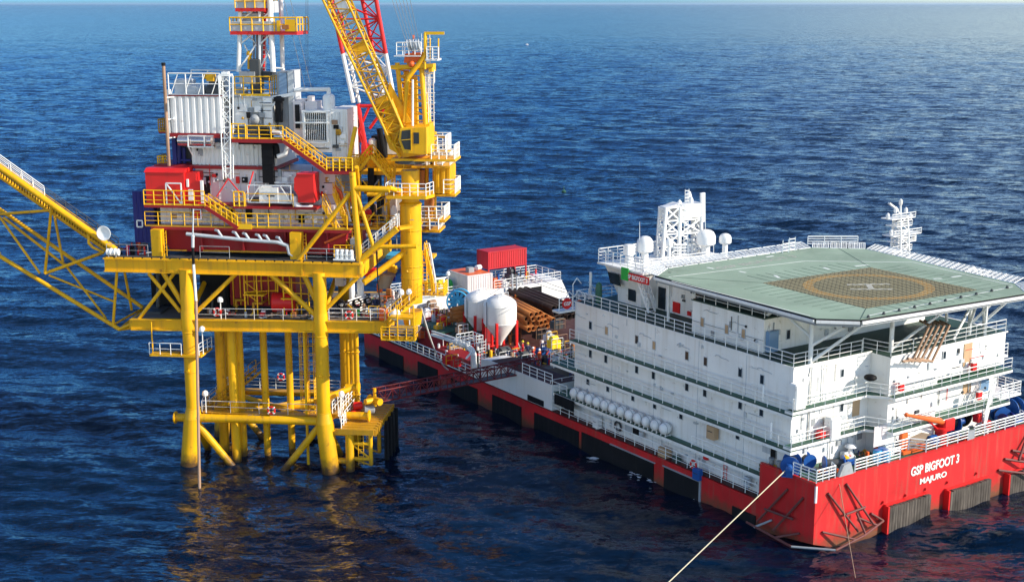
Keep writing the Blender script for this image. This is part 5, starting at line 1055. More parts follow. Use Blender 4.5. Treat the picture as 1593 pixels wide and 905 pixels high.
# stern deck railing on the hull edge
m = MB(); m.rail([(.1,2.6,4.9),(.15,.12,4.9),(2.3,.12,4.9),(2.7,.9,4.9)], 1.05, .75, .055, k=3)
m.cut(); m.rail([(4.6,.12,4.9),(10.1,.12,4.9)], 1.05, 1.5, .06, k=3); m.cut(); m.rail([(10.6,1.3,4.9),(12.6,1.3,4.9),(13.4,.12,4.9),(19,.12,4.9)], 1.05, 1.4, .06, k=3); m.cut(); m.rail([(19.8,.12,4.9),(SX-1.4,.12,4.9),(SX-1,1.0,4.9)], 1.05, 1.4, .06, k=3)
part('stern_railing', m, WRL, ship)
m = MB(); m.extr([(2.7,.05,4.9),(4.4,.05,4.9),(4.0,.05,5.9),(3.2,.05,5.8)],(0,.3,0)); m.cut(); m.box(19.05,19.7,.1,.3,4.9,5.7); part('mooring_fairlead', m, GRY, ship)
m = MB(); m.box(.05,.6,-.0,-.04,3.2,4.6); part('draft_plate', MB().box(-.02,.16,-.04,.1,3.3,4.7), PNK, ship)
# lettering on the stern
def text(F, body, name, mat, parent, o, ux, uy, h, w=None, ext=.02, bold=.012, label=None):
    cu = bpy.data.curves.new(name, 'FONT'); cu.body = body; cu.size = 1.0; cu.extrude = ext; cu.offset = bold
    tmp = bpy.data.objects.new('tmp_text', cu); COL.objects.link(tmp); dg = bpy.context.evaluated_depsgraph_get(); me = bpy.data.meshes.new_from_object(tmp.evaluated_get(dg)); bpy.data.objects.remove(tmp)
    xs = [v.co.x for v in me.vertices]; ys = [v.co.y for v in me.vertices]; x0, x1, y0, y1 = min(xs), max(xs), min(ys), max(ys)
    o, ux, uy = Vector(o), Vector(ux).normalized(), Vector(uy).normalized(); un = ux.cross(uy); sy_ = h/(y1-y0); sx_ = (w/(x1-x0)) if w else sy_
    base = BASE[parent.name]
    for v in me.vertices: c_ = v.co.copy(); v.co = o + ux*((c_.x-x0)*sx_) + uy*((c_.y-y0)*sy_) + un*(c_.z) - base
    me.materials.clear(); me.materials.append(mat); ob = bpy.data.objects.new(name, me); COL.objects.link(ob); ob.parent = parent; BASE[ob.name] = base; return props(ob, label)
text(S, 'GSP BIGFOOT 3', 'name_lettering', MWH, ship, (11.45,-.03,3.15), (1,0,0), (0,0,1), .82, 6.3, bold=.03)
text(S, 'MAJURO', 'port_lettering', MWH, ship, (12.7,-.03,2.05), (1,0,0), (0,0,1), .66, 3.5, bold=.03)
# right hand side platforms beyond the block
m = MB(); m.box(XE,XE+4.5,4.5,9,9.7,9.95); m.cut(); m.box(XE,XE+3.2,1.9,6,6.9,7.1); m.cut(); m.box(XE-.2,XE+.5,3,33,13.1,13.3); part('side_platform', m, WHC, ship)
m = MB(); m.rail([(XE+.1,4.5,9.95),(XE+4.4,4.5,9.95)],1.1,1.1,.045); m.cut(); m.rail([(XE+.2,1.95,7.1),(XE+3.1,1.95,7.1),(XE+3.1,6,7.1)],1.1,.9,.05,k=3); part('side_railing', m, WRL, ship)
m = MB(); m.stairs(s(1548,595,y=1.4), s(1532,660,y=.9), .9, XV*.9+YV*.4, r=.05); part('side_stair', m, WRL, ship)
m = MB(); m.box(XE+.2,XE+1.8,4.6,6.5,9.95,11.2); part('green_locker', m, GRN, ship)
m = MB(); m.lathe((XE+3.3,6,10), [(.8,0),(.8,2.0),(.5,2.3)], 20); m.tube((XE+1.0,7,12.2),(XE+3.6,7,12.3),.3,n=12); part('white_drum', m, WHC, ship)
lb = thing(S, 'lifeboat', 'orange-red lifeboat hull hanging below the right side platform at the picture edge', 'lifeboat', (XE+2.5,6,8.2)); m = MB(); c_ = V(XE+2.2,6.5,9.0)
m.add([c_+V(x,y,z) for x, y, z in ((-2,0,.5),(-1.2,-.9,.5),(1.2,-.9,.5),(2.4,0,.5),(1.2,.9,.5),(-1.2,.9,.5),(-1.6,0,-.2),(-1,-.5,-.45),(1.1,-.5,-.45),(2,0,-.2),(1.1,.5,-.45),(-1,.5,-.45))], [(0,1,2,3,4,5),(0,6,7,1),(1,7,8,2),(2,8,9,3),(3,9,10,4),(4,10,11,5),(5,11,6,0),(11,10,9,8,7,6)]); part('boat_hull', m, RED, lb)
part('gunwale', MB().tube(c_+V(-2,0,.5),c_+V(-1.2,-.9,.5),.06).tube(c_+V(-1.2,-.9,.5),c_+V(1.2,-.9,.5),.06).tube(c_+V(1.2,-.9,.5),c_+V(2.4,0,.5),.06), WHC, lb)
# house under the helideck
h1 = s(1187,549,z=13.36); hx, hy = h1.x, h1.y; h2 = s(1076,521,x=hx)
m = MB(); m.box(hx, 23, hy, h2.y, 13.37, 16.25); part('upper_house', m, WHC, ship)
uh = [o for o in kids(ship) if o.name.startswith('upper_house')][0]
m = MB(); m.box(hx-.1,23.2,hy-.1,h2.y+.1,16.26,16.36); m.box(hx-.02,hx+.01,hy,h2.y,14.4,14.43); part('house_roof', m, DGN, uh)
m = MB(); m.rail([(23,hy-.02,16.36),(hx,hy-.02,16.36),(hx,h2.y,16.36)], 1.1, 1.5, .035); m.rail([(hx+.1,h2.y,13.36),(hx+4,h2.y,13.36)],1.1,1.5,.03); part('house_railing', m, WRL, uh)
for X, Y in ((1093,501),(1131,512),(1157,519)): window(X, Y, x=hx, w=.36, h=.75, mat=WOD)
window(1226,520,y=hy,w=.36,h=.75); 
m = MB(); a_, b_ = s(1195,516,y=hy-.3), s(1209,545,y=hy-.3); m.bev(a_.x,b_.x,hy-.45,hy-.02,b_.z,a_.z,.04); part('blue_cabinet', m, BGL, uh)
m = MB()
for X, Y in ((1105,484),(1149,503)): c_ = S.q(X, Y, x=hx); m.cut(); m.path([(hx-.06,c_.y+.8,c_.z-.1),(hx-.10,c_.y+.4,c_.z+.08),(hx-.10,c_.y,c_.z-.03),(hx-.08,c_.y-.9,c_.z-.05)], .028, 5)
part('rain_gutter', m, LGR, uh)
m = MB(); m.box(hx+1.4,23,hy+1,h2.y,16.37,17.5); part('shadow_gap_block', m, DGR, uh)  # one dark block put in to darken the gap under the helideck
m = MB(); m.box(5.6, 24, h2.y, 27.0, 13.37, 17.2); part('inner_house', m, WHC, ship)
m = MB(); c_ = s(1053,478,x=5.6); m.box(5.5,5.58,c_.y-.5,c_.y+.5,c_.z-.5,c_.z+.5); part('red_fire_box', m, RED, ship)
m = MB(); c_ = s(1046,455,x=5.6); m.box(5.5,5.58,h2.y+.6,h2.y+3.2,15.2,16.2); m.cut(); m.box(5.5,5.58,25,26,13.5,15.6); part('dark_window', m, GLS, ship)
# wheelhouse
wh = part('wheelhouse', MB().extr([(5.2,26.6,13.37),(5.2,31.4,13.37),(3.6,31.9,17.0),(3.6,26.0,17.0)], (10,0,0)).extr([(5.2,26.9,13.37),(4.6,27.4,13.37),(4.6,31,13.37),(5.2,31.2,13.37)],(0,0,3.4)), WHC, ship)
m = MB(); m.box(4.50,4.59,28.2,29.3,13.8,16); m.cut(); m.extr([(3.85,31.2,15.2),(3.55,31.3,16.4),(3.55,29.6,16.4),(3.85,29.6,15.2)],(-.06,0,0)); part('bridge_window', m, GLS, wh)
m = MB(); m.box(3.2,16,25.6,32.6,17.02,17.2); part('bridge_roof', m, WHT, wh)
m = MB(); m.rail([(3.3,25.7,17.2),(3.3,32.5,17.2),(14,32.5,17.2)],1.3,1.2,.045,k=3); m.rail([(3.3,26,17.2),(12,26,17.2)],1.1,1.2,.04,k=3); part('roof_railing', m, WRL, wh)
m = MB(); m.stairs((4.1,25.2,13.4),(4.1,27.2,16.6),.8,XV,r=.04); m.cut(); m.tube((3.0,21.6,13.4),(3.0,21.6,18),.14,n=10); part('bridge_stair', m, WRL, ship)
m = MB(); m.lathe((2.6,31.5,13.4),[(.3,0),(.35,.9),(.3,1.8),(.1,2)],12); part('green_vent', m, GRN, ship)
c_ = s(991,433,x=3.0); t = part('name_board', MB().box(2.95,3.05,c_.y-1.75,c_.y+1.75,c_.z-.35,c_.z+.35), RED, ship)
text(S, 'GSP BIGFOOT 3', 'board_lettering', WHC, t, (2.93,c_.y+1.6,c_.z-.2), (0,-1,0), (0,0,1), .42, 3.2, bold=.02)
c_ = s(973,426,x=3.0); part('green_board', MB().box(2.9,3.0,c_.y-.5,c_.y+.55,c_.z-.6,c_.z+.6), BGR, ship)
# ------------------------------------------------ helideck
HZ = 18.0
poly = [s(X, Y, z=HZ) for X, Y in ((1022,429),(1039,417),(1262,385),(1347,387),(1579,441),(1597,456),(1338,497),(1270,495))]
heli = part('helideck', MB().prism([(q.x,q.y) for q in poly], HZ-.28, HZ), HDG, ship)
cen = V(sum(q.x for q in poly)/8, sum(q.y for q in poly)/8, HZ)
m = MB(); n = len(poly)
for k in range(n):
    a_, b_ = poly[k], poly[(k+1) % n]; o_ = ((a_+b_)/2-cen); o_.z = 0; o_.normalize(); m.beam(a_+V(0,0,-.22)+o_*.26, b_+V(0,0,-.22)+o_*.26, .14, .22)
part('edge_gutter', m, WHC, heli)
m = MB()
for k in range(n):
    a_, b_ = poly[k], poly[(k+1) % n]; o_ = ((a_+b_)/2-cen); o_.z = 0; o_.normalize(); m.beam(a_+V(0,0,-.09)+o_*.10, b_+V(0,0,-.09)+o_*.10, .17, .14)
part('edge_channel', m, BLK, heli)
m = MB()
for k in (6, 7, 5): a_, b_ = poly[k], poly[(k+1) % n]; m.beam(a_+V(0,0,-.45), b_+V(0,0,-.45), .25, .22)
for y_ in np.arange(1, 24, 2.6): m.box(3,26,y_,y_+.2,HZ-.75,HZ-.285)
m.box(3,26,.6,.9,HZ-.95,HZ-.285); m.box(4,4.3,.6,23,HZ-1,HZ-.285); m.box(15,15.3,.6,23,HZ-1,HZ-.285); part('underside_beams', m, GRY, heli)
# net, lines, ring and letter on the deck: thin coats each a few mm above the one below
def flat(pts, z, mat, nm, lab=None): return part(nm, MB().prism([(q[0],q[1]) for q in pts], z, z+.004), mat, heli, lab)
NQ = [s(X, Y, z=HZ) for X, Y in ((1186,440),(1354,416),(1521,451),(1347,480))]
flat(NQ, HZ+.004, NET, 'landing_net')
ctr = sum(NQ, V(0,0,0))/4
m = MB(); e1 = (NQ[1]-NQ[0]+NQ[2]-NQ[3])/4; e2 = (NQ[3]-NQ[0]+NQ[2]-NQ[1])/4
for nn in range(26):
    t_ = -1+2*(nn+.5)/26; m.beam(ctr+e1*t_-e2+V(0,0,.02), ctr+e1*t_+e2+V(0,0,.02), .045, .03); m.beam(ctr+e2*t_-e1+V(0,0,.022), ctr+e2*t_+e1+V(0,0,.022), .045, .03)
part('net_ropes', m, paint('net_rope', (.30,.27,.17), .9, .1, 0, .1), heli)
m = MB(); nseg = 72; vv = []
Rx = e1*.87; Ry = e2*.87
for k in range(nseg):
    t_ = 2*math.pi*k/nseg
    for f_ in (1, .84): vv.append(ctr+V(0,0,.0115)+ (Rx*math.cos(t_)+Ry*math.sin(t_))*f_)
m.add(vv, [(2*k, 2*((k+1) % nseg), 2*((k+1) % nseg)+1, 2*k+1) for k in range(nseg)]); 
if (vv[2]-vv[0]).cross(vv[1]-vv[0]).z < 0: pass
part('aiming_circle', m, RNG, heli)
m = MB(); hl = [s(X,Y,z=HZ) for X, Y in ((1317,443),(1384,442),(1323,450),(1389,450))]
m.beam(hl[0]+V(0,0,.02), hl[1]+V(0,0,.02), .42, .012); m.beam(hl[2]+V(0,0,.02), hl[3]+V(0,0,.02), .42, .012); m.beam((hl[0]+hl[1])/2+V(0,0,.028), (hl[2]+hl[3])/2+V(0,0,.028), .5, .012); part('letter_h', m, HMK, heli)
def ln(m, A, B, w=.12, z=HZ+.006): a_, b_ = s(*A, z=HZ), s(*B, z=HZ); m.beam(V(a_.x,a_.y,z), V(b_.x,b_.y,z), w, .006)
m = MB()
for A, B in (((1040,431),(1253,406)),((1253,406),(1420,408)),((1420,408),(1575,444)),((1045,437),(1260,491)),((1575,446),(1350,491))): ln(m, A, B, .13)
for A, B in (((1192,400),(1203,398)),((1330,414),(1350,412)),((1452,434),(1465,433)),((1480,431),(1495,429)),((1205,428),(1212,432)),((1150,422),(1160,424)),((1281,416),(1290,419)),((1100,416),(1110,418))): ln(m, A, B, .3)
part('perimeter_line', m, MWH, heli)
m = MB()
ex_, ey_ = (poly[7]-poly[0]).normalized(), (poly[2]-poly[1]).normalized()
nq = [V(q.x,q.y,HZ+.009) for q in NQ]
oc = [V(q.x,q.y,HZ+.009) for q in (poly[0],poly[3],poly[4],poly[6])]
for i_, q in enumerate(nq): m.beam(q, (oc[0],(poly[2]+poly[3])/2+V(0,0,.009),oc[2],oc[3])[i_], .05, .01)
for i_ in range(4):
    a_, b_ = nq[i_], nq[(i_+1) % 4]; mid = (a_+b_)/2-ctr; mid.z = 0; d_ = V(1,0,0) if abs(mid.x) > abs(mid.y) else V(0,1,0); d_ = d_*(1 if mid.dot(d_) > 0 else -1)
    for k in range(1, 12): c_ = a_.lerp(b_, k/12); m.beam(c_, c_+d_*(3.1 if i_ != 2 else 2.2), .04, .01)
part('panel_seam', m, DGN, heli)
for k, (X, Y) in enumerate([(1350+24*j, 494-5.1*j) for j in range(10)]):
    c_ = s(X, Y, z=HZ); part('edge_light', MB().lathe((c_.x,c_.y-.05,HZ), [(.14,0),(.14,.1),(.09,.14),(.09,.2),(.02,.23)], 10), DGR, heli)
text(S, 'GSP BIGFOOT 3', 'deck_lettering', HMK, heli, s(1121,419,z=HZ)+V(0,0,.008), s(1232,401,z=HZ)-s(1121,419,z=HZ), (s(1232,401,z=HZ)-s(1121,419,z=HZ)).cross(V(0,0,-1)), .9, 10.5, ext=.003, bold=.01)
# safety nets round the back
m = MB(); nt_ = MB()
for i_ in (0, 1, 2, 3, 4):
    a_, b_ = poly[i_], poly[i_+1]; o_ = ((a_+b_)/2-cen); o_.z = 0; o_.normalize(); L_ = (b_-a_).length; nk = max(1, round(L_/1.9))
    for k in range(nk):
        p0, p1 = a_.lerp(b_, (k+.06)/nk), a_.lerp(b_, (k+.94)/nk); u_ = o_*1.25+V(0,0,.38)
        for qa, qb in ((p0,p0+u_),(p1,p1+u_),(p0+u_,p1+u_),(p0,p1),(p0.lerp(p1,.33),p0.lerp(p1,.33)+u_),(p0.lerp(p1,.66),p0.lerp(p1,.66)+u_)): m.tube(qa, qb, .045, n=5, cap=False)
        for f_ in (.2,.4,.6,.8): nt_.tube(p0+u_*f_, p1+u_*f_, .018, n=4, cap=False)
        for f_ in (.12,.24,.45,.56,.78,.9): nt_.tube(p0.lerp(p1,f_), p0.lerp(p1,f_)+u_, .018, n=4, cap=False)
part('safety_net_frame', m, WRL, heli); part('safety_net_mesh', nt_, WRL, heli)
m = MB(); a_, b_ = s(1262,384,z=HZ), s(1340,384,z=HZ); m.rail([a_+V(0,.5,0), b_+V(0,.5,0)], 1.0, 1.6, .05, k=3); m.cut(); m.ladder(s(1222,393,z=HZ), 1.3, XV, .8, .06); m.ladder(s(1232,391,z=HZ), 1.4, XV, .8, .06); part('access_rail', m, WRL, heli)
# supports
def strut(mb, A, B, ya, yb, r): mb.tube(S.q(*A, y=ya), S.q(*B, y=yb), r, n=10)
m = MB(); zt = HZ-.5
for x_, y_ in ((3.2,4.2),(11.6,3.0),(4.2,12),(22,3.0),(24.4,3.2)): m.cut(); m.tube((x_,y_,13.36),(x_,y_,zt),.2,n=12)
for a_, b_ in (((3.2,4.2,13.4),(6.0,.6,17.4)),((3.2,4.2,14.8),(4.4,.8,17.4)),((3.2,4.2,17.3),(6.4,4.2,17.3)),((11.6,3,13.5),(17.2,.8,17.4)),((11.6,3,15.4),(8.8,.8,17.4)),((22,3,14.4),(20,.8,17.4)),((24.4,3.2,14.2),(26.4,1,17.5)),((22,3,14.2),(23.8,1,17.5)),((24.4,3.2,13.5),(23.4,3,17.4)),((3.2,4.2,15.5),(3.2,8.4,17.4)),((3.2,12,14),(3.2,8,17.4)),((19,2.4,13.4),(22,3,16)),((22.8,2,13.4),(22.8,2,17.4)),((18.2,2.6,15.2),(15.6,.8,17.4))): m.cut(); m.tube(a_, b_, .13, n=10)
m.tube((3.2,.8,17.35),(26,.8,17.35),.14,n=10); m.tube((2.9,1,17.4),(2.9,22,17.4),.14,n=10)
for k in range(7): m.tube((2.9,3+k*2.9,17.4),(4.8,3+k*2.9,16.4),.07,n=8)
part('support_frame', m, WRL, heli)
# ============================================================ THINGS ON THE BARGE
# life raft canisters on the side gallery
c0 = None; N_R = 12
ra, rb2 = s(896,612,x=.45), s(1036,661,x=.45)
ordn = ['first','second','third','fourth','fifth','sixth','seventh','eighth','ninth','tenth','eleventh','last']
for k in range(N_R):
    y_ = ra.y+(rb2.y-ra.y)*k/(N_R-1); base = (.42, y_, 3.68)
    lab = ordn[k]+' white raft canister counted from the far end of the side gallery row'
    if c0 is None:
        c0 = thing(S, 'life_raft_canister', lab, 'life raft', base, 'white life raft canisters along the side gallery')
        part('canister', MB().lathe((-.14,y_,4.36), [(.08,-.06),(.30,0),(.46,.16),(.53,.34),(.53,.50),(.56,.51),(.56,.57),(.53,.58),(.53,.74),(.46,.92),(.30,1.08),(.08,1.14)], 22, (1,0,0)), WHC, c0)
        part('strap', MB().ring((.2,y_,4.36),.54,.022,(1,0,0),20,5).ring((.62,y_,4.36),.54,.022,(1,0,0),20,5), GRY, c0)
        part('cradle', MB().beam((.12,y_-.3,3.68),(.2,y_-.3,4.2),.06).beam((.72,y_-.3,3.68),(.66,y_-.3,4.2),.06).beam((.12,y_+.3,3.68),(.2,y_+.3,4.2),.06).beam((.72,y_+.3,3.68),(.66,y_+.3,4.2),.06).box(.1,.76,y_-.34,y_-.26,3.75,3.8).box(.1,.76,y_+.26,y_+.34,3.75,3.8), WRL, c0)
    else: dup(c0, S, base, lab)
# ---- forward cargo area: raised white side block, silos, pipes, containers
part('side_house_deck', MB().box(.12,2.9,35.7,46.9,4.353,4.40).box(2.9,3.3,35.7,47,1.7,4.3), MDK, ship)
part('side_house', MB().extr([(0,35.6,1.69),(0,48.9,1.69),(0,48.9,4.1),(0,47,4.35),(0,35.6,4.35)],(3.0,0,0)), WHT, ship)
sh_ = [o for o in kids(ship) if o.name.startswith('side_house')][0]
m = MB()
for X0, X1_, Y0, Y1 in ((821,846,613,640),(863,893,612,640)):
    m.cut(); a_, b_ = s(X0,Y0,x=0), s(X1_,Y1,x=0); m.box(-.05,-.005,min(a_.y,b_.y),max(a_.y,b_.y),max(1.75,min(a_.z,b_.z)),min(4.1,max(a_.z,b_.z)))
part('side_opening', m, BLK, sh_)
m = MB(); m.rail([(.1,35.7,4.36),(.1,41.0,4.36)],1.1,1.4,.04); part('handrail', m, WRL, sh_)
m = MB(); m.rail([(.06,49.5,1.7),(.06,60,1.75),(.06,75,1.8)], 1.15, 1.35, .055, k=2, toe=True); part('bulwark_rail', m, WRL, ship)
m = MB(); m.box(.9,3.0,52.5,60,1.7,2.9); m.box(6.1,10,53.1,56,1.7,2.2); part('deck_house', m, RDK, ship)
part('green_deck_top', MB().box(2.2,9.2,60.5,67,4.2,4.4), GRN, ship)
m = MB(); m.box(2.4,9,60.6,66.8,1.7,4.19); part('red_pump_room', m, RDK, ship)
m = MB(); m.box(4.0,27,70.6,76.5,1.7,6.0); part('forecastle', m, WHT, ship)
fc = [o for o in kids(ship) if o.name.startswith('forecastle')][0]
m = MB(); m.rail([(4.1,70.7,6.02),(13,70.7,6.02)],1.1,1.3,.05); m.rail([(16.2,70.7,6.02),(26.8,70.7,6.02),(26.8,76.3,6.02)],1.1,1.3,.05); m.rail([(4.1,70.7,6.02),(4.1,76.3,6.02),(26.8,76.3,6.02)],1.1,1.3,.05); part('handrail', m, WRL, fc)
m = MB(); m.box(22,23.6,70.5,70.59,2.5,5.6); m.box(8,9.2,70.5,70.59,2.2,4.4); part('dark_opening', m, BLK, fc)
m = MB(); m.extr([(26.9,70.6,6.0),(26.9,70.6,1.7),(29.2,70.6,1.7)],(0,.2,0)); part('bulkhead_flare', m, WHT, fc)
# silos
def silo(X, Yb, yy, lab):
    c_ = s(X, Yb, y=yy); zt = S.q(X, 452 if X < 760 else 458, y=yy).z; zc_ = c_.z; R_ = 1.95 if X > 760 else 1.65
    t = thing(S, 'storage_silo', lab, 'silo', (c_.x,yy,2.0), 'white storage silos on the cargo deck'); H_ = zt-zc_
    part('tank', MB().lathe((c_.x,yy,zc_), [(.2,0),(.3,.35),(R_*.97,H_*.43),(R_,H_*.46),(R_,H_*.80),(R_*.95,H_*.86),(R_*.72,H_*.93),(R_*.35,H_*.98),(.3,H_*1.0),(.05,H_*1.01)], 32), WHC, t)
    part('seam', MB().ring((c_.x,yy,zc_+H_*.46),R_+.01,.035,n=32).ring((c_.x,yy,zc_+H_*.8),R_+.01,.03,n=32), WRL, t)
    m = MB(); m.lathe((c_.x+.3,yy,zc_+H_), [(.25,-.1),(.25,.2),(.1,.25)],12); m.rail([(c_.x-.7,yy-.7,zc_+H_*.92),(c_.x+.7,yy-.7,zc_+H_*.92)],.8,.5,.03); part('top_hatch', m, WRL, t)
    m = MB()
    for k in range(4):
        an = math.pi/4+k*math.pi/2; dx, dy = math.cos(an)*R_*1.02, math.sin(an)*R_*1.02; m.beam((c_.x+dx,yy+dy,1.7),(c_.x+dx,yy+dy,zc_+H_*.5),.26,.26); m.beam((c_.x+dx,yy+dy,2.4),(c_.x+math.cos(an+math.pi/2)*R_,yy+math.sin(an+math.pi/2)*R_,2.4),.12)
    part('red_leg', m, RED, t)
    part('fill_pipe', MB().tube((c_.x-R_-.1,yy-.3,2),(c_.x-R_-.1,yy-.3,zc_+H_*.9),.05,n=6), DGR, t)
silo(778,536,57,'larger white silo nearer the barge cabins standing on red legs'); silo(744,520,60.5,'smaller white silo on the left half hidden by the larger silo')
# containers
def container(X0, X1_, Y0, Y1, yy, L_, W_, H_, mat, name, lab, legs=0, corr=True, flip=False, tp=None):
    a_ = s(X0, Y1, y=yy); b_ = s(X1_, Y1, y=yy); zt = s((X0+X1_)/2, Y0, y=yy).z; t = thing(S, name, lab, 'container', (a_.x,yy,a_.z))
    part('shell', MB().box(a_.x,b_.x,yy,yy+W_,a_.z,zt), mat, t)
    m = MB()
    if corr: m.corr((a_.x,yy-.01,0),(b_.x,yy-.01,0),a_.z+.15,zt-.15,(0,-1,0),.34,.05); m.corr((a_.x-.01,yy+W_,0),(a_.x-.01,yy,0),a_.z+.15,zt-.15,(-1,0,0),.34,.05); part('corrugated_side', m, mat, t)
    m = MB()
    for x in (a_.x,b_.x):
        for y in (yy,yy+W_): m.box(x-.08,x+.08,y-.08,y+.08,a_.z-legs,zt+.02)
    for z in (a_.z+.06,zt-.04):
        m.box(a_.x,b_.x,yy-.07,yy+.03,z-.08,z+.08); m.box(a_.x-.07,a_.x+.03,yy,yy+W_,z-.08,z+.08)
    part('corner_frame', m, mat, t)
    if tp: part('top_panel', MB().box(a_.x+.1,b_.x-.1,yy+.1,yy+W_-.1,zt+.003,zt+.06), tp, t)
    return t, a_, b_, zt
container(760,818,389,419,73,6,2.6,2.6,paint('container_red', (.50,.022,.03), .5, .1, .15, .2),'red_container','red corrugated container raised on legs at the far end of the barge', 1.6)
t, a_, b_, zt = container(728,765,427,455,69.2,4,4.6,2.6,PNK,'white_container','white container with a rusty top at the far end of the barge', 0, True, tp=ORG)
t = thing(S, 'roof_winch', 'small white cylinder and grey motor on top of the white container', 'winch', (a_.x+2,70.5,zt+.06)); part('cylinder', MB().lathe((a_.x+2.4,71,zt+.5),[(.1,0),(.32,.05),(.32,.8),(.1,.9)],14,(1,.3,0)), WHC, t); part('motor', MB().bev(a_.x+1,a_.x+1.9,70.6,71.4,zt+.06,zt+.7), GRY, t)
# pipe stacks, every pipe a thing
pd = V(.18,1,0).normalized()
def pipe_stack(rows, X, Y, yy, L_, r_, mat, lab, grp, dr):
    c_ = s(X, Y, y=yy); base = None; k = 0; first = None
    for j, n_ in enumerate(rows):
        for i in range(n_):
            rl = ('bottom','second','third','top')[j] if j < len(rows)-1 else 'top'; lb_ = f"{('leftmost','second','third','fourth','fifth','sixth','seventh')[i]} {lab} {rl} row of the {grp}"
            b_ = V(c_.x+i*r_*2.06+(j % 2)*r_*1.03, yy+rnd.uniform(-.35,.35), c_.z+j*r_*1.76)
            if first is None:
                first = thing(S, 'steel_pipe', lb_, 'pipe', b_, grp); mb = MB(); q1 = b_+dr*L_; nn = 16
                a1 = dr.cross(ZV).normalized(); a2 = dr.cross(a1); vv = []
                for c2, rr in ((b_,r_*.86),(b_,r_),(q1,r_),(q1,r_*.86)): vv += [c2+a1*math.cos(2*math.pi*t/nn)*rr+a2*math.sin(2*math.pi*t/nn)*rr for t in range(nn)]
                mb.add(vv, [(q*nn+t, q*nn+(t+1) % nn, ((q+1) % 4)*nn+(t+1) % nn, ((q+1) % 4)*nn+t) for q in range(4) for t in range(nn)], True)
                part('pipe_wall', mb, mat, first)
                part('bore', MB().tube(b_+dr*.5, q1-dr*.5, r_*.855, n=12), BLK, first)
            else: dup(first, S, b_, lb_)
            k += 1
pipe_stack([7,6,5,3], 822, 512, 57.5, 11, .33, PIP, 'orange pipe in the', 'stack right of the silos', pd)
pipe_stack([5,5,4,3], 697, 500, 62.5, 6.5, .27, PIP, 'slim orange pipe in the', 'low stack left of the silos', V(1,.2,0).normalized())
pipe_stack([6,5,4], 860, 497, 59.5, 12, .40, DPI, 'dark brown pipe in the', 'dark stack behind the orange pipes', V(.1,1,0).normalized())
# cable reel
c_ = s(712,470,y=64.5); t = thing(S, 'cable_reel', 'light blue spoked cable reel left of the white silos', 'cable reel', (c_.x,64.5,c_.z-1.3)); ax_ = V(-.75,-.66,0)
m = MB(); m.ring(c_, 1.35, .11, ax_, 32, 6); m.ring(c_-ax_*1.4, 1.35, .1, ax_, 32, 6); aa = ax_.cross(ZV).normalized()
for k in range(12):
    e_ = aa*math.cos(k*math.pi/6)+ZV*math.sin(k*math.pi/6); m.beam(c_+e_*.25, c_+e_*1.33, .34, .06, up=ax_)
m.lathe(c_, [(.3,-.1),(.3,.12)], 16, ax_); part('flange', m, LBL, t)
part('drum', MB().lathe(c_-ax_*1.35, [(1.0,0),(1.0,1.3)], 24, ax_), BLK, t); part('stand', MB().beam(c_+V(-.4,-.4,-1.3),c_,.12).beam(c_-ax_*1.5+V(0,0,-1.3),c_-ax_*1.5,.12), WRL, t)
# yellow / green equipment left of the white container
c_ = s(700,452,y=70.8); t = thing(S, 'tarped_machine', 'yellow tarpaulin covered machine with a bright green side left of the white container', 'machine', (c_.x,72,6.0)); m = MB(); m.bev(c_.x-2.0,c_.x+.2,71.5,74,6.03,7.9,.3); part('yellow_cover', m, HYE, t); part('green_end', MB().lathe((c_.x+.3,72.4,7.0),[(.1,-.1),(.75,0),(.75,.7),(.2,.8)],16,(1,0,0)), BGR, t)
c_ = s(697,440,y=71); lamp(S, (c_.x,71,6.02), 2.6, 'white square floodlight on a post above the yellow tarpaulin', nm='deck_floodlight')
c_ = s(683,440,y=71); t = thing(S, 'davit_frame', 'white goalpost davit left of the yellow tarpaulin', 'davit', (c_.x,71,6.02)); part('frame', MB().beam((c_.x-.6,71,6.02),(c_.x-.6,71,8.3),.16).beam((c_.x+.7,71,6.02),(c_.x+.7,71,8.3),.16).beam((c_.x-.8,71,8.35),(c_.x+1,71,8.35),.16,.2).rail([(c_.x-.8,70.8,6.9),(c_.x+1,70.8,6.9)],.8,.5,.04), WRL, t)
# machines at the far right of the forecastle
for X_, Y_, w_, h_, mt, nm, lab in ((772,432,1.2,1.3,ORG,'orange_winch','orange winch on the bow deck below the red container'), (786,432,1.0,1.0,WHT,'white_box','white box on the bow deck right of the orange winch'), (797,436,1.3,2.4,DGR,'grey_windlass','tall dark grey windlass frame on the bow deck below the red container'), (808,425,.9,1.1,GRY,'grey_locker','grey locker on the bow deck beside the railing')):
    c_ = s(X_,Y_,y=71.6); t = thing(S, nm, lab, nm.split('_')[1], (c_.x,71.6,6.02)); m = MB(); m.bev(c_.x-w_/2,c_.x+w_/2,71.3,72.6,6.03,6.02+h_*.6,.08); m.lathe((c_.x-w_*.3,71.9,6.02+h_*.75),[(h_*.15,0),(h_*.25,.05),(h_*.15,.1),(h_*.15,w_*.5),(h_*.25,w_*.55),(h_*.1,w_*.6)],12,(1,0,0)); part('body', m, mt, t)
t = thing(S, 'tall_deck_post', 'two tall grey pipes standing in front of the bow bulkhead', 'post', s(797,468,y=69.8)); c_ = s(797,480,y=69.8); part('posts', MB().tube(c_,c_+V(0,0,4.6),.12,n=8).tube(c_+V(.7,0,-.2),c_+V(.7,0,4.2),.12,n=8), LGR, t)
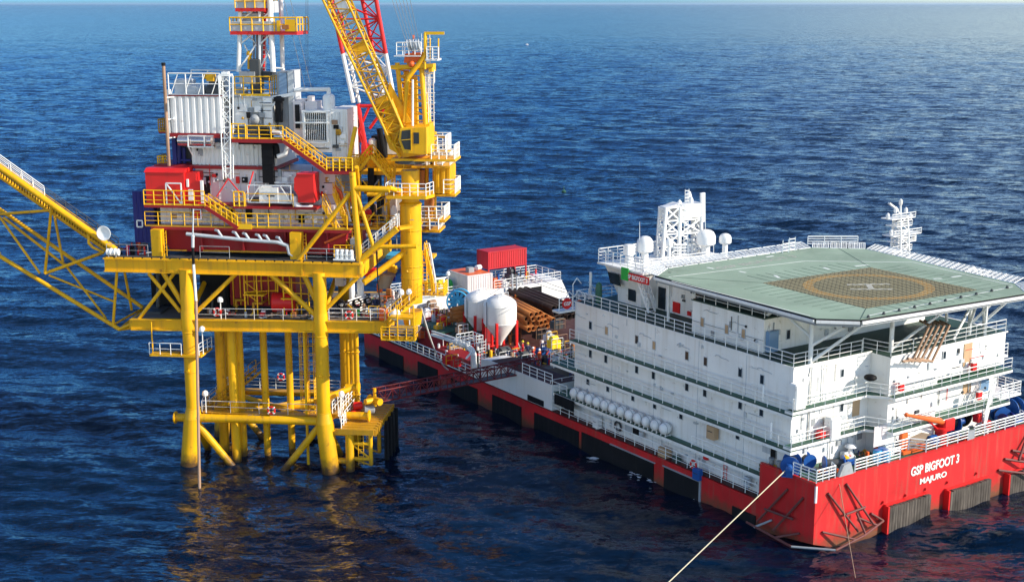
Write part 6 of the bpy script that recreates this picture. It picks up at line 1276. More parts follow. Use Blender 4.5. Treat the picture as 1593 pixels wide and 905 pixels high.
# scattered small cargo, each its own thing
items = [(672,505,'red_pump','red pump among the pipes at the foot of the yellow crane column',RED,66,1.3),(682,492,'red_engine','round red engine behind the railing left of the blue reel',RED,67,1.6),(660,520,'rust_box','rusty box nearest the crane column foot on the cargo deck',ORG,65,1.1),
 (676,480,'brown_crate','brown crate left of the black reel side',MRB,69,1.5),(694,500,'red_compressor','red compressor in front of the slim orange pipes',RED,63,1.4),(684,509,'yellow_pump','small yellow pump among the red machines',YEL,62,.9),(668,490,'steel_rack','pale steel rack at the left of the red machines',PNK,67,1.2),
 (811,468,'orange_bundle','orange wrapped bundle at the far end of the orange pipes',ORG,68,1.6),(646,520,'grey_skid','grey skid on the left edge of the cargo deck',GRY,66,1.2),(630,525,'blue_tarp_box','dark blue tarpaulin covered box beside the left rail',BLU,68,1.6),(644,530,'light_blue_box','light blue box beside the dark blue tarpaulin',LBL,66.5,1.1),
 (608,517,'red_tarp_box','red box beside the far left rail end',RED,71,1.6),(720,512,'rusty_valve','rusty valve block in front of the smaller silo',MRB,59,1.1),(706,540,'grey_cabinet','grey cabinet under the white pipe arm',GRY,58,1.0),(850,545,'blue_sack','blue and white wrapped sack behind the workers on the cargo deck',BLU,50,1.5),
 (866,535,'pale_yellow_tank','pale yellow tank lid between the sack and the cabins',HYE,48,1.3),(858,524,'steel_basket','grey steel basket near the end of the orange pipes',LGR,51,1.2),(842,520,'rope_pile','dark rope pile under the orange pipe ends',BLK,54,1.3),(790,560,'dark_machine','dark machine in front of the silo legs',DGR,52,2.0),
 (806,550,'red_gas_rack','red gas bottle rack right of the larger silo',RED,53,1.4),(870,505,'cable_drum','dark cable drum left of the cabin block top corner',DGR,44,1.2),(868,565,'winch_block','grey winch block on the second gallery tip',GRY,38,1.0),(702,560,'red_bottle_rack','red bottle rack under the red pump room deck',RED,52,1.2),
 (712,565,'fire_hose_box','red fire hose box behind the white pipe arm',RED,51,1.0),(820,560,'steel_skid','dark steel skid right of the gangway landing',DGR,47,1.3)]
for k, (X_, Y_, nm, lab, mt, yy, w_) in enumerate(items):
    c_ = s(X_, Y_, y=yy); z0 = max(c_.z-w_*.4, 1.7); t = thing(S, nm, lab, nm.split('_')[-1] if nm.split('_')[-1] not in ('box',) else 'box', (c_.x,yy,z0)); m = MB(); g_ = random.Random(k)
    m.bev(c_.x-w_*.5,c_.x+w_*.5,yy,yy+w_*.8,z0,z0+w_*g_.uniform(.45,.7),.06)
    if k % 3 == 0: m.lathe((c_.x-w_*.4,yy+w_*.3,z0+w_*.8),[(.1,0),(w_*.28,.05),(w_*.28,w_*.7),(.1,w_*.8)],14,(1,.2,0))
    elif k % 3 == 1: m.ball((c_.x,yy+w_*.4,z0+w_*.62),w_*.34,12,8); m.tube((c_.x-w_*.6,yy,z0+.1),(c_.x-w_*.6,yy,z0+w_),.06,n=6)
    else: m.path([(c_.x-w_*.5,yy-.1,z0+.2),(c_.x-w_*.5,yy-.1,z0+w_),(c_.x+w_*.4,yy-.1,z0+w_),(c_.x+w_*.4,yy+.4,z0+w_*.4)],.07,6)
    part('body', m, mt, t)
    part('base_frame', MB().rail([(c_.x-w_*.6,yy-.1,z0),(c_.x+w_*.6,yy-.1,z0)],w_*.9,w_*.6,.035,k=1), (WRL,YRL,MRB)[k % 3], t)
# white crane arm / loading pipe beside the gangway
c_ = s(737,578,y=50.5); t = thing(S, 'white_davit_arm', 'white curved davit with railed arm standing beside the gangway', 'davit', (c_.x,50.5,1.8)); m = MB(); tp_ = s(726,540,y=50.5)
m.path([(c_.x,50.5,1.8),(c_.x,50.5,tp_.z-1.0),(c_.x-.1,50.7,tp_.z-.5),(c_.x-.4,51.2,tp_.z-.1),(c_.x-.9,53,tp_.z+.1)],.34,12); a_ = s(672,520,y=62); m.beam((c_.x-.6,52,tp_.z),a_,.3,.3); m.beam((c_.x-.2,51,tp_.z+.3),a_+V(0,0,.4),.16); m.path([(c_.x-1.2,50.2,tp_.z-1.2),(c_.x-.5,50.2,tp_.z-.6),(c_.x-.9,51,tp_.z+.2)],.12,8); part('arm', m, WHC, t)
m = MB(); m.rail([(c_.x-1.3,50,tp_.z+.1),(c_.x+.9,50,tp_.z+.1),(c_.x+.9,52,tp_.z+.1),(c_.x-1.3,52,tp_.z+.1)],1.1,.6,.045,closed=True); m.ladder((c_.x+1.3,50.5,1.8),tp_.z-1.2,XV,.6,.05); m.ladder((c_.x+.9,50.4,1.8),tp_.z-1.8,XV,.5,.05); part('arm_railing', m, WRL, t)
# second level railings by the cargo deck
t = thing(S, 'green_tent', 'dark green flat shelter roof in front of the silos', 'shelter', s(720,530,y=60)); c_ = s(722,518,y=60); part('roof', MB().extr([(c_.x-3,60,c_.z-.4),(c_.x-.2,60,c_.z+.5),(c_.x+3,60,c_.z-.3)],(0,3,0)), DGN, t); part('posts', MB().tube((c_.x-2.9,60,1.7),(c_.x-2.9,60,c_.z-.4),.05,n=5).tube((c_.x+2.9,60,1.7),(c_.x+2.9,60,c_.z-.3),.05,n=5), WRL, t)
for X_, Y_, yy, L_ in ((848,555,44,6),(795,560,46,5),(884,520,38,3)):
    c_ = s(X_, Y_, y=yy)
t = thing(S, 'cargo_deck_rail', 'white railing above the forward end of the cabins with round sign boards', 'railing', (1,33.6,13.4)); a_, b_ = s(869,488,y=33.5), s(915,484,y=33.5)
m = MB(); m.rail([(a_.x-.0,33.4,12.6),(WX+3,33.4,12.6)],1.2,.8,.05); m.box(-.9,WX+3,33.3,34.4,12.35,12.55); m.path([(1.0,33.5,12.6),(1.0,33.6,15),(1.5,33.6,15.6),(2.0,33.6,15)],.05,6); m.tube((3.2,33.6,12.6),(3.2,33.6,16.0),.14,n=8); m.tube((3.0,33.6,15.0),(4.6,33.6,13.4),.06,n=6); m.path([(0,33.4,13.8),(.4,33.4,14.4),(1,33.4,13.8),(1.6,33.4,14.4),(2.2,33.4,13.8)],.05,6); part('rail', m, WRL, t)
c_ = s(882,472,y=33.2); part('oval_sign', MB().lathe((c_.x,33.2,c_.z),[(.02,-.05),(.56,-.05),(.56,.05),(.02,.05)],20,(0,1,0)), RED, t)
text(S, 'GSP', 'sign_lettering', WHC, t, (c_.x-.42,33.13,c_.z-.19), (1,0,0), (0,0,1), .38, .84, bold=.02)
t2 = thing(S, 'rescue_ring', 'orange and white ring on the railing right of the round red sign', 'lifebuoy', s(901,472,y=33.2)); part('ring', MB().ring(s(901,473,y=33.2),.34,.1,(0,1,0),18,8), ORG, t2)
# galleries: small things along the hull rail
def mini(X, Y, nm, lab, cat, mat, w=.5, h=.9, x=.5):
    c_ = S.q(X, Y, x=x); t = thing(S, nm, lab, cat, c_); part('body', MB().bev(c_.x-w*.3,c_.x+w*.3,c_.y-w/2,c_.y+w/2,c_.z,c_.z+h,.05), mat, t); part('handle', MB().tube((c_.x-w*.35,c_.y-w*.3,c_.z+h*.6),(c_.x-w*.35,c_.y+w*.3,c_.z+h*.6),.03,n=5), DGR, t)
mini(1098,714,'fire_extinguisher_box','red fire box on the white wall above the hull rail','fire box',RED,.5,.8,x=.85)
mini(1053,723,'green_bin','dark green bin behind the hull rail','bin',DGN,.8,.9); mini(1034,712,'brown_locker','brown locker behind the hull rail left of the green bin','locker',WOD,1.2,1.0); mini(929,667,'white_machine','white machine at the hull rail below the life rafts','machine',WHT,.9,1.3); mini(1108,682,'orange_cable_box','tan reel box on the side gallery right of the life rafts','box',WOD,1.0,1.2,x=.6)
mini(1162,757,'teal_drum','small teal drum at the near end of the hull rail','drum',LGR,.6,.9); mini(1085,745,'blue_fender_box','small blue box hanging on the red hull side','box',BLU,.9,1.0,x=-.1); mini(998,680,'grey_gas_box','grey box beside the open side doorway','box',LGR,.5,1.0,x=.6)
c_ = S.q(1079,722,x=0); t = buoy(S, V(-.02,c_.y,c_.z), 'red lifebuoy on the hull rail of the barge', (-1,0,0), .36)
c_ = S.q(961,663,x=.8); solo(S, 'hose_reel', MB().ring(c_,.5,.07,(-1,0,0),20,6).ring(c_,.38,.05,(-1,0,0),20,6), DGR, 'dark hose ring hanging on the white wall left of the side doorway', 'hose reel')
m = MB(); c_ = S.q(1128,735,x=.9); m.ladder((.9,c_.y,1.7),2.0,YV,.4,.035); solo(S, 'wall_ladder', m, RED, 'short red ladder against the white wall near the barge stern', 'ladder')
for X_, Y_ , lab in ((1187,610,'short white post on the middle gallery near the corner'),(1199,668,'short white post on the lower gallery near the corner')):
    c_ = S.q(X_, Y_+10, x=.3); solo(S, 'gallery_post', MB().lathe((.3,c_.y,c_.z-.2),[(.1,0),(.1,1.3),(.05,1.4)],8), WHC, lab, 'post')
HAZE = 1.7e-5
# ------------------------------------------------ antennas
t = thing(S, 'antenna_tower', 'white lattice tower with a solid head and two domes on top behind the helideck', 'antenna tower', (14,33,17.1))
TY = 30.5
def tq(X, Y, yy=TY): return S.q(X, Y, y=yy)
b0, b1 = tq(1029,405), tq(1093,405); t0, t1 = tq(1036,324), tq(1090,318)
m = MB()
co = [(b0,t0,0),(b1,t1,0),(b0+V(.5,1.5,0),t0+V(.3,1.2,0),1),(b1+V(0,1.5,0),t1+V(0,1.2,0),1),(tq(1056,405,TY-.3),tq(1058,322,TY-.3),0)]
for a_, b_, e_ in co: m.tube(a_-V(0,0,1.5), b_, .2, n=8)
for i_, j_ in ((0,4),(4,1),(2,3),(0,2),(1,3)):
    for k in range(4):
        f0, f1 = k/4, (k+1)/4; A0, A1 = co[i_][0].lerp(co[i_][1],f0), co[i_][0].lerp(co[i_][1],f1); B0, B1 = co[j_][0].lerp(co[j_][1],f0), co[j_][0].lerp(co[j_][1],f1)
        m.tube(A0,B1,.1,n=6); m.tube(B0,A1,.1,n=6); m.tube(A1,B1,.1,n=6)
part('tower_frame', m, WRL, t)
m = MB(); a_, b_ = tq(1059,322), tq(1092,336); m.box(a_.x,b_.x,TY-.2,TY+1.3,b_.z,a_.z+.2); m.extr([t0,t0+V(0,0,-.3),tq(1059,320),tq(1059,316)],(0,1.2,0)); part('head_panel', m, WHC, t)
m = MB(); m.beam(tq(1093,345,TY-.1), tq(1093,300,TY-.1), .5, .25); part('fin', m, WHC, t)
m = MB(); m.lathe(tq(1071,318,TY+1),[(.3,0),(.34,.8),(.2,1.25),(.05,1.4)],12); m.cut(); m.lathe(tq(1075,318,TY+.6),[(.2,0),(.24,.5),(.05,.8)],12); m.cut(); m.lathe(tq(1057,320,TY+.6),[(.2,0),(.2,.4),(.05,.6)],10); part('small_dome', m, WHC, t)
m = MB(); m.rail([tq(1048,405,TY-.7),tq(1082,405,TY-.7)],1.6,.5,.05,k=4); m.ladder(tq(1066,402,TY-.6),7,XV,.5,.05); part('tower_ladder', m, WRL, t)
def dome(X, Yt, Yb, wpx, yy, lab, ped=1.6, cap=False):
    a_ = S.q(X, Yt, y=yy); b_ = S.q(X, Yb, y=yy); R_ = (S.q(X+wpx/2,Yb,y=yy)-S.q(X-wpx/2,Yb,y=yy)).length/2; H_ = a_.z-b_.z
    t = thing(S, 'radome', lab, 'radome', (a_.x,yy,b_.z-ped), 'white radomes behind the helideck')
    prof = [(R_*.9,0),(R_,H_*.06),(R_,H_*.5),(R_*.95,H_*.64),(R_*.82,H_*.80),(R_*.6,H_*.92),(R_*.3,H_*.985),(.02,H_)]
    part('dome', MB().lathe(b_, prof, 24), WHC, t); part('pedestal', MB().tube(b_, b_-V(0,0,ped), R_*.45, n=14).ring(b_, R_*.8, .05, n=20), WHC, t)
dome(1003,367,391,20,30,'egg-shaped white radome on the far left of the bridge roof', 2.2)
dome(1098,357,380,22,29,'large white radome touching the right side of the lattice tower', 3.2)
dome(1128,363,378,14,28,'round white radome right of the lattice tower', 2.4)
dome(1041,371,382,9,29,'tiny white radome in front of the lattice tower', 2.4)
c_ = s(979,388,y=30.5); t = thing(S, 'radar_post', 'white square radar box on a post at the bridge corner', 'radar', (c_.x,30.5,17.2)); part('box', MB().bev(c_.x-.5,c_.x+.5,30.1,30.9,c_.z-.5,c_.z+.5,.08), WHC, t); part('post', MB().lathe((c_.x,30.5,17.2),[(.45,0),(.4,.8),(.2,1),(.2,c_.z-.5-17.2)],14), WHC, t)
for k, (X, Y0, Y1, lab) in enumerate(((995,345,415,'thin whip antenna left of the egg-shaped radome'),(1023,366,415,'thin whip antenna right of the egg-shaped radome'),(1097,300,390,'tall whip antenna beside the tower fin'),(1110,360,400,'whip antenna right of the large radome'))):
    a_, b_ = S.q(X,Y0,y=30), S.q(X,Y1,y=30); solo(S, 'whip_antenna', MB().tube(b_, a_, .045, .02, n=5), WRL, lab, 'antenna', None, 'whip antennas on the bridge')
# aft mast beyond the helideck
t = thing(S, 'signal_mast', 'white mast with cross arms and small platforms behind the right side of the helideck', 'mast', s(1400,395,y=26)); MY = 25
def mq(X, Y): return S.q(X, Y, y=MY)
m = MB(); m.truss(mq(1399,425), mq(1401,335), .8,.8,.55,.5, XV, YV, 8, .11, .06); m.tube(mq(1401,335), mq(1401,316), .1, n=8); part('mast_truss', m, WRL, t)
m = MB()
for X0, X1_, Y in ((1381,1417,341),(1383,1426,367),(1390,1418,377),(1381,1411,391),(1388,1412,352)):
    a_, b_ = mq(X0,Y), mq(X1_,Y); m.box(a_.x,b_.x,MY-.6,MY+.9,a_.z-.06,a_.z+.06); m.rail([(a_.x,MY-.6,a_.z),(b_.x,MY-.6,a_.z)],.55,.8,.04,k=1)
part('cross_platform', m, WRL, t)
m = MB(); m.beam(mq(1383,316), mq(1396,326), .3, .15); m.tube(mq(1396,326), mq(1400,334), .08, n=6); part('radar_arm', m, WHC, t)
m = MB()
for X, Y in ((1401,318),(1393,330),(1409,331),(1381,340),(1416,340),(1386,365),(1422,372),(1410,385)): m.lathe(mq(X,Y),[(.14,-.1),(.22,.1),(.2,.45),(.05,.6)],10)
part('mast_light', m, WHC, t)
c_ = s(1515,420,y=18.5); t = thing(S, 'deck_machinery_top', 'cluster of white pipe tops rising behind the right side of the helideck', 'machinery', c_); m = MB()
for X, Y0, Y1 in ((1508,418,434),(1513,413,434),(1519,420,434),(1525,422,434),(1535,428,436),(1545,430,438)): m.tube(S.q(X,Y1+8,y=18), S.q(X,Y0,y=18), .12, n=6)
m.rail([S.q(1500,432,y=18),S.q(1550,440,y=18)],1.1,.8,.04); m.ball(S.q(1514,420,y=18),.35); part('pipes', m, WHC, t)
# ------------------------------------------------ stern deck equipment
SD = 4.62
def sdq(X, Y): return S.q(X, Y, z=SD)
def winch(X, Y, mat, lab, R_=.62, ax=(1,0,0), name='mooring_winch', grp=None, wd_=.9):
    c_ = sdq(X, Y); t = thing(S, name, lab, 'winch', c_, grp); a_ = V(*ax).normalized(); sd_ = a_.cross(ZV); cc = c_+V(0,0,R_+.15)
    part('drum', MB().lathe(cc-a_*wd_/2, [(R_*.55,0),(R_*.55,wd_)], 18, a_), DGR if mat is not BLK else BLK, t)
    part('flange', MB().lathe(cc-a_*(wd_/2+.06), [(.1,0),(R_,.0),(R_,.09),(.1,.09)], 24, a_).lathe(cc+a_*(wd_/2), [(.1,0),(R_,.0),(R_,.09),(.1,.09)], 24, a_), mat, t)
    part('frame', MB().obox(c_+V(0,0,.08), a_*(wd_/2+.3), sd_*(R_*.8), V(0,0,.07)).obox(cc+a_*(wd_/2+.3)-V(0,0,.3), a_*.1, sd_*.25, V(0,0,R_*.7)).lathe(cc+a_*(wd_/2+.35),[(.28,0),(.28,.6),(.1,.65)],14,a_), mat, t)
    return t
winch(1230,737,BLU,'blue mooring winch at the near corner whose rope runs down to the water', .78, (-.8,-.6,0), wd_=1.3)
winch(1255,728,BLU,'blue winch standing second from the near stern corner', .6, (.3,1,0)); winch(1296,733,BLU,'blue winch beside the stern rail left of the white barrier', .6, (.9,-.5,0), wd_=1.5)
winch(1478,675,BLU,'blue cable winch right of the red deck crane', .95, (1,-.3,0), wd_=.8); winch(1492,664,GRN,'green reel between the blue winch and the black wheel', .6, (1,0,0), wd_=.9)
winch(1556,660,BLU,'blue winch near the far right end of the stern', .8, (.6,1,0)); winch(1574,653,BLU,'rightmost blue winch at the picture edge', 1.0, (1,0,0)); winch(1565,664,NVY,'dark blue winch in front of the rightmost winches', .6, (1,0,0))
c_ = sdq(1500,668); t = thing(S, 'rubber_hose_drum', 'large black rubber ring standing upright behind the blue cable winch', 'hose drum', c_); part('tyre', MB().ring(c_+V(0,.6,1.3),.85,.34,(1,.2,0),24,10), BLK, t); part('hub', MB().lathe(c_+V(-.15,.6,1.3),[(.1,0),(.5,.02),(.5,.28),(.1,.3)],16,(1,.2,0)), DGR, t)
# red deck crane
c_ = sdq(1462,690); t = thing(S, 'deck_crane', 'small red deck crane with its straight arm raised to the left on the stern', 'deck crane', c_); part('pedestal', MB().lathe(c_, [(.75,0),(.75,.15),(.5,.2),(.5,1.2),(.62,1.25),(.62,1.5),(.3,1.6)], 20), RED, t)
A_ = S.q(1410,645,y=c_.y-1.2); m = MB(); hd = c_+V(.2,0,1.7); m.tube(hd+V(.3,0,.2), A_, .34, .13, n=6); m.ball(A_,.2,8,6); part('arm', m, ORG, t); part('machinery', MB().bev(c_.x-.1,c_.x+1.3,c_.y-.5,c_.y+.6,c_.z+1.2,c_.z+2.3,.1).tube(c_+V(-.3,0,1.3),hd.lerp(A_,.4),.1,n=8), RED, t); part('blue_motor', MB().lathe(c_+V(-1.5,0,.5),[(.1,-.1),(.5,0),(.5,.8),(.1,.9)],14,(1,0,0)), BLU, t)
# orange frame machine
c_ = sdq(1388,706); t = thing(S, 'orange_winch_machine', 'orange arched frame machine with hoses beside the light blue barrels', 'machine', c_); m = MB(); m.path([c_+V(-1.0,.8,0),c_+V(-1.2,.8,1.9),c_+V(-.2,.8,2.4),c_+V(.9,.3,1.9),c_+V(1.2,.2,0)],.22,8); m.path([c_+V(1.2,.2,1.0),c_+V(1.9,-.2,.5),c_+V(4.2,-.6,.3)],.12,6); m.bev(c_.x+.6,c_.x+1.5,c_.y-.4,c_.y+.6,c_.z,c_.z+1.8,.1); m.beam(c_+V(.4,-.7,.2),c_+V(4.4,-.9,.2),.3,.25); part('arched_frame', m, ORG, t)
m = MB()
for k in range(4): m.ring(c_+V(.1,.1,.55+.15*k),.55-.05*k,.08,(1,.4,0),18,6)
part('black_hoses', m, BLK, t)
c_ = sdq(1420,693); t = thing(S, 'tarp_pile', 'grey-brown tarpaulin draped over cargo left of the red deck crane', 'tarpaulin', c_); m = MB(); 
vv = [c_+V(x,y,z) for x, y, z in ((-2.0,-.8,.1),(-1.4,-.9,1.1),(.3,-.9,1.3),(1.6,-.8,.9),(2.2,-.8,0),(-2,.9,.1),(-1.3,.9,1.4),(.3,1,1.6),(1.7,.9,1.1),(2.2,.9,.1))]; m.add(vv, [(0,1,2,3,4),(9,8,7,6,5),(0,5,6,1),(1,6,7,2),(2,7,8,3),(3,8,9,4),(4,9,5,0)]); part('cover', m, TAN, t); part('frame_under', MB().tube(c_+V(2.2,-.9,0),c_+V(3.2,-1,1.1),.06,n=6).ring(c_+V(2.7,-.4,.7),.55,.06,(1,.2,.1),16,5).ring(c_+V(3.0,-.2,.6),.5,.05,(.7,.6,.1),16,5), PNK, t)
for k, (X, Y, lab) in enumerate(((1364,716,'light blue plastic barrel nearest the white stern barrier'),(1371,713,'light blue plastic barrel behind the first one'),(1378,716,'light blue plastic barrel closest to the hull edge'))):
    c_ = sdq(X, Y+2); mb = MB().lathe(c_, [(.3,0),(.36,.06),(.36,.4),(.39,.42),(.36,.44),(.36,.85),(.33,1.0),(.28,1.04),(.28,1.0)], 18); t = thing(S, 'plastic_barrel', lab, 'barrel', c_, 'light blue barrels on the stern deck'); part('barrel', mb, LBL, t); part('lid', MB().lathe(c_+V(0,0,1.0),[(.3,0),(.3,.06),(.05,.08)],16), BLU, t)
# white house-like lockers and hoods on the stern deck
def hood(X0, X1_, Yb, Yt, lab, mat=WHC, dpt=1.6, nm='white_deck_locker', cat='locker', sl=.35):
    a_, b_ = sdq(X0, Yb), S.q(X1_, Yb, y=sdq(X0,Yb).y); H_ = S.q(X0,Yt,y=a_.y).z-SD; t = thing(S, nm, lab, cat, ((a_.x+b_.x)/2,a_.y,SD))
    part('body', MB().box(a_.x,b_.x,a_.y,a_.y+dpt,SD,SD+H_*.8), mat, t); part('sloped_lid', MB().extr([(a_.x-.05,a_.y-.05,SD+H_*.8),(b_.x+.05,a_.y-.05,SD+H_*.8),(b_.x-sl,a_.y-.05,SD+H_),(a_.x+sl,a_.y-.05,SD+H_)],(0,dpt+.1,0)), mat, t)
    part('door_seam', MB().box((a_.x+b_.x)/2-.02,(a_.x+b_.x)/2+.02,a_.y-.02,a_.y-.003,SD+.1,SD+H_*.75), GRY, t)
hood(1318,1336,708,662,'tall white machinery hood in the middle of the near stern deck', dpt=1.4); hood(1277,1287,703,675,'small white locker against the wall behind the blue winches', dpt=.8); hood(1338,1352,700,655,'white locker right of the tall machinery hood', dpt=1.0)
for X, Y, lab in ((1305,704,'first white cone shaped vent left of the tall hood'),(1322,712,'second white cone shaped vent in front of the tall hood')):
    c_ = sdq(X, Y); t = thing(S, 'cone_vent', lab, 'vent', c_, 'white cone vents on the stern deck'); part('cone', MB().lathe(c_, [(.55,0),(.2,.7),(.2,.9)], 16), WHC, t); part('cap', MB().lathe(c_+V(0,0,.9), [(.25,0),(.55,.1),(.3,.35),(.05,.4)], 16), WHC, t)
for X, Y, nm, mt, lab in ((1279,684,'red_hose_box',RED,'small red hose box on the stern wall behind the blue winches'),(1523,656,'red_life_box',RED,'red box hung on the stern wall above the black wheel'),(1537,668,'small_red_pump',RED,'small red pump on the deck right of the black wheel'),(1513,684,'net_heap',TAN,'pale heap of netting beside the black wheel')):
    c_ = sdq(X, Y); y_ = min(c_.y, 3.2 if X < 1341 else 1.2); c_ = S.q(X, Y, y=y_) if 'box' in nm else c_; t = thing(S, nm, lab, nm.split('_')[-1], c_); part('body', MB().bev(c_.x-.35,c_.x+.35,c_.y-.1,c_.y+.5,c_.z,c_.z+.7,.08), mt, t); part('lid', MB().bev(c_.x-.3,c_.x+.3,c_.y-.06,c_.y+.4,c_.z+.71,c_.z+.8,.02), mt, t)
for X, Y, lab, mat_ in ((1402,601,'red valve on the gallery floor of the left stern wall',RED),(1515,570,'red fire box on the upper gallery of the right stern wall',RED),(1523,615,'red and white box on the middle gallery of the right stern wall',RED)):
    c_ = S.q(X, Y, y=(3.5 if X < 1341 else 1.3)); X0 = c_.x; t = thing(S, 'gallery_fire_box', lab, 'fire box', c_); part('body', MB().bev(X0-.3,X0+.3,c_.y-.15,c_.y+.15,c_.z-.35,c_.z+.35,.04), mat_, t); part('lid', MB().box(X0-.32,X0+.32,c_.y-.17,c_.y+.15,c_.z+.352,c_.z+.42), WHC, t)
c_ = s(1205,742,z=4.9); t = thing(S, 'mooring_bitt', 'grey double bollard with a yellow stripe on the near side corner of the hull', 'bollard', (1.2,4.6,4.62)); part('posts', MB().lathe((.7,4.7,4.62),[(.2,0),(.2,.55),(.26,.6),(.24,.7)],14).lathe((.7,5.6,4.62),[(.2,0),(.2,.55),(.26,.6),(.24,.7)],14), GRY, t); part('base', MB().box(.35,1.05,4.3,6.0,4.62,4.72), YEL, t)
solo(S, 'green_drum', MB().lathe((.6,6.5,3.66),[(.28,0),(.3,.05),(.3,.85),(.26,.9)],16), GRN, 'green drum at the near end of the lower side gallery', 'drum')
# ------------------------------------------------ people
def person_mesh():
    pts = {'pelvis':(0,0,.95),'waist':(0,0,1.12),'chest':(0,.01,1.36),'neck':(0,.01,1.52),'head':(0,-.02,1.64),'crown':(0,-.01,1.76),
      'hl':(.1,0,.9),'kl':(.12,-.04,.5),'al':(.12,.02,.09),'tl':(.13,-.14,.04),'hr':(-.1,0,.9),'kr':(-.12,-.06,.5),'ar':(-.12,.03,.09),'tr':(-.13,-.13,.04),
      'sl':(.2,.01,1.42),'el':(.27,.03,1.14),'wl':(.25,-.12,.92),'fl':(.24,-.17,.85),'sr':(-.2,.01,1.42),'er':(-.28,.0,1.15),'wr':(-.22,-.2,1.04),'fr':(-.2,-.27,1.0)}
    ed = [('pelvis','waist'),('waist','chest'),('chest','neck'),('neck','head'),('head','crown'),('pelvis','hl'),('hl','kl'),('kl','al'),('al','tl'),('pelvis','hr'),('hr','kr'),('kr','ar'),('ar','tr'),('chest','sl'),('sl','el'),('el','wl'),('wl','fl'),('chest','sr'),('sr','er'),('er','wr'),('wr','fr')]
    rad = {'pelvis':.14,'waist':.13,'chest':.16,'neck':.065,'head':.1,'crown':.08,'hl':.1,'kl':.07,'al':.05,'tl':.045,'sl':.075,'el':.055,'wl':.038,'fl':.035}
    ks = list(pts); 
    def grow(sel, grow_, nm):
        me = bpy.data.meshes.new(nm); kk = [k for k in ks if k in sel]; me.from_pydata([pts[k] for k in kk], [(kk.index(a), kk.index(b)) for a, b in ed if a in sel and b in sel], [])
        o = bpy.data.objects.new('tmp_'+nm, me); COL.objects.link(o); md_ = o.modifiers.new('s','SKIN'); o.modifiers.new('u','SUBSURF').levels = 1
        for i, k in enumerate(kk):
            r_ = rad.get(k, rad.get(k[:-1]+'l' if k[-1] == 'r' else k, .05))+grow_; me.skin_vertices[0].data[i].radius = (r_, r_); me.skin_vertices[0].data[i].use_root = (k == 'pelvis')
        dg = bpy.context.evaluated_depsgraph_get(); out = bpy.data.meshes.new_from_object(o.evaluated_get(dg)); bpy.data.objects.remove(o)
        for q in out.polygons: q.use_smooth = True
        return out
    return grow(set(ks), 0, 'person_body'), grow(set(ks)-{'neck','head','crown','fl','fr','tl','tr'}, .022, 'coverall')
pb, pc = person_mesh(); pb.materials.append(SKN)
pcs = {}
def person(F, base, cov, hat, lab, rot=0.0):
    t = thing(F, 'person', lab, 'person', base, 'workers in coveralls'); t.rotation_euler = (0,0,F.yaw+rot)
    b_ = bpy.data.objects.new('body', pb); COL.objects.link(b_); b_.parent = t
    if cov.name not in pcs: c2 = pc.copy(); c2.materials.clear(); c2.materials.append(cov); pcs[cov.name] = c2
    c3 = bpy.data.objects.new('coverall', pcs[cov.name]); COL.objects.link(c3); c3.parent = t
    if hat.name not in pcs:
        mb = MB().lathe((0,-.01,1.70), [(.17,0),(.17,.02),(.13,.04),(.12,.1),(.07,.15),(.01,.16)], 16); hm = bpy.data.meshes.new('hard_hat'); hm.from_pydata([tuple(q) for q in mb.v], [], mb.f); hm.polygons.foreach_set('use_smooth', mb.sm); hm.materials.append(hat); pcs[hat.name] = hm
    h_ = bpy.data.objects.new('hard_hat', pcs[hat.name]); COL.objects.link(h_); h_.parent = t
for X, Y, yy, cv, ht, lab, rt in ((839,545,47,CVO,HRD,'worker in orange coverall standing right of the others on the cargo deck',.3),(829,545,48,CVR,HRD,'worker in red coverall second from the right on the cargo deck',1.2),(821,541,50,CVB,HYE,'worker in navy coverall and yellow hard hat near the red silo legs',-.6),(813,540,51,CVR,HYE,'worker in red coverall and yellow hard hat left of the others by the silo',.9)):
    c_ = S.q(X, Y, y=yy); z_ = 2.9; person(S, (c_.x,yy,z_), cv, ht, lab, rt)
part('cargo_hatch_deck', MB().box(3.5,9.5,45,53,1.7,2.9), PLT, ship)
for X, Y, cv, lab, rt in ((583,478,CVB,'worker in navy coverall left of the pair on the platform lower deck',.4),(589,480,CVB,'worker in navy coverall right of the pair on the platform lower deck',-.8),(568,352,CVR,'worker in red coverall on the machinery deck behind the tall strut',.2),(574,350,CVR,'worker in red coverall near the inclined walkway top',-.5)):
    c_ = p(X, Y, 2.8 if Y > 400 else 4.6); person(P, (c_.x, c_.y, c_.z if Y < 400 else 14.52), cv, HRD, lab, rt)
# ------------------------------------------------ gangway between platform and barge
A0 = P.w(P.q(583,622,y=4.5)); B0 = S.w(S.q(836,572,x=3.4))
g0, g1 = A0, B0; mid = g0.lerp(g1, .56)
WF = Frame(0.0, (0,0,0))
gw = thing(WF, 'gangway', 'dark red lattice gangway bridge reaching from the platform landing to the barge', 'gangway', g0)
d = (g1-g0).normalized(); sd_ = d.cross(ZV).normalized(); up_ = sd_.cross(d)
part('near_truss', MB().truss(g0+up_*.45, mid+up_*.45, .6,.55,.6,.55, sd_, up_, 14, .075, .045), GWR, gw)
part('far_truss', MB().truss(mid+up_*.45, g1+up_*.45, .6,.55,.6,.6, sd_, up_, 10, .075, .045), GWR, gw)
part('walking_floor', MB().obox((g0+g1)/2-up_*.1, d*((g1-g0).length/2), sd_*.6, up_*.03), DGR, gw)
part('end_hinge', MB().tube(g0-sd_*.9, g0+sd_*.9, .35, n=14).tube(g0-d*1.1, g0, .28, n=12).tube(g0+up_*.0-ZV*.6,g0+ZV*1.2,.16,n=10), YEL, gw)
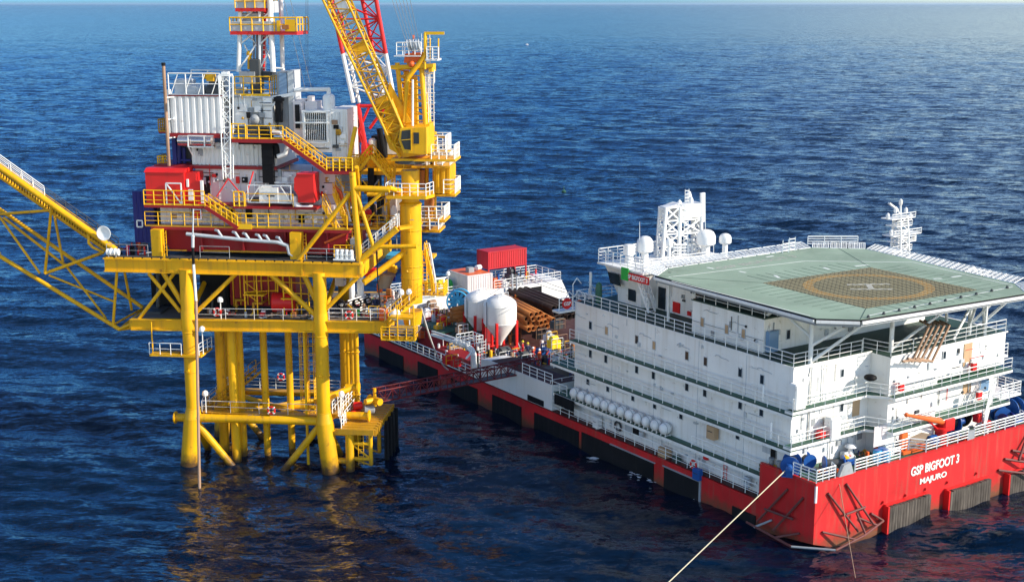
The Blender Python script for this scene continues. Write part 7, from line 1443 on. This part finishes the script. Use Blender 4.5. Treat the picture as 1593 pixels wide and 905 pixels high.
c_ = g0-d*.6-ZV*.9; solo(WF, 'gangway_motor', MB().lathe(c_-V(.5,0,0),[(.1,-.1),(.42,0),(.42,.9),(.1,1.0)],14,(1,.2,0)), GRY, 'grey blue motor drum at the platform end of the gangway', 'motor')
solo(WF, 'red_gangway_winch', MB().lathe(c_-V(1.6,-.4,-.3),[(.1,-.1),(.38,0),(.38,.8),(.1,.9)],14,(1,.2,0)).bev(c_.x-1.9,c_.x-.9,c_.y,c_.y+.8,c_.z-.6,c_.z-.1), RED, 'red winch left of the gangway end on the boat landing', 'winch')
# ------------------------------------------------ ropes
def rope(F, a_, b_, sag, r_, mat, nm, lab, cat='rope', n=24):
    pts = [Vector(a_).lerp(Vector(b_), k/n)-V(0,0,sag*4*(k/n)*(1-k/n)) for k in range(n+1)]; mb = MB()
    for k in range(n): mb.tube(pts[k], pts[k+1], r_, n=6, cap=False)
    return solo(F, nm, mb, mat, lab, cat, tuple(pts[0]))
st = S.w(S.q(1222,731,z=5.4)); r_ = V((1040-CX)/FPX, math.cos(TH), -math.sin(TH)) + V(0, math.sin(TH), math.cos(TH))*(-(905-CY)/FPX)
en = V(0,0,CAM_H)+r_*((CAM_H-1.6)/-r_.z); d_ = (en-st).normalized(); en2 = en+d_*((en.z+.6)/-d_.z)
rope(WF, st, en2, .0, .05, ROP, 'mooring_rope', 'long pale mooring rope running down from the blue corner winch of the barge')
a_ = S.w(S.q(1303,735,z=5.0)); b_ = WF.q(1328,905,z=-.5) if False else None
r2 = V((1332-CX)/FPX, math.cos(TH), -math.sin(TH)) + V(0, math.sin(TH), math.cos(TH))*(-(905-CY)/FPX); e2_ = V(0,0,CAM_H)+r2*(CAM_H/-r2.z)
rope(WF, a_, e2_, .1, .03, MRB, 'thin_mooring_rope', 'thin rope hanging from the stern corner rail into the water')
for Y0, Y1, lab in ((423,459,'upper thin cable from the red container to the railed corner of the cabins'),(433,461,'lower thin cable from the bow bulkhead to the railed corner of the cabins')):
    rope(S, S.q(818,Y0,y=71), S.q(912,Y1,y=33.8), .3, .035, CAB, 'stay_cable', lab, 'cable')
a_ = P.w(p(655,478,3)); b_ = S.w(S.q(697,575,y=55)); rope(WF, a_, b_, 1.2, .09, WHC, 'white_hose', 'white hose curving from the crane column down to the barge rail', 'hose')
# floating marks on the far water
for X, Y, lab, mt in ((820,70,'tiny white boat-like float far out on the open sea',WHC),(877,299,'small green buoy floating beyond the barge',GRN)):
    c_ = WF.q(X, Y, z=0); k_ = c_.y/400; t = thing(WF, 'floating_buoy', lab, 'buoy', c_); part('float', MB().lathe(c_-V(0,0,.3),[(.2,0),(.4*k_+.2,.3),(.45*k_+.2,.6),(.2,.7+.15*k_)],14), mt, t); part('top_mark', MB().tube(c_+V(0,0,.5),c_+V(0,0,1.2+.2*k_),.08,n=6), mt, t)

# jumble of small gear, too mixed to count, lying between the machines of the cargo deck
def jumble(F, x0, x1, y0, y1, z, n, seed, nm, lab, hmax=1.0):
    g_ = random.Random(seed); t = thing(F, nm, lab, 'deck gear', ((x0+x1)/2,(y0+y1)/2,z)); t['kind'] = 'stuff'; mbs = {}
    for k in range(n):
        mt = g_.choice([RED,RED,ORG,YRL,DGR,DGR,WHC,MRB,GRY,BLU,PNK,BLK,PIP,LGR,BGR if k % 7 == 0 else MRB]); mb = mbs.setdefault(mt.name, (MB(), mt))[0]
        x, y, w_, h_ = g_.uniform(x0,x1), g_.uniform(y0,y1), g_.uniform(.12,.5), g_.uniform(.2,hmax); k_ = g_.random()
        if k_ < .35: mb.bev(x-w_/2,x+w_/2,y,y+w_,z,z+h_,.03)
        elif k_ < .55: mb.lathe((x,y,z),[(w_*.4,0),(w_*.42,h_*.9),(w_*.3,h_)],12)
        elif k_ < .75: a_ = g_.uniform(0,6.28); mb.tube((x,y,z+.12),(x+math.cos(a_)*h_*2,y+math.sin(a_)*h_*2,z+.12+g_.uniform(0,.4)),.05+.05*g_.random(),n=7)
        elif k_ < .88: mb.ring((x,y,z+.1+g_.uniform(0,.3)),w_*.6,.05,(g_.uniform(-.3,.3),g_.uniform(-.6,.6),1),16,5)
        else: mb.rail([(x,y,z),(x+h_*1.4,y,z)],h_,h_*.7,.03,k=1)
    for nme, (mb, mt) in mbs.items(): part('gear', mb, mt, t)
jumble(S, 1.2, 8.5, 61.5, 69, 4.42, 60, 1, 'deck_gear', 'jumble of small gear on the green deck top near the bow')
jumble(S, 9, 13, 60, 69.5, 1.7, 60, 2, 'pump_gear', 'jumble of red and rusty gear left of the blue cable reel', 2.2)
jumble(S, 3.6, 9.4, 45.5, 52.8, 2.92, 70, 3, 'hatch_gear', 'jumble of small gear on the dark hatch deck by the gangway', .9)
jumble(S, 9.8, 16, 46, 55, 1.7, 70, 4, 'pipe_deck_gear', 'jumble of gear in front of the orange pipe stack', 1.8)
jumble(S, 1.0, 6, 49.6, 60, 2.0, 50, 5, 'rail_gear', 'jumble of gear behind the left rail of the barge', 1.5)
jumble(S, 14, 26, 70.9, 76, 6.02, 45, 6, 'bow_gear', 'jumble of gear around the containers on the bow deck', 1.3)
jumble(S, 3.0, 9.0, 36, 44, 4.37 if False else 1.7, 20, 7, 'low_deck_gear', 'jumble of gear beside the white side block', 1.4)
jumble(S, 14, 26, 37, 56, 1.7, 110, 20, 'main_deck_gear', 'jumble of gear on the main deck between the pipes and the cabins', 2.2)
jumble(P, -.2+.9, 5.3, .5, 8, 14.53, 80, 8, 'platform_deck_gear', 'jumble of gear on the right half of the platform lower deck', 1.3)
jumble(P, -12, -1.2, .5, 2.2, 14.35, 40, 9, 'front_deck_gear', 'jumble of gear along the front of the platform lower deck', .6)
jumble(P, 2.2, 7.0, 4.6, 9, p(560,352,4).z, 40, 10, 'machinery_gear', 'jumble of gear on the mid-height machinery deck', 1.5)
jumble(P, -20, -16.8, .8, 6, 19.96, 26, 11, 'boom_foot_gear', 'jumble of dark gear on the upper deck behind the white dish', 1.0)
jumble(S, 3.0, 26, 3.0, 3.5, 4.63, 0, 12, 'x', 'x') if False else None
jumble(S, 1.5, 9.6, .8, 3.2, 4.63, 34, 13, 'stern_gear', 'jumble of small gear on the near stern deck', .7)
jumble(S, 14, 26.5, .6, 1.5, 4.63, 34, 14, 'far_stern_gear', 'jumble of small gear behind the far stern rail', .6)
# white water where the swell breaks on the steel
def foam(pts, lab_n):
    g_ = random.Random(17); mb = MB()
    for (wx, wy, rx, ry, n_) in pts:
        for k in range(n_):
            a_ = g_.uniform(0,6.28); r_ = g_.random()**.6; x, y = wx+math.cos(a_)*r_*rx, wy+math.sin(a_)*r_*ry; s_ = g_.uniform(.05,.26)*(1.2-r_*.7); m_ = g_.randint(5,8); ring_ = []
            for j in range(m_):
                b_ = 6.283*j/m_; rr = s_*g_.uniform(.5,1.3); px_, py_ = x+math.cos(b_)*rr*1.9, y+math.sin(b_)*rr*.8; ring_.append(V(px_, py_, sea_height(px_, py_)+.03))
            c_ = V(x, y, sea_height(x, y)+.03+s_*.35); mb.add([c_]+ring_, [(0,1+j,1+(j+1) % m_) for j in range(m_)], True)
    fm = paint('sea_foam', (.75,.78,.80), .8, .1, 0, 0); o = solo(WF, lab_n, mb, fm, None, None, None, None, 'stuff'); return o
fp = []
for X, Y, n_, rx in ((1015,741,70,2.4),(1100,768,60,2.6),(925,712,16,.8)):
    c_ = WF.q(X, Y, z=0); fp.append((c_.x, c_.y, rx, rx*.8, n_))
foam(fp, 'foam')
# the air between here and the horizon
hz = MB().box(-78000,78000,-500,78000,-3,66); hzm = bpy.data.materials.new('haze_air'); hzm.use_nodes = True; hn = hzm.node_tree; hn.nodes.clear()
pv = hn.nodes.new('ShaderNodeVolumePrincipled'); pv.inputs['Color'].default_value = (.62,.80,1.0,1); pv.inputs['Density'].default_value = HAZE; pv.inputs['Anisotropy'].default_value = .25
mo = hn.nodes.new('ShaderNodeOutputMaterial'); hn.links.new(pv.outputs[0], mo.inputs['Volume'])
solo(WF, 'haze', hz, hzm, None, None, (0,0,0), None, 'stuff')

# small fittings on the walls: vents, junction boxes, lamps, cable runs and drip pipes
def fittings(parent, org, du, dn, W_, H_, n, seed, mats, big=1.0):
    g_ = random.Random(seed); org, du, dn = Vector(org), Vector(du), Vector(dn); mbs = {}
    for k in range(n):
        mt = g_.choice(mats); mb = mbs.setdefault(mt.name, (MB(), mt))[0]; u, z = g_.uniform(.2, W_-.2), g_.uniform(.15, H_-.3); c_ = org+du*u+V(0,0,z)+dn*.03; k_ = g_.random()
        if k_ < .34: w_, h_ = g_.uniform(.08,.3)*big, g_.uniform(.08,.35)*big; mb.obox(c_+dn*.04, du*w_, dn*.07, V(0,0,h_))
        elif k_ < .52: mb.lathe(c_, [(.11*big,0),(.13*big,.05),(.06*big,.14)], 10, dn)
        elif k_ < .78: h_ = min(H_-z, g_.uniform(.5,2.2)); mb.tube(c_+dn*.05, c_+dn*.05+V(0,0,h_), g_.uniform(.022,.05)*big, n=6)
        else: w_ = g_.uniform(.5,2.4); w_ = min(w_, W_-u); mb.tube(c_+dn*.05, c_+dn*.05+du*w_, g_.uniform(.02,.04)*big, n=6)
    for nm_, (mb, mt) in mbs.items(): part('wall_fittings', mb, mt, parent, None, 'stuff')
G_ = [GRY, LGR, WHC, DGR]
for z0, h_, sd_n in ((10.3,2.9,31),(7.3,2.2,32),(3.9,2.6,33),(1.9,1.6,34)): fittings(ship, (WX,WY+.3,z0), (0,1,0), (-1,0,0), 28.5, h_, 18, sd_n, [LGR, WHC, WHC, LGR], .6)
for z0, h_, sd_n in ((10.5,2.6,41),(7.4,2.2,42),(4.8,2.0,43)):
    fittings(ship, (WX+.2,WY,z0), (1,0,0), (0,-1,0), 8.6, h_, 12, sd_n, [LGR,WHC,GRY])
    fittings(ship, (X1+.2,YB,z0), (1,0,0), (0,-1,0), 6, h_, 9, sd_n+10, G_); fittings(ship, (16.6,1.8 if z0 > 10 else 2.75,z0), (1,0,0), (0,-1,0), 8.6, h_, 16, sd_n+20, G_+[RED])
fittings(ship, (hx,hy+.1,13.6), (0,1,0), (-1,0,0), 9.5, 2.4, 12, 55, G_); fittings(ship, (hx+.2,hy,13.6), (1,0,0), (0,-1,0), 14, 2.4, 22, 56, G_)
fittings(ship, (5.6,h2.y+.2,13.6), (0,1,0), (-1,0,0), 7, 3.2, 18, 57, G_+[RED])
M_ = [GRY, LGR, WHC, DGR, MRB, YDK, BLK]
xw0, xw1 = p(256,340,2.6).x, p(526,340,2.6).x; fittings(sub, (xw0,2.55,23.0), (1,0,0), (0,-1,0), xw1-xw0, 1.9, 60, 61, M_)
xw0, xw1 = p(308,290,3.4).x, p(520,290,3.4).x; fittings(sub, (xw0,3.35,25.5), (1,0,0), (0,-1,0), xw1-xw0, 2.9, 60, 62, M_+[RED])
xw0, xw1 = p(300,240,4).x, p(428,240,4).x; fittings(sub, (xw0,3.98,28.9), (1,0,0), (0,-1,0), xw1-xw0, 2.0, 20, 63, M_)
xw0, xw1 = p(364,180,3.8).x, p(426,180,3.8).x; fittings(up2, (xw0,3.4,31.8), (1,0,0), (0,-1,0), xw1-xw0, 3.0, 22, 64, M_)
cool = bpy.data.objects['air_cooler']; xw0, xw1 = p(518,200,3.5).x, p(540,200,3.5).x; fittings(cool, (xw0,3.45,29.5), (1,0,0), (0,-1,0), xw1-xw0, 3.8, 14, 65, M_)
xw0, xw1 = p(458,230,3.4).x, p(514,230,3.4).x; fittings(cool, (xw0,3.35,29.4), (1,0,0), (0,-1,0), xw1-xw0, 1.0, 10, 66, M_)
fittings(bpy.data.objects['pedestal_crane'], (CXp-.5,CYp-1.0,15.2), (1,0,0), (0,-1,0), 1.0, 9, 8, 67, [YEL, YRL, GRY])
# more steelwork behind the right strut: short yellow members, handrails and pipes of the machinery deck
g_ = random.Random(71); mb = MB(); mb2 = MB()
for k in range(26):
    X_, Y_ = g_.uniform(505,618), g_.uniform(275,395); yy = g_.uniform(3.2,6.5); a_ = p(X_, Y_, yy); d_ = g_.choice([V(0,0,1.6),V(1.3,0,0),V(.9,0,1.1),V(0,1.4,0),V(-.8,0,1.0)]); (mb if k % 3 else mb2).tube(a_, a_+d_*g_.uniform(.6,1.3), g_.uniform(.05,.12), n=7)
for Y_, yy in ((300,5.2),(330,5.0),(372,2.6)):
    a_, b_ = p(512,Y_,yy), p(560,Y_,yy); mb.rail([a_, b_], 1.0, .8, .035)
part('secondary_steel', mb, YRL, md, None, 'stuff'); part('secondary_pipes', mb2, GRY, md, None, 'stuff')
